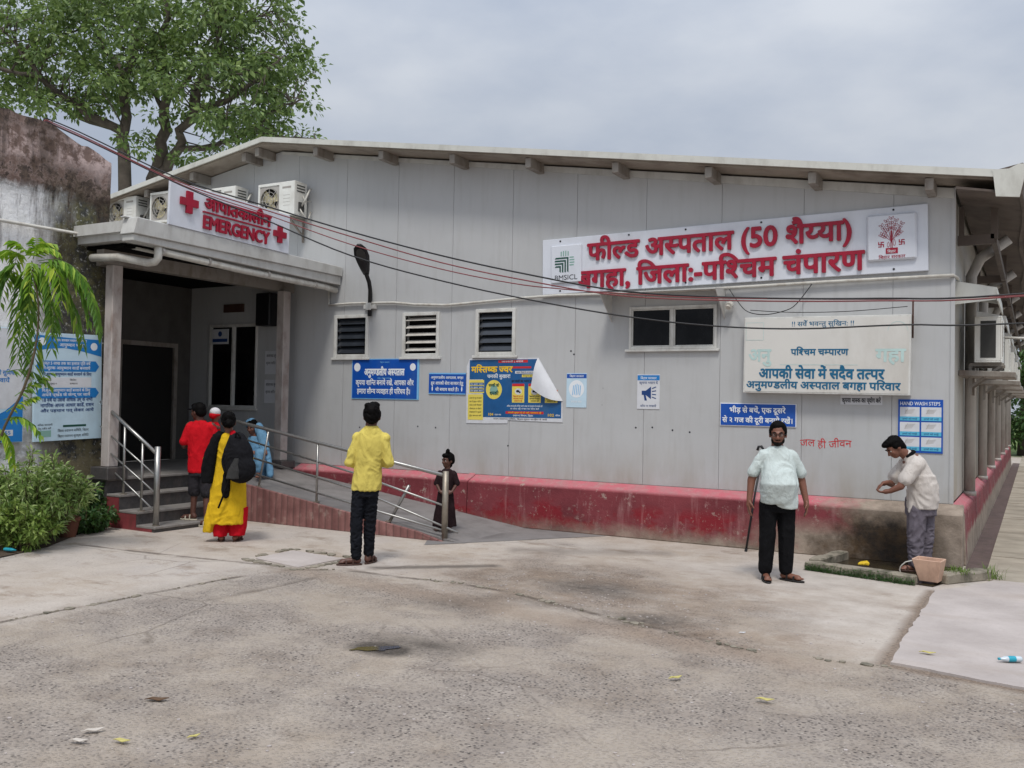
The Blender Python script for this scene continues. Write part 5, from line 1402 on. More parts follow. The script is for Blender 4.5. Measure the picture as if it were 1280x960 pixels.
# ------------------------------------------------------------------ air conditioners
def ac_unit(label, loc, group, w=0.86, d=0.32, h=0.60):
    r = thing('ac_unit', label, 'air conditioner', (0, 0, 0), group)
    m = MB()
    f = 0.02
    xs = w * 0.58
    # casing as a shell with a fan opening on the left of its front
    m.box(0, w, 0.02, d, 0, f); m.box(0, w, 0.02, d, h - f, h); m.box(0, f, 0.02, d, f, h - f); m.box(w - f, w, 0.02, d, f, h - f); m.box(f, w - f, d - f, d, f, h - f)
    m.box(xs, w, 0.0, 0.02, 0, h); m.box(0, xs, 0.0, 0.02, h - 0.05, h); m.box(0, xs, 0.0, 0.02, 0, 0.05); m.box(0, 0.04, 0.0, 0.02, 0.05, h - 0.05)
    m.build('casing', M['acwhite'], r, bevel=0.006)
    cx, cz = xs * 0.53, h / 2
    m = MB()
    for k in range(16):
        a0, a1 = k * 2 * PI / 16, (k + 1) * 2 * PI / 16
        rin = min(xs, h) * 0.44
        def sq(a):
            c, s_ = math.cos(a), math.sin(a); q = 1 / max(abs(c) / (xs * 0.47), abs(s_) / (h * 0.42)); return (cx + c * q, cz + s_ * q)
        p0, p1 = sq(a0), sq(a1)
        m.prism([(cx + rin * math.cos(a0), 0.012, cz + rin * math.sin(a0)), (cx + rin * math.cos(a1), 0.012, cz + rin * math.sin(a1)), (p1[0], 0.012, p1[1]), (p0[0], 0.012, p0[1])], (0, 0.012, 0))
    m.build('fan_surround', M['pipegrey'], r)
    m = MB(); m.box(f, xs, 0.16, 0.17, f, h - f); m.build('coil', M['acgrey'], r)
    m = MB()
    for k in range(3):
        a = k * 2 * PI / 3 + 0.5
        pts = []
        for q, wd in ((0.05, 0.05), (0.14, 0.09), (0.225, 0.11)):
            pts.append((q, wd))
        ca, sa = math.cos(a), math.sin(a)
        out = [(q, -wd) for q, wd in pts] + [(q, wd) for q, wd in reversed(pts)]
        m.prism([(cx + q * ca - e * sa, 0.07 + 0.25 * e, cz + q * sa + e * ca) for q, e in out], (0, 0.008, 0))
    m.disc((cx, 0.09, cz), 0.06, (0, -1, 0), 16, 0.045)
    m.build('fan', M['accream'], r)
    m = MB()
    for q in (0.09, 0.15, 0.21): m.ring((cx, 0.006, cz), q - 0.004, q + 0.004, (0, -1, 0), 26, 0.006)
    for k in range(4):
        a = k * PI / 4; m.bar((cx - 0.235 * math.cos(a), 0.008, cz - 0.235 * math.sin(a)), (cx + 0.235 * math.cos(a), 0.008, cz + 0.235 * math.sin(a)), 0.006, 0.006, (0, 1, 0))
    m.build('grille', M['pipegrey'], r)
    m = MB()
    m.box(xs + 0.08, w - 0.08, -0.002, -0.0005, h - 0.12, h - 0.085)
    for k in range(4): m.box(xs + 0.10, w - 0.10, -0.002, -0.0005, h - 0.24 - k * 0.06, h - 0.235 - k * 0.06)
    m.build('label_print', M['pipegrey'], r)
    m = MB()
    for k in range(3): m.box(w, w + 0.004, 0.06, d - 0.06, h - 0.08 - k * 0.05, h - 0.06 - k * 0.05)
    m.box(w, w + 0.03, 0.10, 0.22, 0.08, 0.24)
    m.build('side_grip', M['acgrey'], r)
    m = MB(); m.box(-0.004, -0.0005, 0.07, d - 0.07, 0.06, h - 0.06); m.build('side_vent', M['acgrey'], r)
    m = MB()
    m.tube([(w + 0.02, 0.16, 0.18), (w + 0.10, 0.18, 0.30), (w + 0.12, 0.24, 0.45), (w + 0.08, d, 0.50)], 0.018, 8); m.tube([(w + 0.02, 0.12, 0.12), (w + 0.07, 0.16, 0.02), (w + 0.09, 0.26, -0.06), (w + 0.06, d + 0.03, 0.1)], 0.014, 8); m.tube([(w + 0.015, 0.2, 0.36), (w + 0.07, 0.2, 0.26), (w + 0.10, 0.3, 0.28)], 0.01, 6)
    m.build('pipe', M['pvc'], r, smooth=True)
    for x in (0.12, w - 0.12):
        m = MB(); m.bar((x, -0.02, -0.025), (x, d + 0.06, -0.025), 0.04, 0.04); m.bar((x, 0.0, -0.03), (x, d + 0.055, -0.32), 0.03, 0.03); m.bar((x, d + 0.05, -0.02), (x, d + 0.05, -0.42), 0.04, 0.02)
        m.build('bracket', M['beam'], r)
    r.location = loc
    return r
GF = 'air conditioners over the porch canopy'
a1 = ac_unit('white air conditioner nearest the middle of the gable, clear of the emergency sign', (-11.18, -0.40, 5.05), GF)
dup(a1, 'white air conditioner half hidden behind the top edge of the emergency sign', GF, (-12.60, -0.40, 5.10))
dup(a1, 'white air conditioner with its fan showing just left of the emergency sign', GF, (-14.02, -0.40, 5.18))
dup(a1, 'white air conditioner furthest left above the canopy, next to the old wall', GF, (-15.28, -0.40, 5.17))
GS = 'air conditioners along the side wall'
for k, lb_ in enumerate(('nearest air conditioner on the side wall, under the corner awning', 'second air conditioner along the side wall', 'third air conditioner along the side wall', 'fourth air conditioner along the side wall', 'farthest air conditioner along the side wall')):
    a = dup(a1, lb_, GS, (0.50, 1.05 + k * 3.8, 2.50 - 0.02 * k), R(90))

# ------------------------------------------------------------------ street lamp, conduits, cables
lp = thing('wall_lamp', 'black street lamp on a bent arm clamped to the facade above the louvred windows', 'lamp', (-8.9, 0, 3.3))
m = MB(); m.tube([(-8.9, -0.05, 3.28), (-8.9, -0.05, 3.72), (-8.87, -0.12, 3.84), (-8.80, -0.30, 3.97)], 0.035, 10); m.build('arm', M['black'], lp, smooth=True)
m = MB()
pa, pb = Vector((-8.81, -0.28, 3.95)), Vector((-8.50, -0.86, 4.33))
dd = (pb - pa).normalized(); sx = dd.cross(Vector((0, 0, 1))).normalized(); uz = sx.cross(dd)
n = 9; vs = []
prof = ((0, 0.05, 0.05), (0.15, 0.075, 0.06), (0.4, 0.105, 0.06), (0.65, 0.125, 0.055), (0.88, 0.105, 0.045), (1.0, 0.045, 0.025))
for t, w_, h_ in prof:
    c = pa.lerp(pb, t)
    for k in range(14):
        a = k * 2 * PI / 14; e = math.sin(a)
        vs.append(c + sx * math.cos(a) * w_ + uz * (e * h_ if e > 0 else e * h_ * 0.4))
fs = [(i * 14 + k, i * 14 + (k + 1) % 14, (i + 1) * 14 + (k + 1) % 14, (i + 1) * 14 + k) for i in range(len(prof) - 1) for k in range(14)] + [list(range(14))[::-1], list(range((len(prof) - 1) * 14, len(prof) * 14))]
m.add(vs, fs); m.build('lamp_head', M['black'], lp, smooth=True)
m = MB(); c = pa.lerp(pb, 0.72) - uz * 0.024
m.prism([c + sx * (0.075 * math.cos(k * PI / 8)) + dd * (0.15 * math.sin(k * PI / 8)) for k in range(16)], uz * -0.012); m.build('lens', M['acgrey'], lp)
m = MB(); m.box(-9.02, -8.78, -0.07, -0.004, 3.40, 3.47); m.box(-8.95, -8.85, -0.1, -0.07, 3.38, 3.50); m.build('clamp', M['whiteframe'], lp, bevel=0.004)

def tubething(name, label, cat, pts, r, mat, n=8, group=None, smooth=True):
    m = MB(); m.tube(pts, r, n); o = m.build(name, mat, smooth=smooth); return tag(o, label, cat, group)
tubething('wiring_conduit', 'thin cream wiring conduit sagging along the facade above the windows', 'conduit',
          [(-9.8, -0.05, 3.83), (-9.8, -0.04, 3.50), (-9.3, -0.04, 3.51), (-8.81, -0.04, 3.50), (-8.4, -0.04, 3.49), (-7.99, -0.04, 3.445), (-7.36, -0.04, 3.41), (-6.76, -0.04, 3.435), (-6.0, -0.04, 3.47), (-5.35, -0.05, 3.485), (-4.6, -0.06, 3.47), (-3.0, -0.06, 3.475), (-1.5, -0.05, 3.50), (0.0, -0.04, 3.51), (0.04, 0.05, 3.49), (0.04, 1.2, 3.43)], 0.021, M['pvc'])
tubething('wiring_conduit', 'cream conduit running along the mouldy old wall towards the canopy', 'conduit',
          [(-10.94, -10.4, 4.06), (-10.94, -7.0, 4.10), (-10.94, -5.2, 4.13), (-10.93, -3.6, 4.15), (-10.4, -3.75, 3.99), (-9.93, -3.6, 3.885)], 0.024, M['pvc'])
rp_ = thing('rainwater_pipe', 'grey plastic rainwater pipe slung under the canopy edge with an elbow', 'pipe', (-9.66, -2.2, 3.8))
m = MB(); m.tube([(-9.64, -3.74, 3.86), (-9.64, -2.2, 3.80), (-9.64, -0.35, 3.77), (-9.64, -0.05, 3.74)], 0.05, 10); m.build('pipe_run', M['pvc'], rp_, smooth=True)
m = MB(); m.tube([(-9.64, -3.78, 3.93), (-9.64, -3.78, 3.76), (-9.68, -3.8, 3.71), (-9.80, -3.82, 3.70), (-10.25, -3.95, 3.79), (-10.75, -4.0, 3.80)], 0.055, 10); m.build('elbow', M['pvc'], rp_, smooth=True)
m = MB()
for y in (-3.72, -2.9, -1.7, -0.6): m.tube([(-9.64, y - 0.02, 3.862 + (y + 3.74) * -0.027), (-9.64, y + 0.02, 3.861 + (y + 3.74) * -0.027)], 0.062, 10)
m.build('collar', M['pipegrey'], rp_)
tubething('spare_pipe', 'thin white pipe end sticking out past the eaves of the side wall', 'pipe', [(0.5, 2.2, 2.9), (0.95, 2.3, 2.88)], 0.018, M['pvc'])

def spline(pts, sub=5):
    P = [Vector(p) for p in pts]; out = []
    for i in range(len(P) - 1):
        p0, p1, p2, p3 = P[max(i - 1, 0)], P[i], P[i + 1], P[min(i + 2, len(P) - 1)]
        for k in range(sub):
            t = k / sub
            out.append(0.5 * ((2 * p1) + (p2 - p0) * t + (2 * p0 - 5 * p1 + 4 * p2 - p3) * t * t + (3 * p1 - p0 - 3 * p2 + p3) * t ** 3))
    return out + [P[-1]]
GC = 'cables slung across the front of the hospital'
CA = [
 ('cable', 'upper black cable slung from the old wall across the long sign', 0.010, 'cable', [(-13.0, -3.6, 5.2), (-11.25, -4.5, 5.60), (-11.0, -4.355, 5.64), (-9.1, -3.964, 4.78), (-7.77, -3.693, 4.34), (-6.53, -3.439, 3.948), (-5.37, -3.203, 3.621), (-4.28, -2.98, 3.361), (-3.17, -2.754, 3.143), (-1.88, -2.49, 3.047), (-0.53, -2.22, 3.015), (0.775, -1.95, 3.04), (5, -1.1, 3.4)]),
 ('cable', 'red cable following just under the upper black cable', 0.008, 'cablered', [(-13.0, -3.6, 5.15), (-11.25, -4.5, 5.59), (-10.98, -4.347, 5.60), (-9.1, -3.964, 4.736), (-7.77, -3.692, 4.287), (-6.53, -3.439, 3.888), (-5.36, -3.2, 3.534), (-4.28, -2.98, 3.287), (-3.17, -2.754, 3.089), (-1.88, -2.49, 3.013), (-0.53, -2.217, 2.99), (0.775, -1.951, 3.016), (5, -1.1, 3.35)]),
 ('cable', 'lower red cable crossing the bottom of the long sign', 0.007, 'cablered', [(-13.0, -3.6, 5.1), (-11.25, -4.5, 5.58), (-10.956, -4.341, 5.57), (-8.98, -3.939, 4.665), (-7.77, -3.692, 4.235), (-6.526, -3.438, 3.788), (-5.364, -3.202, 3.457), (-4.468, -3.019, 3.263), (-3.897, -2.903, 3.185), (-3.165, -2.754, 3.116), (-1.876, -2.491, 3.039), (0.775, -1.951, 3.024), (5, -1.1, 3.3)]),
 ('cable', 'lowest black cable drooping in front of the sliding window and lightbox', 0.009, 'cable', [(-13.0, -3.6, 5.05), (-11.25, -4.5, 5.57), (-10.928, -4.335, 5.545), (-9.042, -3.951, 4.679), (-7.769, -3.692, 4.163), (-6.522, -3.438, 3.649), (-5.259, -3.18, 3.291), (-3.988, -2.922, 3.011), (-2.983, -2.717, 2.834), (-2.121, -2.541, 2.737), (-1.304, -2.375, 2.705), (-0.303, -2.171, 2.739), (0.777, -1.951, 2.745), (5, -1.1, 2.95)])]
for nm, lb_, r_, mt, pts in CA:
    tubething(nm, lb_, 'cable', spline(pts), r_, M[mt], 6, GC)
tubething('loose_wire', 'thin loose wire looping down from the awning to the lightbox', 'wire', spline([(-2.75, -0.06, 3.46), (-2.62, -0.1, 3.28), (-2.48, -0.12, 3.14), (-2.25, -0.15, 3.09), (-2.0, -0.14, 3.13), (-1.85, -0.1, 3.22), (-1.65, -0.05, 3.5)]), 0.006, M['cable'], 5)
tubething('loose_wire', 'thin wire strung along the top of the lightbox', 'wire', spline([(-2.45, -0.1, 3.16), (-1.9, -0.14, 3.11), (-1.2, -0.14, 3.10), (-0.5, -0.12, 3.14)]), 0.005, M['cable'], 5)
tubething('iron_rod', 'thin dark iron rod standing against the right edge of the lightbox', 'rod', [(-0.44, -0.1, 2.75), (-0.44, -0.1, 3.22)], 0.012, M['ironrust'], 6)
m = MB(); m.box(-11.30, -10.96, -0.28, -0.01, 3.16, 3.74)
o = m.build('wall_loudspeaker', M['black'], bevel=0.015); tag(o, 'black box loudspeaker fixed high on the porch wall beside the right post', 'loudspeaker')
m = MB(); m.tube([(-2.74, -0.05, 3.25), (-2.74, -0.14, 3.22)], 0.05, 12); m.tube([(-2.74, -0.14, 3.22), (-2.74, -0.16, 3.2)], 0.03, 10)
o = m.build('wall_sensor', M['pvc']); tag(o, 'small round white fitting beside the sliding window under its awning', 'fitting')

# ------------------------------------------------------------------ tap basin and small things
def kerb(a, b, w, h, label):
    m = MB(); a = Vector(a); b = Vector(b); d = (b - a); L_ = d.length; d.normalize(); s_ = Vector((-d.y, d.x, 0))
    n = max(3, int(L_ / 0.12)); vs = []; fs = []
    rr = random.Random(int(a.x * 100))
    for i in range(n + 1):
        c = a + d * L_ * i / n
        j = lambda q: (rr.random() - 0.5) * q
        for sx_, z in ((-1, 0), (-1, 1), (1, 1), (1, 0)):
            vs.append(c + s_ * (sx_ * w / 2 + j(0.02)) + Vector((0, 0, (h + j(0.02)) * z - 0.005 * (1 - z))))
    for i in range(n):
        for k in range(4): fs.append((i * 4 + k, i * 4 + (k + 1) % 4, (i + 1) * 4 + (k + 1) % 4, (i + 1) * 4 + k))
    fs += [(3, 2, 1, 0), (n * 4, n * 4 + 1, n * 4 + 2, n * 4 + 3)]
    m.add(vs, fs); o = m.build('basin_kerb', M['kerb'], bevel=0.015)
    return tag(o, label, 'kerb')
kerb((-1.42, -1.36, 0), (-0.22, -1.66, 0), 0.13, 0.10, 'long mossy concrete kerb along the front of the tap basin')
kerb((-1.36, -1.22, 0), (-1.18, -0.36, 0), 0.14, 0.11, 'short concrete kerb closing the left end of the tap basin')
kerb((0.0, -1.42, 0), (0.42, -0.78, 0), 0.17, 0.11, 'short grassy kerb piece right of the tap basin by the corner')
kerb((-1.25, -1.05, 0), (-0.42, -1.22, 0), 0.05, 0.05, 'low dark wooden looking kerb inside the tap basin')
pt = thing('tub', 'beige plastic tub standing in the gap of the basin kerb', 'tub', (-0.12, -1.52, 0))
m = MB(); m.prism([(-0.26, -1.60, 0.01), (0.02, -1.66, 0.01), (0.03, -1.40, 0.01), (-0.24, -1.36, 0.01)], (0, 0, 0.012))
bt = [(-0.20, -1.56), (-0.01, -1.60), (0.015, -1.43), (-0.175, -1.39)]; tp = [(-0.275, -1.575), (0.02, -1.64), (0.055, -1.39), (-0.235, -1.33)]
vs = [(x, y, 0.03) for x, y in bt] + [(x, y, 0.265) for x, y in tp] + [(x * 0.9 - 0.012, y + (-1.48 - y) * 0.1, 0.265) for x, y in tp] + [(x, y + (-1.48 - y) * 0.12, 0.05) for x, y in bt]
fs = []
for k in range(4):
    q = (k + 1) % 4
    fs += [(k, q, 4 + q, 4 + k), (4 + k, 4 + q, 8 + q, 8 + k), (8 + k, 8 + q, 12 + q, 12 + k)]
m = MB(); m.add(vs, fs + [(3, 2, 1, 0), (12, 13, 14, 15)]); m.build('shell', M['pot'], pt, bevel=0.008)
m = MB(); m.tube([(-0.268, -1.52, 0.235)] + [(-0.30 - 0.10 * math.sin(t * PI / 8), -1.5, 0.24 - 0.24 * t / 8) for t in range(1, 8)] + [(-0.25, -1.5, 0.06)], 0.007, 6); m.build('handle', M['pvc'], pt, smooth=True)
m = MB(); m.prism([(-0.92, -1.01, 0.045), (-0.84, -1.04, 0.06), (-0.79, -0.98, 0.04), (-0.83, -0.93, 0.07), (-0.90, -0.95, 0.05)], (0.012, 0.01, 0.035))
o = m.build('wrapper', M['yellowplastic'], bevel=0.01); tag(o, 'crumpled yellow wrapper lying in the tap basin', 'wrapper')
# walking stick leaning on the wall
ws = thing('walking_stick', 'black walking stick leaning on the facade behind the man in the mint shirt', 'stick', (-2.4, -0.5, 0))
m = MB(); m.tube([(-2.36, -0.50, 0.0), (-2.31, -0.30, 0.70), (-2.265, -0.08, 1.27)], 0.014, 8); m.build('shaft', M['black'], ws, smooth=True)
m = MB(); m.tube([(-2.268, -0.09, 1.25), (-2.262, -0.075, 1.31), (-2.285, -0.075, 1.345), (-2.32, -0.085, 1.34), (-2.335, -0.09, 1.29)], 0.018, 8); m.build('crook', M['black'], ws, smooth=True)
m = MB(); m.tube([(-2.36, -0.50, 0.0), (-2.357, -0.488, 0.04)], 0.019, 8); m.build('rubber_tip', M['black'], ws)

def bottle(name, label, loc, rot, cap, body):
    r = thing(name, label, 'bottle', (0, 0, 0))
    m = MB(); m.lathe((0, 0, 0), [(0.0, 0), (0.03, 0.0), (0.034, 0.01), (0.034, 0.06), (0.031, 0.065), (0.034, 0.07), (0.034, 0.14), (0.028, 0.17), (0.014, 0.195), (0.013, 0.21)], 14); m.build('body', body, r, smooth=True)
    m = MB(); m.lathe((0, 0, 0), [(0.035, 0.06), (0.0352, 0.062), (0.0352, 0.13), (0.035, 0.132)], 14); m.build('wrap_label', cap, r, smooth=True)
    m = MB(); m.lathe((0, 0, 0), [(0.0, 0.225), (0.015, 0.224), (0.015, 0.205), (0.0, 0.205)], 10); m.build('cap', cap, r)
    r.location = loc; r.rotation_euler = rot; r.scale = (0.72, 0.62, 0.76)
    return r
bottle('plastic_bottle', 'clear crushed plastic bottle with a turquoise wrap lying on the pale slab', (0.80, -4.61, 0.045), (R(90), 0, R(-60)), M['tealplastic'], M['clearplastic'])
bottle('plastic_bottle', 'teal plastic bottle lying under the shrub at the left edge', (-9.62, -5.86, 0.04), (R(90), 0, R(100)), M['tealplastic'], M['tealplastic'])
def litter(name, label, cat, x, y, s, mat, rot, lift=0.012):
    m = MB(); ca, sa = math.cos(rot), math.sin(rot)
    pr = [(-1, 0, 0), (-0.45, 0.28, 0.25), (0.2, 0.34, 0.1), (1, 0.05, 0.35), (0.3, -0.3, 0.05), (-0.5, -0.22, 0.3)]
    P = [(x + s * (a * ca - b * sa), y + s * (a * sa + b * ca), lift + s * c * 0.5) for a, b, c in pr]
    m.prism(P, (0, 0, 0.004)); o = m.build(name, mat); return tag(o, label, cat)
litter('fallen_leaf', 'dark brown curled leaf lying on the bare yard at the lower left', 'leaf', -3.77, -8.54, 0.075, M['leafdry'], 0.5)
litter('pale_stone', 'white flat stone lying at the bottom left of the yard', 'stone', -3.56, -9.22, 0.055, M['stonepale'], 0.4)
litter('paper_scrap', 'off white paper scrap just behind the white flat stone', 'paper', -3.63, -9.08, 0.06, M['stonepale'], 0.9)
litter('fallen_leaf', 'yellow leaf lying right of the white flat stone', 'leaf', -3.37, -9.10, 0.055, M['leafyellow'], 0.2)
litter('fallen_leaf', 'small yellow leaf in the lower left yard away from the stone', 'leaf', -3.10, -8.85, 0.038, M['leafyellow'], 1.2)
litter('fallen_leaf', 'yellow green leaf lying in the aggregate left of the middle right yard', 'leaf', -1.24, -6.36, 0.055, M['leafyellow'], 0.9)
litter('fallen_leaf', 'pale yellow thin leaf lying nearest the right front yard', 'leaf', -0.60, -6.50, 0.06, M['leafyellow'], 0.1)
litter('paper_scrap', 'tiny white paper scrap on the yard in front of the mint shirt man', 'paper', -1.2, -4.85, 0.03, M['paper'], 0.6)
litter('fallen_leaf', 'tan dry leaf lying on the pale slab near the bottle', 'leaf', 0.18, -4.75, 0.06, M['leafyellow'], 0.0, 0.03)
litter('fallen_leaf', 'yellow leaf cut by the bottom edge of the picture', 'leaf', -2.0, -8.85, 0.05, M['leafyellow'], 2.2)
rr = random.Random(11)
m = MB()
for i in range(420):
    x = rr.uniform(-6.2, 2.2); y = rr.uniform(-9.6, -3.6)
    if rr.random() < 0.35: x, y = rr.gauss(-2.6, 0.9), rr.gauss(-4.4, 0.5)
    s_ = rr.uniform(0.004, 0.013)
    a = rr.random() * 6
    m.prism([(x + s_ * math.cos(a + t * PI / 2.5) * (0.8 + 0.4 * rr.random()), y + s_ * math.sin(a + t * PI / 2.5), gz(x, y) - 0.002) for t in range(5)], (0, 0, 0.003 + s_ * 0.45))
o = m.build('loose_grit', M['slab']); tag(o, 'loose grit and chips scattered over the yard', 'grit', kind='stuff')
# ------------------------------------------------------------------ people: bodies and clothes grown from joints, then remeshed to one surface
def _ico(bm, c, r, rot=None, sub=2):
    c = Vector(c); rx = (r, r, r) if not hasattr(r, '__len__') else r
    m_ = Matrix.Translation(c) @ (rot.to_4x4() if rot is not None else Matrix.Identity(4)) @ Matrix.Diagonal((rx[0], rx[1], rx[2], 1))
    return bmesh.ops.create_icosphere(bm, subdivisions=sub, radius=1.0, matrix=m_)['verts']
def blob(name, prims, mat, par, vox=0.011, smooth=3, wr=0.0, ws=9.0, wz=0.6, seed=0):
    bm = bmesh.new()
    for p in prims:
        if p[0] == 'c':
            b2 = bmesh.new(); _ico(b2, p[1], p[2]); _ico(b2, p[3], p[4])
            hv = bmesh.ops.convex_hull(b2, input=b2.verts[:])
            bmesh.ops.delete(b2, geom=[g_ for g_ in hv['geom_interior'] + hv['geom_unused'] if isinstance(g_, bmesh.types.BMVert)], context='VERTS')
            me = bpy.data.meshes.new('tmp'); b2.to_mesh(me); b2.free(); bm.from_mesh(me); bpy.data.meshes.remove(me)
        elif p[0] == 'e':
            _ico(bm, p[1], p[2], p[3] if len(p) > 3 else None, 3)
        elif p[0] == 'l':
            n = 28; rings = []
            for x, y, z, rx, ry in p[1]:
                rings.append([bm.verts.new((x + rx * math.cos(k * 2 * PI / n), y + ry * math.sin(k * 2 * PI / n), z)) for k in range(n)])
            for a, b in zip(rings[:-1], rings[1:]):
                for k in range(n): bm.faces.new((a[k], a[(k + 1) % n], b[(k + 1) % n], b[k]))
            bm.faces.new(rings[0][::-1]); bm.faces.new(rings[-1])
            bm.normal_update()
    bmesh.ops.recalc_face_normals(bm, faces=bm.faces[:])
    me = bpy.data.meshes.new(name); bm.to_mesh(me); bm.free()
    o = bpy.data.objects.new(name, me); C.objects.link(o)
    r = o.modifiers.new('r', 'REMESH'); r.mode = 'VOXEL'; r.voxel_size = vox
    s_ = o.modifiers.new('s', 'SMOOTH'); s_.factor = 0.5; s_.iterations = smooth
    dg = bpy.context.evaluated_depsgraph_get()
    me2 = bpy.data.meshes.new_from_object(o.evaluated_get(dg))
    bpy.data.objects.remove(o); bpy.data.meshes.remove(me)
    if wr:
        me2.update()
        nr = [v.normal.copy() for v in me2.vertices]
        for v, n_ in zip(me2.vertices, nr):
            c = v.co
            q = mnoise.noise((c.x * ws + seed, c.y * ws, c.z * ws * wz + 3 * mnoise.noise((c.x * 4, c.y * 4, c.z * 3 + seed))))
            v.co = c + n_ * (wr * (0.55 - 1.9 * abs(q)) + 0.002)
    me2.name = name
    for p in me2.polygons: p.use_smooth = True
    me2.update()
    return link_mesh(name, me2, mat, par)
def V(*a): return Vector(a)
def hand(P, w, d, n, curl=0.35, s=1.0, thumb=1):
    w = V(*w); d = V(*d).normalized(); n = V(*n); n = (n - d * n.dot(d)).normalized(); l = d.cross(n) * thumb
    P.append(('c', w, 0.027 * s, w + d * 0.05 * s, 0.030 * s))
    for q in (-0.024, -0.008, 0.008, 0.022):
        P.append(('c', w + d * 0.02 * s + l * q * 0.7 * s, 0.015 * s, w + d * 0.085 * s + l * q * s, 0.0115 * s))
    for q, ln in ((0.027, 0.072), (0.009, 0.082), (-0.009, 0.076), (-0.026, 0.058)):
        p = w + d * 0.085 * s + l * q * s; a = curl * 0.6
        for k, f_ in enumerate((0.45, 0.32, 0.23)):
            dr = d * math.cos(a) + n * math.sin(a) + l * q * 2.0
            e = p + dr.normalized() * ln * f_ * s
            P.append(('c', p, (0.0098 - 0.0008 * k) * s, e, (0.0092 - 0.0008 * k) * s)); p = e; a += curl
    p = w + d * 0.022 * s + l * 0.028 * s
    d1 = (d * 0.65 + l * 0.7 + n * 0.3).normalized(); e = p + d1 * 0.042 * s
    P.append(('c', p, 0.014 * s, e, 0.0115 * s)); d2 = (d * 0.85 + l * 0.3 + n * 0.45).normalized()
    P.append(('c', e, 0.011 * s, e + d2 * 0.034 * s, 0.009 * s))
class Head:
    def __init__(s, c, f, u=(0, 0, 1), k=1.0):
        s.c = V(*c); s.f = V(*f).normalized(); u = V(*u); s.u = (u - s.f * u.dot(s.f)).normalized(); s.l = s.f.cross(s.u); s.k = k
        s.rot = Matrix((s.l, s.f, s.u)).transposed()
    def p(s, l, f, u): return s.c + (s.l * l + s.f * f + s.u * u) * s.k
    def prims(s):
        k = s.k; R_ = s.rot; E = lambda a, r: ('e', s.p(*a), tuple(q * k for q in r), R_)
        P = [E((0, -0.012, 0.025), (0.074, 0.094, 0.088)), E((0, 0.022, -0.03), (0.062, 0.072, 0.082)), E((0, 0.038, -0.082), (0.042, 0.046, 0.034)),
             E((0, 0.075, 0.016), (0.052, 0.022, 0.016)), E((0.036, 0.066, -0.028), (0.024, 0.022, 0.024)), E((-0.036, 0.066, -0.028), (0.024, 0.022, 0.024)),
             ('c', s.p(0, 0.090, 0.004), 0.009 * k, s.p(0, 0.110, -0.032), 0.0135 * k), E((0.012, 0.096, -0.037), (0.010, 0.012, 0.009)), E((-0.012, 0.096, -0.037), (0.010, 0.012, 0.009)),
             ('c', s.p(-0.018, 0.084, -0.060), 0.007 * k, s.p(0.018, 0.084, -0.060), 0.007 * k), ('c', s.p(-0.016, 0.082, -0.070), 0.0075 * k, s.p(0.016, 0.082, -0.070), 0.0075 * k)]
        for q in (-1, 1): P += [E((0.077 * q, -0.008, -0.012), (0.011, 0.022, 0.033))]
        return P
    def eyes(s, par):
        for q in (-1, 1):
            m = MB(); k = s.k
            for n_, r_, mt, fw_ in (('eye', 0.0125, M['eye'], 0.074), ('iris', 0.0075, M['black'], 0.0805)):
                bm = bmesh.new(); _ico(bm, s.p(0.031 * q, fw_, 0.0), r_ * k, None, 2)
                me = bpy.data.meshes.new(n_); bm.to_mesh(me); bm.free()
                if n_ == 'eye': e = link_mesh('eye', me, mt, par)
                else: link_mesh('iris', me, mt, e)
        m = MB()
        for q in (-1, 1): m.tube([s.p(0.014 * q, 0.097, 0.022), s.p(0.034 * q, 0.092, 0.028), s.p(0.052 * q, 0.076, 0.020)], [0.004 * s.k, 0.0055 * s.k, 0.003 * s.k], 6)
        m.build('eyebrow', M['hair'], par)
    def hair(s, par, extra=(), front=0.02, name='hair', wr=0.006, mat=None):
        k = s.k; R_ = s.rot; E = lambda a, r: ('e', s.p(*a), tuple(q * k for q in r), R_)
        P = [E((0, -0.026, 0.042), (0.083, 0.096, 0.088)), E((0, -0.055, -0.005), (0.078, 0.066, 0.072)), E((0, 0.02 + front * 0.5, 0.082), (0.066, 0.070, 0.040))]
        P += [E((0.068, -0.012, 0.02), (0.018, 0.045, 0.045)), E((-0.068, -0.012, 0.02), (0.018, 0.045, 0.045))]
        return blob(name, P + list(extra), mat or M['hair'], par, 0.010, 2, wr, 30, 1.0)
def foot(P, a, toe, s=1.0):
    a = V(*a); t = V(*toe); d = (t - V(a.x, a.y, t.z)); d.normalize(); l = V(-d.y, d.x, 0)
    g0 = a.z
    P.append(('c', a, 0.040 * s, V(a.x, a.y, t.z + 0.035) - d * 0.03 * s, 0.036 * s))
    P.append(('c', V(a.x, a.y, t.z + 0.04) - d * 0.02 * s, 0.036 * s, t - d * 0.05 * s + V(0, 0, 0.028), 0.030 * s))
    for q in (-0.026, -0.012, 0.002, 0.015, 0.029):
        b = t - d * 0.055 * s + l * q * s + V(0, 0, 0.020); P.append(('c', b, 0.013 * s, b + d * (0.05 - abs(q - 0.02) * 0.35) * s, 0.0095 * s))
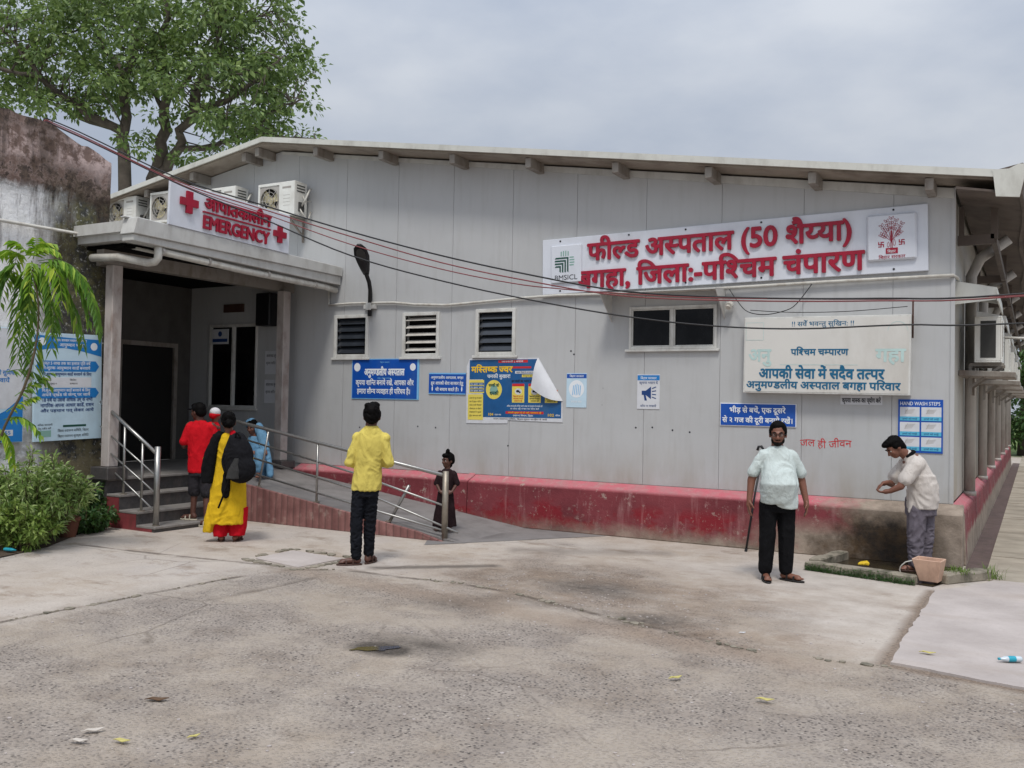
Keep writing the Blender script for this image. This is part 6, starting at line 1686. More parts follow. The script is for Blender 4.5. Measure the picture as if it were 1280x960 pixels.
def sandal(par, a, toe, mat, straps=True, s=1.0, closed=False):
    a = V(*a); t = V(*toe); z = t.z; d = (t - V(a.x, a.y, z)).normalized(); l = V(-d.y, d.x, 0); h = V(a.x, a.y, z) - d * 0.075 * s; e = t + d * 0.02
    L_ = (e - h).length; m = MB(); pts = []
    for k in range(20):
        an = k * 2 * PI / 20; c_, s__ = math.cos(an), math.sin(an)
        w = 0.046 * s * (1.0 + 0.12 * c_)
        pts.append(h.lerp(e, 0.5) + d * c_ * L_ / 2 * (1 if abs(c_) < 2 else 1) + l * s__ * w + V(0, 0, 0.0))
    m.prism(pts, V(0, 0, 0.018)); o = m.build('sandal', mat, par, bevel=0.004)
    m = MB()
    if straps:
        mid = h.lerp(e, 0.62)
        m.tube([mid - l * 0.043 * s + V(0, 0, 0.012), mid - l * 0.034 * s + V(0, 0, 0.05), mid + d * 0.01 + V(0, 0, 0.064), mid + l * 0.034 * s + V(0, 0, 0.05), mid + l * 0.043 * s + V(0, 0, 0.012)], 0.010 * s, 6)
        m.tube([mid + V(0, 0, 0.062), mid + d * 0.06 * s + V(0, 0, 0.03)], 0.008 * s, 6)
        b = h.lerp(e, 0.36)
        m.tube([b - l * 0.04 * s + V(0, 0, 0.012), b - l * 0.036 * s + V(0, 0, 0.07), b + V(0, 0, 0.092), b + l * 0.036 * s + V(0, 0, 0.07), b + l * 0.04 * s + V(0, 0, 0.012)], 0.009 * s, 6)
        m.build('strap', mat, o)
YAW = R(29.46)
def person(label, loc, group=None):
    return thing('person', label, 'person', (0, 0, 0), group), Vector(loc)
def place(p, loc, rot=YAW):
    p.location = loc; p.rotation_euler = (0, 0, rot)

# ---- young man in a yellow shirt, seen from behind, arms folded in front
p, loc = person('man seen from behind in a yellow shirt and black jeans with folded arms', (-5.73, -4.13, 0.0))
hd = Head((0.09, 0.01, 1.682), (-0.12, 1, -0.02), k=1.12)
B = hd.prims() + [('c', (0.088, 0.0, 1.66), 0.062, (0.082, -0.01, 1.52), 0.068), ('l', [(0.05, 0, 0.86, 0.12, 0.09), (0.06, 0, 1.1, 0.13, 0.095), (0.08, 0, 1.35, 0.15, 0.10), (0.08, 0, 1.50, 0.09, 0.07)]),
     ('c', (-0.08, 0, 1.42), 0.042, (-0.15, -0.03, 1.15), 0.040), ('c', (-0.15, -0.03, 1.15), 0.040, (0.0, 0.2, 1.14), 0.029), ('c', (0.24, 0, 1.42), 0.042, (0.295, -0.02, 1.15), 0.040), ('c', (0.295, -0.02, 1.15), 0.040, (0.15, 0.2, 1.17), 0.029),
     ('c', (-0.02, 0, 0.92), 0.075, (-0.055, 0.0, 0.5), 0.055), ('c', (-0.055, 0, 0.5), 0.052, (-0.05, 0.0, 0.1), 0.038), ('c', (0.10, 0, 0.92), 0.075, (0.075, 0.05, 0.5), 0.055), ('c', (0.075, 0.05, 0.5), 0.052, (0.065, 0.12, 0.1), 0.038)]
foot(B, (-0.06, 0.0, 0.10), (-0.25, -0.045, 0.018)); foot(B, (0.065, 0.12, 0.10), (0.12, 0.30, 0.018))
hand(B, (0.0, 0.2, 1.14), (0.9, 0.1, 0.1), (0, -0.9, 0), 0.5); hand(B, (0.15, 0.2, 1.17), (-0.9, 0.1, 0), (0, -0.9, 0), 0.5, 1, -1)
blob('body', B, M['skindark'], p, 0.0085, 1)
hd.hair(p, extra=[('e', hd.p(0, -0.08, -0.03), (0.066, 0.04, 0.055), hd.rot), ('e', hd.p(0.02, 0.0, 0.115), (0.06, 0.066, 0.032), hd.rot), ('e', hd.p(-0.03, -0.05, 0.105), (0.05, 0.05, 0.03), hd.rot)], wr=0.013)
blob('shirt', [('l', [(0.045, 0, 0.845, 0.165, 0.125), (0.05, 0, 0.95, 0.160, 0.125), (0.06, 0, 1.12, 0.150, 0.12), (0.075, 0, 1.28, 0.165, 0.122), (0.08, 0, 1.40, 0.175, 0.115), (0.082, 0, 1.47, 0.150, 0.10), (0.085, 0, 1.53, 0.10, 0.085), (0.087, 0, 1.56, 0.07, 0.072)]),
     ('c', (-0.07, 0, 1.43), 0.066, (0.235, 0, 1.43), 0.066), ('c', (-0.06, 0, 1.42), 0.068, (-0.145, -0.03, 1.16), 0.058), ('c', (-0.145, -0.03, 1.16), 0.056, (-0.05, 0.16, 1.12), 0.042), ('c', (0.22, 0, 1.415), 0.068, (0.295, -0.02, 1.16), 0.058), ('c', (0.295, -0.02, 1.16), 0.056, (0.19, 0.16, 1.14), 0.042)],
     M['c_yellow'], p, 0.010, 2, 0.013, 11, 0.5, 1)
blob('collar', [('l', [(0.086, -0.004, 1.51, 0.092, 0.085), (0.088, -0.006, 1.55, 0.080, 0.080), (0.09, -0.006, 1.575, 0.074, 0.076)])], M['c_yellow'], p, 0.008, 1)
blob('trousers', [('l', [(0.045, 0, 0.78, 0.135, 0.105), (0.045, 0, 0.9, 0.14, 0.112), (0.045, 0, 0.98, 0.135, 0.105)]), ('c', (-0.025, 0, 0.88), 0.086, (-0.06, 0, 0.5), 0.068), ('c', (-0.06, 0, 0.5), 0.068, (-0.055, 0, 0.11), 0.058),
     ('c', (0.10, 0, 0.88), 0.086, (0.085, 0.05, 0.5), 0.066), ('c', (0.085, 0.05, 0.5), 0.066, (0.07, 0.11, 0.13), 0.056)], M['c_jeans'], p, 0.010, 1, 0.014, 17, 1.4, 5)
sandal(p, (-0.06, 0.0, 0.0), (-0.25, -0.045, 0.002), M['sandal']); sandal(p, (0.065, 0.12, 0.0), (0.12, 0.30, 0.002), M['sandal'])
place(p, loc)

# ---- bearded man in a mint T-shirt facing the camera
p, loc = person('bearded man in glasses, mint T-shirt and black trousers facing the camera', (-1.56, -2.30, 0.0))
hd = Head((0.015, -0.02, 1.58), (-0.3, -1, -0.12), k=1.08)
B = hd.prims() + [('c', (0.015, 0.01, 1.53), 0.060, (0.02, 0.015, 1.38), 0.068), ('l', [(0.02, 0, 0.85, 0.14, 0.1), (0.02, -0.03, 1.05, 0.17, 0.13), (0.02, 0, 1.3, 0.17, 0.1), (0.02, 0, 1.42, 0.1, 0.07)]),
     ('c', (-0.165, 0.0, 1.32), 0.045, (-0.25, 0.03, 1.08), 0.046), ('c', (-0.25, 0.03, 1.08), 0.045, (-0.285, -0.02, 0.855), 0.031), ('c', (0.2, 0, 1.32), 0.045, (0.29, 0.03, 1.08), 0.046), ('c', (0.29, 0.03, 1.08), 0.045, (0.325, -0.03, 0.86), 0.031),
     ('c', (-0.075, 0, 0.85), 0.08, (-0.085, 0, 0.48), 0.06), ('c', (-0.085, 0, 0.48), 0.056, (-0.095, 0.01, 0.09), 0.040), ('c', (0.115, 0, 0.85), 0.08, (0.125, 0, 0.48), 0.06), ('c', (0.125, 0, 0.48), 0.056, (0.13, 0.02, 0.09), 0.040)]
foot(B, (-0.095, 0.01, 0.09), (-0.115, -0.19, 0.018)); foot(B, (0.13, 0.02, 0.09), (0.27, -0.12, 0.018))
hand(B, (-0.285, -0.02, 0.86), (-0.05, -0.06, -1), (1, 0.1, 0), 0.28, 1.05, 1); hand(B, (0.325, -0.03, 0.865), (0.02, -0.10, -1), (-1, 0.1, 0), 0.28, 1.05, -1)
blob('body', B, M['skin'], p, 0.0075, 2)
hd.eyes(p)
hd.hair(p, front=-0.05, wr=0.005)
E = lambda a, r: ('e', hd.p(*a), tuple(q * 1.08 for q in r), hd.rot)
blob('beard', [E((0, 0.052, -0.086), (0.040, 0.040, 0.030)), E((0.046, 0.028, -0.060), (0.018, 0.036, 0.034)), E((-0.046, 0.028, -0.060), (0.018, 0.036, 0.034)), ('c', hd.p(-0.024, 0.092, -0.050), 0.0065, hd.p(0.024, 0.092, -0.050), 0.0065)], M['beard'], p, 0.007, 2, 0.003, 60, 1)
m = MB()
for q in (-1, 1):
    rim = [hd.p(0.033 * q + 0.025 * math.cos(t * PI / 7), 0.098, 0.001 + 0.017 * math.sin(t * PI / 7)) for t in range(15)]
    m.tube(rim, 0.0028, 5, False)
    m.tube([hd.p(0.056 * q, 0.096, 0.006), hd.p(0.078 * q, 0.06, 0.006), hd.p(0.084 * q, 0.0, 0.0)], 0.0026, 5)
m.tube([hd.p(-0.009, 0.104, 0.006), hd.p(0.009, 0.104, 0.006)], 0.003, 5)
m.build('glasses', M['black'], p)
blob('shirt', [('l', [(0.03, -0.03, 0.835, 0.188, 0.145), (0.022, -0.045, 0.93, 0.196, 0.165), (0.02, -0.075, 1.05, 0.198, 0.185), (0.02, -0.045, 1.18, 0.178, 0.15), (0.02, 0, 1.29, 0.175, 0.122), (0.02, 0.005, 1.36, 0.165, 0.105), (0.02, 0.008, 1.405, 0.122, 0.09), (0.018, 0.006, 1.435, 0.088, 0.082), (0.018, 0.004, 1.452, 0.077, 0.074)]),
     ('l', [(0.11, -0.03, 0.785, 0.115, 0.125), (0.06, -0.035, 0.87, 0.17, 0.14), (0.03, -0.04, 0.95, 0.19, 0.15)]),
     ('c', (-0.13, 0, 1.345), 0.064, (0.17, 0, 1.345), 0.064), ('c', (-0.135, 0, 1.335), 0.064, (-0.236, 0.02, 1.165), 0.064), ('c', (0.175, 0, 1.335), 0.064, (0.274, 0.02, 1.16), 0.064)], M['c_mint'], p, 0.010, 2, 0.010, 8, 0.9, 9)
blob('trousers', [('l', [(0.02, 0, 0.74, 0.165, 0.12), (0.02, 0, 0.85, 0.175, 0.13), (0.02, 0, 0.94, 0.17, 0.125)]), ('c', (-0.075, 0, 0.82), 0.10, (-0.08, 0, 0.48), 0.086), ('c', (-0.08, 0, 0.48), 0.086, (-0.095, 0.01, 0.125), 0.072),
     ('c', (0.115, 0, 0.82), 0.10, (0.125, 0, 0.48), 0.086), ('c', (0.125, 0, 0.48), 0.086, (0.13, 0.02, 0.125), 0.072)], M['c_black'], p, 0.010, 2, 0.006, 9, 0.5, 4)
sandal(p, (-0.095, 0.01, 0), (-0.115, -0.19, 0.002), M['sandalblack']); sandal(p, (0.13, 0.02, 0), (0.27, -0.12, 0.002), M['sandalblack'])
place(p, loc)

# ---- woman in a yellow kurta with a backpack
p, loc = person('woman seen from behind in a yellow kurta, red trousers and black scarf', (-8.20, -3.78, 0.0))
hd = Head((-0.015, 0.0, 1.55), (-0.35, 1, 0.0), k=1.06)
B = hd.prims() + [('c', (-0.01, -0.01, 1.50), 0.05, (0.0, 0, 1.36), 0.056), ('l', [(-0.01, 0, 0.8, 0.14, 0.1), (0, 0, 1.1, 0.12, 0.09), (0.005, 0, 1.28, 0.14, 0.09), (0.0, 0, 1.38, 0.08, 0.06)]),
     ('c', (-0.155, 0, 1.32), 0.045, (-0.27, -0.01, 1.07), 0.036), ('c', (-0.27, -0.01, 1.07), 0.036, (-0.16, 0.2, 1.02), 0.026), ('c', (0.165, 0, 1.32), 0.045, (0.25, 0.03, 1.07), 0.036), ('c', (0.25, 0.03, 1.07), 0.036, (0.2, 0.24, 1.12), 0.026),
     ('c', (-0.08, 0, 0.8), 0.08, (-0.08, 0, 0.45), 0.05), ('c', (-0.08, 0, 0.45), 0.045, (-0.07, 0, 0.08), 0.034), ('c', (0.09, 0, 0.8), 0.08, (0.1, 0.03, 0.45), 0.05), ('c', (0.1, 0.03, 0.45), 0.045, (0.105, 0.03, 0.08), 0.034)]
foot(B, (-0.07, 0, 0.08), (-0.12, 0.17, 0.018), 0.92); foot(B, (0.105, 0.03, 0.08), (0.13, 0.22, 0.018), 0.92)
hand(B, (-0.16, 0.2, 1.02), (0.8, 0.5, 0.1), (0, 0, 1), 0.4, 0.9); hand(B, (0.2, 0.24, 1.12), (-0.6, 0.5, 0.4), (0, -0.5, 1), 0.4, 0.9, -1)
blob('body', B, M['skin'], p, 0.008, 2)
hd.hair(p, extra=[('e', hd.p(0.0, -0.115, -0.02), (0.055, 0.045, 0.055), hd.rot), ('e', hd.p(-0.01, -0.10, 0.06), (0.04, 0.03, 0.04), hd.rot)], wr=0.007)
blob('kurta', [('l', [(-0.02, 0, 0.24, 0.245, 0.16), (-0.005, 0, 0.45, 0.24, 0.155), (0.005, 0, 0.7, 0.225, 0.145), (0.005, 0, 0.92, 0.195, 0.13), (0.0, 0, 1.1, 0.165, 0.115), (0.0, 0, 1.28, 0.18, 0.11), (0.0, 0, 1.36, 0.13, 0.09), (0.0, 0, 1.40, 0.075, 0.07)]),
     ('l', [(-0.22, 0.0, 0.13, 0.075, 0.13), (-0.20, 0, 0.3, 0.08, 0.13), (-0.15, 0, 0.5, 0.09, 0.13)]),
     ('c', (-0.13, 0, 1.31), 0.066, (-0.275, -0.01, 1.07), 0.055), ('c', (-0.275, -0.01, 1.07), 0.055, (-0.22, 0.1, 1.04), 0.046), ('c', (0.14, 0, 1.31), 0.066, (0.255, 0.03, 1.07), 0.055), ('c', (0.255, 0.03, 1.07), 0.055, (0.23, 0.13, 1.09), 0.046)],
     M['c_kurta'], p, 0.011, 3, 0.014, 7, 0.25, 7)
blob('trousers', [('c', (-0.07, 0, 0.75), 0.11, (-0.085, 0, 0.4), 0.10), ('l', [(-0.085, 0, 0.075, 0.085, 0.085), (-0.085, 0, 0.15, 0.095, 0.09), (-0.08, 0, 0.45, 0.10, 0.10)]), ('c', (0.09, 0, 0.75), 0.11, (0.13, 0.03, 0.4), 0.10), ('l', [(0.12, 0.03, 0.085, 0.095, 0.085), (0.13, 0.03, 0.2, 0.11, 0.095), (0.145, 0.02, 0.45, 0.11, 0.11)])], M['c_redpants'], p, 0.011, 2, 0.009, 12, 0.4, 2)
blob('scarf', [('l', [(-0.245, -0.07, 0.76, 0.075, 0.05), (-0.24, -0.085, 0.95, 0.085, 0.05), (-0.205, -0.09, 1.15, 0.075, 0.045), (-0.16, -0.075, 1.30, 0.062, 0.045), (-0.13, -0.04, 1.385, 0.06, 0.06)]), ('c', (-0.13, -0.03, 1.38), 0.05, (-0.09, 0.06, 1.36), 0.045), ('c', (0.03, -0.10, 1.0), 0.045, (0.015, -0.15, 0.68), 0.055), ('c', (0.015, -0.15, 0.68), 0.05, (0.02, -0.15, 0.62), 0.04)], M['c_black'], p, 0.010, 3, 0.011, 10, 0.3, 3)
s_ = blob('scarf_border', [('c', (0.06, -0.055, 1.40), 0.042, (0.085, -0.10, 1.24), 0.045), ('c', (0.085, -0.10, 1.24), 0.04, (0.04, -0.12, 1.12), 0.03)], M['c_redpants'], p, 0.009, 2, 0.006, 14, 0.4)
place(p, loc)
sandal(p, (-0.07, 0, 0), (-0.12, 0.17, 0.002), M['sandal'], True, 0.92); sandal(p, (0.105, 0.03, 0), (0.13, 0.22, 0.002), M['sandal'], True, 0.92)
pk, _ = thing('backpack', 'bulging black backpack with a grey pocket hung on the back of the woman in yellow', 'backpack', (0, 0, 0)), 0
blob('bag', [('e', (0.18, -0.20, 1.10), (0.19, 0.125, 0.28)), ('e', (0.22, -0.22, 0.97), (0.195, 0.13, 0.19)), ('e', (0.16, -0.16, 1.30), (0.12, 0.10, 0.12))], M['c_pack'], pk, 0.011, 4, 0.010, 8, 0.8, 6)
blob('front_pocket', [('l', [(0.15, -0.325, 0.84, 0.085, 0.03), (0.17, -0.335, 0.95, 0.075, 0.03), (0.20, -0.325, 1.10, 0.03, 0.02)])], M['c_packgrey'], pk, 0.008, 3)
m = MB(); m.tube(spline([(0.06, -0.12, 1.38), (0.02, -0.20, 1.2), (0.0, -0.25, 1.05), (0.05, -0.27, 0.9)]), 0.018, 6); m.build('shoulder_strap', M['c_black'], pk, smooth=True)
m = MB(); m.tube(spline([(0.10, -0.28, 0.84), (0.03, -0.24, 0.66), (-0.05, -0.22, 0.46)]), 0.013, 6); m.build('hanging_strap', M['c_black'], pk, smooth=True)
m = MB(); m.tube(spline([(0.15, -0.24, 1.35), (0.18, -0.29, 1.42), (0.22, -0.26, 1.36)]), 0.012, 6); m.build('grab_loop', M['c_pack'], pk, smooth=True)
place(pk, loc)

# ---- man in a red T-shirt on the lowest step, carrying a child
p, loc = person('man in a red T-shirt, dark shorts and black cap stepping onto the lowest step', (-9.73, -2.98, 0.08))
hd = Head((0.04, 0.0, 1.57), (-0.9, 0.45, -0.05), k=1.05)
B = hd.prims() + [('c', (0.05, 0.0, 1.52), 0.056, (0.08, 0, 1.40), 0.062), ('l', [(0.09, 0, 0.7, 0.13, 0.1), (0.08, 0, 1.0, 0.14, 0.1), (0.08, 0, 1.3, 0.16, 0.1), (0.08, 0, 1.42, 0.09, 0.07)]),
     ('c', (-0.085, 0, 1.37), 0.052, (-0.145, -0.02, 1.07), 0.042), ('c', (-0.145, -0.02, 1.07), 0.041, (-0.2, 0.2, 1.06), 0.029), ('c', (0.25, 0, 1.37), 0.052, (0.30, 0.06, 1.09), 0.042), ('c', (0.30, 0.06, 1.09), 0.041, (0.14, 0.27, 1.12), 0.029),
     ('c', (0.03, 0, 0.72), 0.08, (0.01, 0.02, 0.42), 0.058), ('c', (0.01, 0.02, 0.42), 0.052, (0.0, 0.0, 0.09), 0.036), ('c', (0.16, 0, 0.72), 0.08, (0.2, -0.02, 0.36), 0.058), ('c', (0.2, -0.02, 0.36), 0.052, (0.23, -0.10, 0.02), 0.036)]
foot(B, (0.0, 0.0, 0.09), (-0.18, 0.05, 0.02)); foot(B, (0.23, -0.10, 0.01), (0.06, -0.05, -0.055))
hand(B, (-0.2, 0.2, 1.06), (0.2, 0.9, 0.2), (1, 0, 0), 0.45); hand(B, (0.14, 0.27, 1.12), (-0.8, 0.3, 0.4), (0, -1, 0.2), 0.4, 1, -1)
blob('body', B, M['skindark'], p, 0.0085, 2)
E = lambda a, r: ('e', hd.p(*a), r, hd.rot)
hd.hair(p, wr=0.003)
cp_ = blob('cap', [E((0, -0.012, 0.052), (0.088, 0.106, 0.078)), E((0, -0.03, 0.03), (0.086, 0.09, 0.055))], M['c_black'], p, 0.009, 3)
blob('visor', [E((0, 0.125, 0.040), (0.062, 0.065, 0.012))], M['c_black'], cp_, 0.007, 1)
blob('shirt', [('l', [(0.095, 0, 0.69, 0.185, 0.13), (0.09, 0, 0.85, 0.18, 0.13), (0.085, 0, 1.05, 0.175, 0.125), (0.08, 0, 1.25, 0.19, 0.122), (0.08, 0, 1.35, 0.175, 0.11), (0.08, 0, 1.42, 0.1, 0.085), (0.08, 0, 1.445, 0.07, 0.07)]),
     ('c', (-0.06, 0, 1.345), 0.08, (-0.14, -0.02, 1.14), 0.072), ('c', (0.22, 0, 1.345), 0.08, (0.295, 0.05, 1.15), 0.072)], M['c_red'], p, 0.011, 3, 0.009, 9, 0.5, 12)
blob('shorts', [('l', [(0.095, 0, 0.64, 0.165, 0.12), (0.095, 0, 0.8, 0.165, 0.12)]), ('c', (0.025, 0, 0.68), 0.098, (0.01, 0.02, 0.42), 0.088), ('c', (0.165, 0, 0.68), 0.098, (0.20, -0.02, 0.40), 0.088)], M['c_shorts'], p, 0.010, 2, 0.008, 10, 0.6)
place(p, loc)
sandal(p, (0.0, 0.0, 0.0), (-0.18, 0.05, 0.002), M['sandalpale']); sandal(p, (0.23, -0.10, 0), (0.06, -0.05, -0.078), M['sandalpale'])
p, _ = person('small child in a white and red cap carried by the man in the red T-shirt', loc)
hd = Head((0.24, 0.17, 1.535), (0.5, 0.8, 0.0), k=0.78)
B = hd.prims() + [('c', (0.24, 0.17, 1.48), 0.04, (0.21, 0.19, 1.38), 0.05), ('l', [(0.19, 0.21, 1.05, 0.08, 0.07), (0.2, 0.2, 1.2, 0.085, 0.075), (0.21, 0.19, 1.36, 0.08, 0.06)]), ('c', (0.28, 0.17, 1.34), 0.03, (0.27, 0.05, 1.36), 0.025), ('c', (0.13, 0.2, 1.34), 0.03, (0.12, 0.1, 1.40), 0.025), ('c', (0.16, 0.22, 1.1), 0.05, (0.04, 0.2, 0.92), 0.035), ('c', (0.23, 0.22, 1.1), 0.05, (0.3, 0.18, 0.92), 0.035)]
hand(B, (0.27, 0.05, 1.36), (-0.2, -0.8, 0.1), (0, 0, -1), 0.3, 0.5); hand(B, (0.12, 0.1, 1.40), (0, -0.8, 0.1), (0, 0, -1), 0.3, 0.5)
blob('body', B, M['skin'], p, 0.008, 2); hd.eyes(p)
E = lambda a, r: ('e', hd.p(*a), tuple(q * 0.78 for q in r), hd.rot)
cp_ = blob('cap', [E((0, -0.015, 0.04), (0.092, 0.11, 0.09))], M['c_white'], p, 0.008, 3)
blob('cap_band', [E((0, -0.02, -0.012), (0.095, 0.112, 0.045)), E((0.0, -0.06, -0.02), (0.08, 0.075, 0.07))], M['c_red'], cp_, 0.008, 3)
blob('shirt', [('l', [(0.19, 0.21, 1.08, 0.10, 0.085), (0.2, 0.2, 1.22, 0.10, 0.085), (0.21, 0.19, 1.36, 0.09, 0.07), (0.22, 0.18, 1.42, 0.055, 0.05)])], M['c_red'], p, 0.009, 3, 0.005, 12)
place(p, loc)

# ---- little girl on the ramp behind the end post
p, loc = person('little girl in a long dark frock standing on the ramp behind its end post', (-6.215, -1.69, 0.065))
hd = Head((0.02, 0, 0.985), (-0.75, -0.7, -0.05), k=0.86)
B = hd.prims() + [('c', (0.02, 0, 0.93), 0.038, (0.01, 0, 0.84), 0.042), ('l', [(0, 0, 0.45, 0.09, 0.07), (0, 0, 0.65, 0.085, 0.065), (0.005, 0, 0.80, 0.09, 0.06), (0.01, 0, 0.86, 0.05, 0.045)]),
     ('c', (-0.095, 0, 0.80), 0.03, (-0.13, -0.01, 0.66), 0.025), ('c', (-0.13, -0.01, 0.66), 0.025, (-0.07, -0.10, 0.56), 0.019), ('c', (0.11, 0, 0.80), 0.03, (0.15, 0.0, 0.66), 0.025), ('c', (0.15, 0, 0.66), 0.025, (0.09, -0.10, 0.56), 0.019),
     ('c', (-0.05, 0, 0.45), 0.05, (-0.06, 0, 0.06), 0.028), ('c', (0.05, 0, 0.45), 0.05, (0.06, 0, 0.06), 0.028)]
foot(B, (-0.06, 0, 0.06), (-0.14, -0.09, 0.012), 0.7); foot(B, (0.06, 0, 0.06), (0.0, -0.13, 0.012), 0.7)
hand(B, (-0.07, -0.1, 0.56), (0.7, -0.2, -0.3), (0, 1, 0), 0.4, 0.68); hand(B, (0.09, -0.1, 0.56), (-0.7, -0.2, -0.3), (0, 1, 0), 0.4, 0.68, -1)
blob('body', B, M['skindark'], p, 0.007, 2); hd.eyes(p)
hd.hair(p, extra=[('e', hd.p(-0.03, 0.02, 0.15), (0.028, 0.028, 0.035), hd.rot), ('e', hd.p(0.05, -0.07, -0.06), (0.035, 0.05, 0.07), hd.rot)], wr=0.005)
blob('frock', [('l', [(-0.01, 0, 0.08, 0.165, 0.12), (-0.01, 0, 0.25, 0.145, 0.11), (-0.005, 0, 0.45, 0.115, 0.095), (0, 0, 0.58, 0.098, 0.08), (0.005, 0, 0.74, 0.105, 0.078), (0.01, 0, 0.83, 0.085, 0.065), (0.01, 0, 0.865, 0.05, 0.045)]), ('c', (-0.08, 0, 0.80), 0.045, (-0.13, -0.01, 0.67), 0.04), ('c', (0.10, 0, 0.80), 0.045, (0.15, 0, 0.67), 0.04)], M['c_brown'], p, 0.009, 3, 0.010, 10, 0.3, 8)
blob('belt', [('l', [(0, 0, 0.55, 0.108, 0.09), (0, 0, 0.575, 0.106, 0.088)])], M['c_white'], p, 0.007, 1)
place(p, loc)

# ---- man bending at the tap
p, loc = person('man in a beige shirt and grey trousers bending over the tap at the corner', (-0.25, -0.80, 0.0))
hd = Head((-0.325, 0.0, 1.43), (-0.80, -0.12, -0.62), (-0.6, 0, 0.8))
B = hd.prims() + [('c', (-0.28, 0.0, 1.42), 0.058, (-0.15, 0, 1.31), 0.066), ('c', (0.0, 0, 0.86), 0.12, (-0.03, 0, 1.1), 0.12), ('c', (-0.03, 0, 1.1), 0.12, (-0.11, 0, 1.26), 0.115),
     ('c', (-0.17, -0.13, 1.25), 0.052, (-0.31, -0.15, 0.995), 0.043), ('c', (-0.31, -0.15, 0.995), 0.042, (-0.41, -0.10, 0.935), 0.030), ('c', (-0.17, 0.13, 1.25), 0.052, (-0.29, 0.16, 1.0), 0.043), ('c', (-0.29, 0.16, 1.0), 0.042, (-0.40, 0.02, 1.02), 0.030),
     ('c', (-0.06, -0.02, 0.8), 0.09, (-0.075, -0.02, 0.42), 0.06), ('c', (-0.075, -0.02, 0.42), 0.055, (-0.075, -0.02, 0.09), 0.038), ('c', (0.06, 0.08, 0.8), 0.09, (0.075, 0.08, 0.42), 0.06), ('c', (0.075, 0.08, 0.42), 0.055, (0.075, 0.1, 0.09), 0.038)]
foot(B, (-0.075, -0.02, 0.09), (-0.24, 0.02, 0.02)); foot(B, (0.075, 0.1, 0.09), (-0.07, 0.2, 0.02))
hand(B, (-0.41, -0.10, 0.935), (-0.85, 0.45, -0.2), (0, 0.3, 1), 0.5); hand(B, (-0.40, 0.02, 1.02), (-0.85, -0.45, -0.15), (0, -0.5, -1), 0.45, 1, -1)
blob('body', B, M['skin'], p, 0.0085, 2); hd.eyes(p)
hd.hair(p, extra=[('e', hd.p(0, 0.055, 0.085), (0.06, 0.055, 0.032), hd.rot), ('e', hd.p(0, -0.075, -0.04), (0.065, 0.045, 0.055), hd.rot)], wr=0.007)
blob('shirt', [('l', [(0.0, 0, 0.735, 0.165, 0.145), (0.01, 0, 0.85, 0.175, 0.155), (0.005, 0, 1.0, 0.17, 0.16), (-0.03, 0, 1.12, 0.165, 0.16)]), ('c', (-0.02, 0, 1.05), 0.155, (-0.095, 0, 1.225), 0.135), ('c', (-0.095, -0.07, 1.245), 0.10, (-0.095, 0.07, 1.245), 0.10), ('c', (-0.14, 0, 1.30), 0.085, (-0.17, 0, 1.34), 0.07),
     ('c', (-0.14, -0.12, 1.235), 0.086, (-0.255, -0.15, 1.075), 0.080), ('c', (-0.14, 0.12, 1.235), 0.086, (-0.25, 0.15, 1.08), 0.080), ('c', (-0.12, -0.04, 0.78), 0.05, (-0.14, -0.04, 0.71), 0.035)], M['c_tan'], p, 0.011, 3, 0.010, 9, 0.8, 14)
blob('collar', [('c', (-0.14, -0.065, 1.375), 0.022, (-0.20, -0.055, 1.33), 0.018), ('c', (-0.14, 0.065, 1.375), 0.022, (-0.20, 0.055, 1.33), 0.018), ('c', (-0.125, -0.06, 1.385), 0.024, (-0.125, 0.06, 1.385), 0.024)], M['c_black'], p, 0.007, 2)
blob('trousers', [('l', [(0.0, 0.03, 0.66, 0.165, 0.15), (0.005, 0.03, 0.78, 0.175, 0.155), (0.005, 0.03, 0.86, 0.165, 0.15)]), ('c', (-0.065, -0.02, 0.72), 0.105, (-0.08, -0.02, 0.4), 0.092), ('c', (-0.08, -0.02, 0.4), 0.09, (-0.075, -0.02, 0.11), 0.078), ('c', (0.065, 0.08, 0.72), 0.105, (0.08, 0.08, 0.4), 0.092), ('c', (0.08, 0.08, 0.4), 0.09, (0.075, 0.1, 0.11), 0.078)], M['c_grey'], p, 0.010, 2, 0.013, 13, 1.2, 11)
sandal(p, (-0.075, -0.02, 0), (-0.24, 0.02, 0.012), M['sandal']); sandal(p, (0.075, 0.1, 0), (-0.07, 0.2, 0.012), M['sandal'])
place(p, loc)

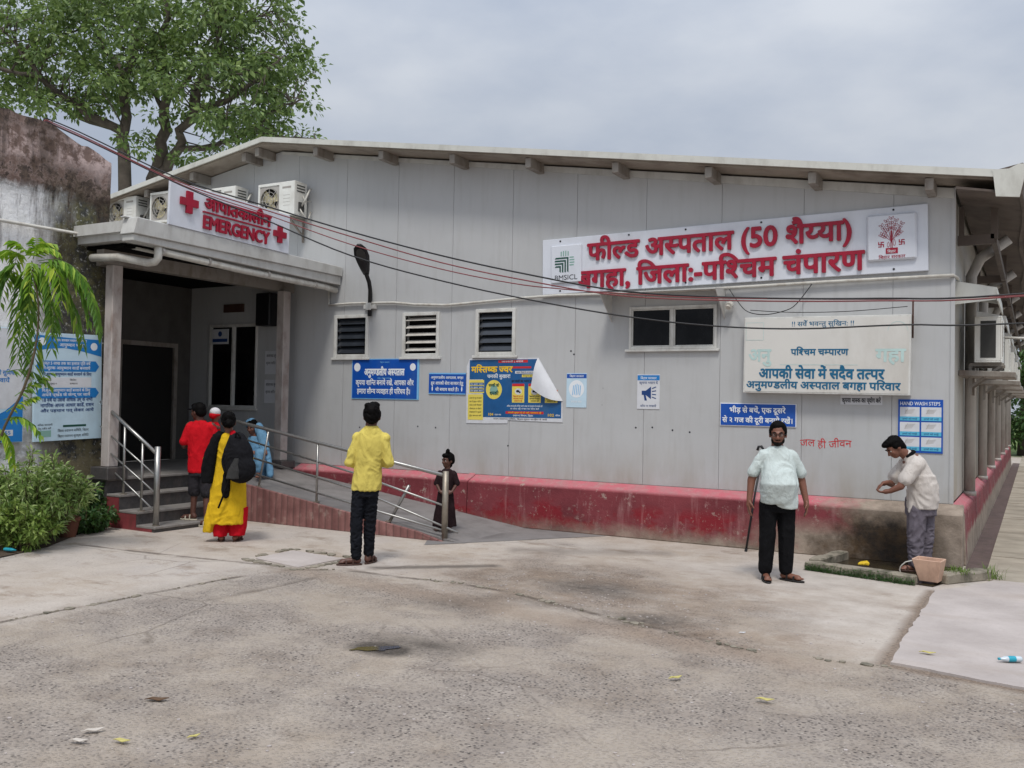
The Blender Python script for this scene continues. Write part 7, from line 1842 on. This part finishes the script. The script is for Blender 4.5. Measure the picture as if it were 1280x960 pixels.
# ---- someone sitting at the head of the ramp under a blue scarf
p, loc = person('person in a blue scarf sitting at the top of the ramp behind the handrail', (-10.06, -1.42, 0.595))
hd = Head((-0.08, 0.0, 0.80), (-0.2, -0.9, -0.25), k=0.95)
B = hd.prims() + [('c', (-0.08, 0.02, 0.75), 0.05, (-0.04, 0.04, 0.62), 0.06), ('l', [(0.0, 0.06, 0.05, 0.15, 0.12), (0.0, 0.06, 0.3, 0.13, 0.1), (-0.02, 0.04, 0.55, 0.15, 0.09), (-0.03, 0.04, 0.65, 0.08, 0.06)]), ('c', (-0.16, 0.02, 0.57), 0.042, (-0.2, -0.12, 0.38), 0.035), ('c', (-0.2, -0.12, 0.38), 0.035, (-0.06, -0.26, 0.40), 0.026), ('c', (0.12, 0.02, 0.57), 0.042, (0.18, -0.12, 0.38), 0.035), ('c', (0.18, -0.12, 0.38), 0.035, (0.04, -0.26, 0.40), 0.026),
     ('c', (-0.1, 0.04, 0.12), 0.09, (-0.14, -0.26, 0.38), 0.06), ('c', (-0.14, -0.26, 0.38), 0.055, (-0.12, -0.30, 0.06), 0.038), ('c', (0.1, 0.04, 0.12), 0.09, (0.13, -0.26, 0.38), 0.06), ('c', (0.13, -0.26, 0.38), 0.055, (0.12, -0.30, 0.06), 0.038)]
foot(B, (-0.12, -0.30, 0.08), (-0.14, -0.46, 0.012), 0.9); foot(B, (0.12, -0.30, 0.08), (0.14, -0.46, 0.012), 0.9)
hand(B, (-0.06, -0.26, 0.40), (0.9, -0.1, 0), (0, 0, -1), 0.4, 0.9); hand(B, (0.04, -0.26, 0.41), (-0.9, -0.1, 0.1), (0, 0, -1), 0.4, 0.9, -1)
blob('body', B, M['skin'], p, 0.0085, 2); hd.eyes(p)
hd.hair(p, wr=0.005)
blob('dress', [('l', [(0, 0.04, 0.02, 0.19, 0.16), (0, 0.05, 0.3, 0.155, 0.13), (-0.02, 0.04, 0.54, 0.17, 0.105), (-0.03, 0.04, 0.65, 0.09, 0.07)]), ('c', (-0.1, 0.02, 0.15), 0.11, (-0.14, -0.26, 0.39), 0.08), ('c', (-0.14, -0.26, 0.39), 0.08, (-0.12, -0.28, 0.14), 0.07), ('c', (0.1, 0.02, 0.15), 0.11, (0.13, -0.26, 0.39), 0.08), ('c', (0.13, -0.26, 0.39), 0.08, (0.12, -0.28, 0.14), 0.07)], M['c_blue'], p, 0.011, 3, 0.010, 8, 0.5, 3)
blob('scarf', [('c', (0.02, 0.02, 0.80), 0.075, (0.1, 0.0, 0.62), 0.085), ('c', (0.1, 0, 0.62), 0.085, (0.18, -0.06, 0.32), 0.075), ('c', (0.18, -0.06, 0.32), 0.075, (0.25, -0.08, 0.05), 0.06), ('e', hd.p(0.03, -0.035, 0.045), (0.088, 0.10, 0.09))], M['c_blue'], p, 0.011, 3, 0.012, 9, 0.4, 5)
place(p, loc)
# ------------------------------------------------------------------ trees and plants
def leaf(mb, b, d, n, ln, wd, fold=0.25, droop=0.0):
    d = d.normalized(); s_ = d.cross(n)
    if s_.length < 1e-4: s_ = d.cross(Vector((1, 0.2, 0.1)))
    s_.normalize(); n = s_.cross(d)
    m1 = b + d * ln * 0.45 - n * 0.0; t = b + d * ln + Vector((0, 0, -droop * ln))
    mb.add([b, m1 + s_ * wd / 2 + n * fold * wd, t, m1 - s_ * wd / 2 + n * fold * wd], [(0, 1, 2), (0, 2, 3)])
def rdir(rr, up=0.0):
    v = Vector((rr.gauss(0, 1), rr.gauss(0, 1), rr.gauss(0, 1) + up)); v.normalize(); return v
def local_frame(root):
    c, s_ = math.cos(YAW), math.sin(YAW)
    return lambda x, y, z: Vector((root.x + x * c - y * s_, root.y + x * s_ + y * c, root.z + z))

# big tree behind the old wall: limbs laid out, leaves clustered on the twig ends
root = Vector((-19.47, 3.67, 0))
T = local_frame(root)
big = thing('spreading_tree', 'large spreading leafy tree with grey forked trunk rising behind the old wall', 'tree', root)
def q(px, py, y=0.0): return ((px - 165) / 48.3 * (24 + y) / 24.0, y, 0 + (585 - py) / 48.3 * (24 + y) / 24.0 - 1.86 * y / 24.0)
limbs = [
 ([(148, 600, 0), (146, 235, 0), (143, 160, 0), (140, 90, .3), (150, 20, .5), (140, -40, .8)], .20),
 ([(180, 600, .5), (172, 260, .5), (183, 190, .5), (187, 130, .3), (190, 60, 0), (200, -20, -.3)], .24),
 ([(176, 225, .5), (207, 185, .2), (236, 135, -.3), (262, 80, -.6), (285, 20, -.9)], .16),
 ([(240, 130, -.3), (290, 120, -.8), (330, 95, -1.2), (372, 66, -1.6)], .1),
 ([(207, 185, .2), (258, 178, 0), (310, 158, -.3), (350, 130, -.6), (385, 118, -.8)], .09),
 ([(143, 165, 0), (100, 135, -.5), (60, 95, -1), (20, 40, -1.4)], .13),
 ([(143, 160, 0), (90, 150, .6), (40, 132, 1), (-20, 110, 1.4)], .1),
 ([(140, 95, .3), (105, 55, .6), (70, 10, 1.0)], .12),
 ([(187, 130, .3), (215, 80, .8), (240, 20, 1.2)], .11), ([(183, 150, .4), (160, 110, 1.2), (120, 60, 2)], .09),
 ([(236, 135, -.3), (230, 90, .5), (255, 40, .9), (310, 5, 1.0)], .09), ([(60, 95, -1), (10, 85, -1.3), (-40, 60, -1.6)], .08), ([(310, 158, -.3), (345, 165, -.2), (385, 168, 0)], .05)]
m = MB(); ends = []
rr = random.Random(5)
for pts, r in limbs:
    P = spline([T(*q(*p_)) for p_ in pts], 4)
    n = len(P); P = [p_ + Vector((rr.gauss(0, .05), rr.gauss(0, .05), 0)) * (1 if 0 < i < n - 1 else 0) for i, p_ in enumerate(P)]
    m.tube(P, [r * (1 - 0.78 * i / (n - 1)) for i in range(n)], 9)
    for i in range(n // 3, n): ends.append((P[i], r * (1 - 0.7 * i / n)))
blobs = [(35, 30, 85, 60, 10), (130, 30, 80, 60, 12), (225, 20, 80, 55, 11), (315, 15, 65, 45, 9), (55, 85, 75, 38, 9), (5, 120, 40, 22, 3), (145, 95, 62, 34, 7), (250, 85, 65, 42, 9), (325, 80, 62, 36, 9), (362, 122, 38, 30, 6), (305, 145, 48, 16, 4), (376, 70, 24, 18, 4), (352, 165, 44, 12, 4), (225, 140, 28, 14, 2), (90, 128, 48, 20, 4), (-40, 60, 60, 70, 6), (258, 195, 22, 12, 2), (200, 60, 60, 40, 6), (180, 175, 12, 10, 1), (80, 0, 90, 40, 7), (300, -30, 80, 30, 6)]
lf = MB()
for bx, by, rx, ry, cnt in blobs:
    if bx > 240: bx, rx = 240 + (bx - 240) * 0.80, rx * 0.88
    for k in range(int(cnt * 5.2)):
        while True:
            u, v, w = rr.uniform(-1, 1), rr.uniform(-1, 1), rr.uniform(-1, 1)
            if u * u + v * v + w * w < 1: break
        px, py = bx + u * rx, by + v * ry
        depth = w * 2.6
        c = T(*q(px, py, depth))
        if rr.random() < 0.55:
            e = min(rr.sample(ends, min(40, len(ends))), key=lambda e_: (e_[0] - c).length)
            mid = e[0].lerp(c, 0.55) + Vector((0, 0, 0.12))
            m.tube([e[0], mid, c], [0.022, 0.014, 0.006], 5)
        cr = rr.uniform(0.22, 0.5)
        for j in range(rr.randint(26, 50)):
            d = rdir(rr); b = c + Vector((d.x * cr, d.y * cr, d.z * cr * 0.62)) * rr.random() ** 0.5
            leaf(lf, b, (d + Vector((0, 0, -0.55))), rdir(rr, 1.4), rr.uniform(0.09, 0.21), rr.uniform(0.055, 0.12), 0.2)
m.build('trunk', M['bark'], big, smooth=True)
lf.build('crown', M['leaf_tree'], big)

def bushy_tree(label, loc, h, w, seed, n, lsz, group, mat, low=0.1):
    r = thing('leafy_tree', label, 'tree', loc, group)
    rr = random.Random(seed); b = Vector(loc); m = MB(); lf = MB()
    m.tube([b, b + Vector((0.1, 0, h * 0.4)), b + Vector((0, 0.1, h * 0.8))], [0.22, 0.15, 0.05], 8)
    for k in range(n):
        a = rr.random() * 2 * PI; t = rr.uniform(low, 1.0); rad = w * (math.sin(PI * min(1, max(0.12, t * 0.9))) ** 0.6) * rr.uniform(0.35, 1)
        c = b + Vector((math.cos(a) * rad, math.sin(a) * rad, t * h))
        if k % 4 == 0: m.tube([b + Vector((0, 0, min(t * h, h * 0.75) * 0.8)), c], [0.05, 0.01], 5)
        cr = rr.uniform(0.35, 0.7)
        for j in range(34):
            d = rdir(rr); leaf(lf, c + d * cr * rr.random() ** 0.5, d + Vector((0, 0, -0.5)), rdir(rr, 1.2), lsz * rr.uniform(0.8, 1.3), lsz * 0.5, 0.2)
    m.build('trunk', M['bark'], r, smooth=True); lf.build('crown', mat, r)
    return r
GT = 'trees beyond the end of the path'
bushy_tree('leafy green tree at the far right edge just beyond the end of the side wall', (0.4, 33.0, 0), 7.0, 2.3, 1, 150, 0.24, GT, M['leaf_far'])
bushy_tree('darker leafy tree standing behind the first one past the path end', (2.6, 36.0, 0), 8.0, 2.8, 2, 150, 0.26, GT, M['leaf_far'])
bushy_tree('leafy tree outermost on the right beyond the path', (5.6, 33.5, 0), 7.5, 2.8, 3, 130, 0.26, GT, M['leaf_far'])

def shrub(name, label, loc, rx, ry, h, n, ln, wd, mat, seed, up=0.6, stems=14, low=0.12, spread=1.0):
    r = thing(name, label, 'plant', loc)
    rr = random.Random(seed); b = Vector(loc); m = MB(); lf = MB()
    for k in range(stems):
        a = rr.random() * 2 * PI; q_ = rr.random() ** 0.5
        tip = b + Vector((math.cos(a) * rx * q_, math.sin(a) * ry * q_, h * (1 - 0.45 * q_ * q_) * rr.uniform(0.75, 1.05)))
        s0 = b + Vector((math.cos(a) * rx * 0.25, math.sin(a) * ry * 0.25, 0))
        mid = s0.lerp(tip, 0.55) + Vector((0, 0, h * 0.08))
        m.tube([s0, mid, tip], [0.012, 0.009, 0.004], 5)
        for j in range(n):
            t = rr.uniform(low, 1.0)
            p_ = s0.lerp(mid, t * 2) if t < 0.5 else mid.lerp(tip, t * 2 - 1)
            d = rdir(rr, up) + Vector((math.cos(a), math.sin(a), 0)) * 0.6 * q_
            leaf(lf, p_ + d.normalized() * 0.02, d, rdir(rr, 1.5), ln * rr.uniform(0.65, 1.2), wd * rr.uniform(0.8, 1.2), 0.18, 0.25)
    m.build('stem', M['barkyoung'], r); lf.build('leaves', mat, r)
    return r
shrub('variegated_shrub', 'large pale variegated shrub below the health boards at the left edge', (-10.05, -5.25, 0), 0.85, 0.72, 1.12, 84, 0.105, 0.028, M['leaf_var'], 1, 0.7, 96)
shrub('leafy_shrub', 'darker green broad leaved shrub in front of the variegated one', (-9.65, -5.62, 0), 0.48, 0.38, 0.6, 60, 0.09, 0.04, M['leaf_mid'], 2, 0.4, 40)
shrub('dark_shrub', 'small upright dark green shrub against the old wall beside the steps', (-10.72, -4.0, 0), 0.24, 0.30, 0.66, 46, 0.085, 0.042, M['leaf_dark'], 3, 0.4, 22)
shrub('creeping_shrub', 'low spreading dark shrub along the foot of the steps', (-10.35, -4.25, 0), 0.5, 0.55, 0.36, 46, 0.08, 0.040, M['leaf_dark'], 4, 0.4, 42)
pt = MB(); pt.lathe((-10.15, -4.68, 0), [(0.0, 0.0), (0.10, 0.0), (0.15, 0.22), (0.165, 0.22), (0.165, 0.26), (0.14, 0.26), (0.13, 0.2), (0.0, 0.19)], 18)
o = pt.build('flower_pot', M['terracotta'], smooth=False); tag(o, 'terracotta flower pot half hidden under the variegated shrub', 'pot')

# sapling with feathery leaves close to the camera at the left
base = Vector((-9.46, -6.57, 0))
sp = thing('feathery_sapling', 'young sapling with drooping feathery leaves in front of the health boards at the left edge', 'plant', base)
right = Vector((0.8707, 0.4918, 0)); away = Vector((-0.4918, 0.8707, 0))
top = Vector((-8.69, -6.224, 3.223))
m = MB(); m.tube(spline([base, (-9.169, -6.434, 0.468), (-8.985, -6.347, 1.367), (-8.76, -6.234, 1.925), (-8.648, -6.182, 2.41), (-8.628, -6.181, 2.847), top]), [0.020] * 8 + [0.014] * 12 + [0.010] * 11, 7)
m.tube([(-9.096, -6.391, 0.976), (-9.241, -6.434, 1.483), (-9.386, -6.434, 1.918)], [0.012, 0.009, 0.005], 6)
m.build('stem', M['barkyoung'], sp, smooth=True)
rr = random.Random(21)
k7 = 1.45 / 165.0
def frond(start, ex, ez, bulge, ey=0.0, nl=15, ll=0.13, mat=M['leaf_pin'], wd=0.030):
    lf = MB()
    P0 = Vector(start); P2 = P0 + right * ex * k7 + away * ey + Vector((0, 0, -ez * k7)); P1 = P0 + right * bulge[0] * k7 + away * ey * 0.6 + Vector((0, 0, -bulge[1] * k7))
    bz = lambda t: P0 * (1 - t) ** 2 + P1 * 2 * t * (1 - t) + P2 * t * t
    lf.tube([bz(i / 10) for i in range(11)], [0.005 - 0.0003 * i for i in range(11)], 5)
    for i in range(nl):
        t = 0.12 + 0.88 * i / (nl - 1)
        p_ = bz(t); tg = (bz(min(1, t + .03)) - bz(t - .03)).normalized()
        sd = tg.cross(Vector((0, 0, 1)));
        if sd.length < 0.1: sd = right.copy()
        sd.normalize()
        L_ = ll * (0.55 + 0.75 * math.sin(PI * (0.15 + 0.75 * t)))
        for s_ in (-1, 1):
            d = sd * s_ * 0.75 + tg * 0.65 + Vector((0, 0, -0.45)) + rdir(rr) * 0.14
            leaf(lf, p_, d, Vector((0, 0, 1)) + rdir(rr) * 0.3, L_ * rr.uniform(0.85, 1.1), wd, 0.15, 0.3)
    lf.build('frond', mat, sp)
def px7(px, py, dy=0.0): return base + right * ((px + 60) * k7) + away * dy + Vector((0, 0, (804 - py) * k7 - 0.837))
fr_ = [  # start, end, sag of the arch, depth, young
 ((42, 338), (124, 412), (62, -16), -0.05, 0), ((46, 340), (100, 402), (44, -10), 0.15, 0), ((44, 345), (70, 432), (26, 0), -0.15, 0), ((36, 345), (28, 474), (0, 30), -0.05, 0),
 ((34, 350), (52, 420), (14, 10), 0.25, 0), ((30, 345), (4, 438), (-12, 6), 0.1, 0), ((22, 342), (-24, 412), (-24, -8), -0.1, 0), ((40, 342), (84, 448), (34, 6), 0.3, 0), ((34, 338), (14, 400), (-6, 6), 0.35, 0),
 ((30, 335), (58, 316), (14, -22), 0.05, 1), ((28, 330), (6, 306), (-8, -18), -0.05, 1), ((20, 335), (-18, 322), (-18, -20), 0.1, 1), ((36, 335), (30, 300), (0, -16), 0.1, 1), ((10, 360), (-20, 380), (-14, -14), 0.2, 0), ((34, 340), (40, 372), (8, -2), -0.2, 1),
 ((2, 350), (20, 420), (16, -4), 0.3, 1), ((44, 340), (112, 424), (56, -4), 0.2, 0), ((40, 348), (58, 462), (20, 14), 0.05, 0), ((30, 350), (16, 486), (-4, 30), 0.0, 0), ((12, 345), (-10, 440), (-14, 0), -0.1, 0), ((18, 332), (-6, 352), (-10, -16), 0.2, 1), ((46, 342), (80, 380), (30, -8), -0.2, 1), ((26, 328), (44, 304), (6, -18), 0.2, 1), ((48, 430), (30, 480), (-12, -6), 0.1, 0),
 ((8, 520), (34, 500), (16, -16), 0.1, 1), ((5, 530), (44, 548), (26, -14), 0.05, 0), ((-2, 540), (14, 585), (14, 6), 0.0, 1), ((18, 500), (46, 470), (12, -16), 0.2, 0), ((6, 470), (44, 486), (24, -12), 0.25, 0)]
for (s0, e0, bl, dy, yng) in fr_:
    s0 = (s0[0] - 4, s0[1] - (8 if s0[1] < 400 else 0))
    if s0[1] < 400 and e0[1] > 400: e0 = (e0[0] * 0.96, 400 + (e0[1] - 400) * 0.62)
    P_ = px7(*s0); ln_ = math.hypot(e0[0] - s0[0], e0[1] - s0[1])
    frond(P_, e0[0] - s0[0], e0[1] - s0[1], bl, dy, max(9, int(ln_ / 6)), (0.123 if ln_ < 50 else 0.171) * rr.uniform(0.9, 1.1), M['leaf_new'] if yng else M['leaf_pin'], 0.049 if yng else 0.042)

# grass on and beside the basin kerb
def tuft(label, loc, n, h, r, seed):
    rr = random.Random(seed); m = MB(); b = Vector(loc)
    for i in range(n):
        p_ = b + Vector((rr.gauss(0, r), rr.gauss(0, r), 0)); d = rdir(rr, 2.2); hh = h * rr.uniform(0.5, 1.2)
        s_ = d.cross(Vector((0, 0, 1))); s_ = s_.normalized() * 0.004 if s_.length > .01 else right * 0.004
        e = p_ + d * hh * 0.6; t = e + (d + Vector((d.x, d.y, -0.7))).normalized() * hh * 0.4
        m.add([p_ - s_, p_ + s_, e + s_ * 0.8, e - s_ * 0.8, t], [(0, 1, 2, 3), (3, 2, 4)])
    o = m.build('grass_tuft', M['grass']); tag(o, label, 'grass', kind='stuff')
tuft('short grass growing on the kerb right of the tub', (0.17, -1.17, 0.09), 150, 0.10, 0.06, 1)
tuft('grass blades at the end of the right kerb', (0.48, -0.85, 0.0), 60, 0.22, 0.05, 2)
rr = random.Random(8)
m = MB()
for i in range(1500):
    t = rr.random(); x = -1.42 + 1.2 * t; y = -1.36 - 0.3 * t - 0.07 - abs(rr.gauss(0, 0.012)); z = abs(rr.gauss(0, 0.035))
    d = rdir(rr, 0.6); leaf(m, Vector((x, y, min(z, .09))), d, rdir(rr, 1), rr.uniform(0.015, 0.035), 0.010, 0.2)
o = m.build('moss', M['leaf_dark']); tag(o, 'moss and tiny weeds growing on the front of the basin kerb', 'moss', kind='stuff')
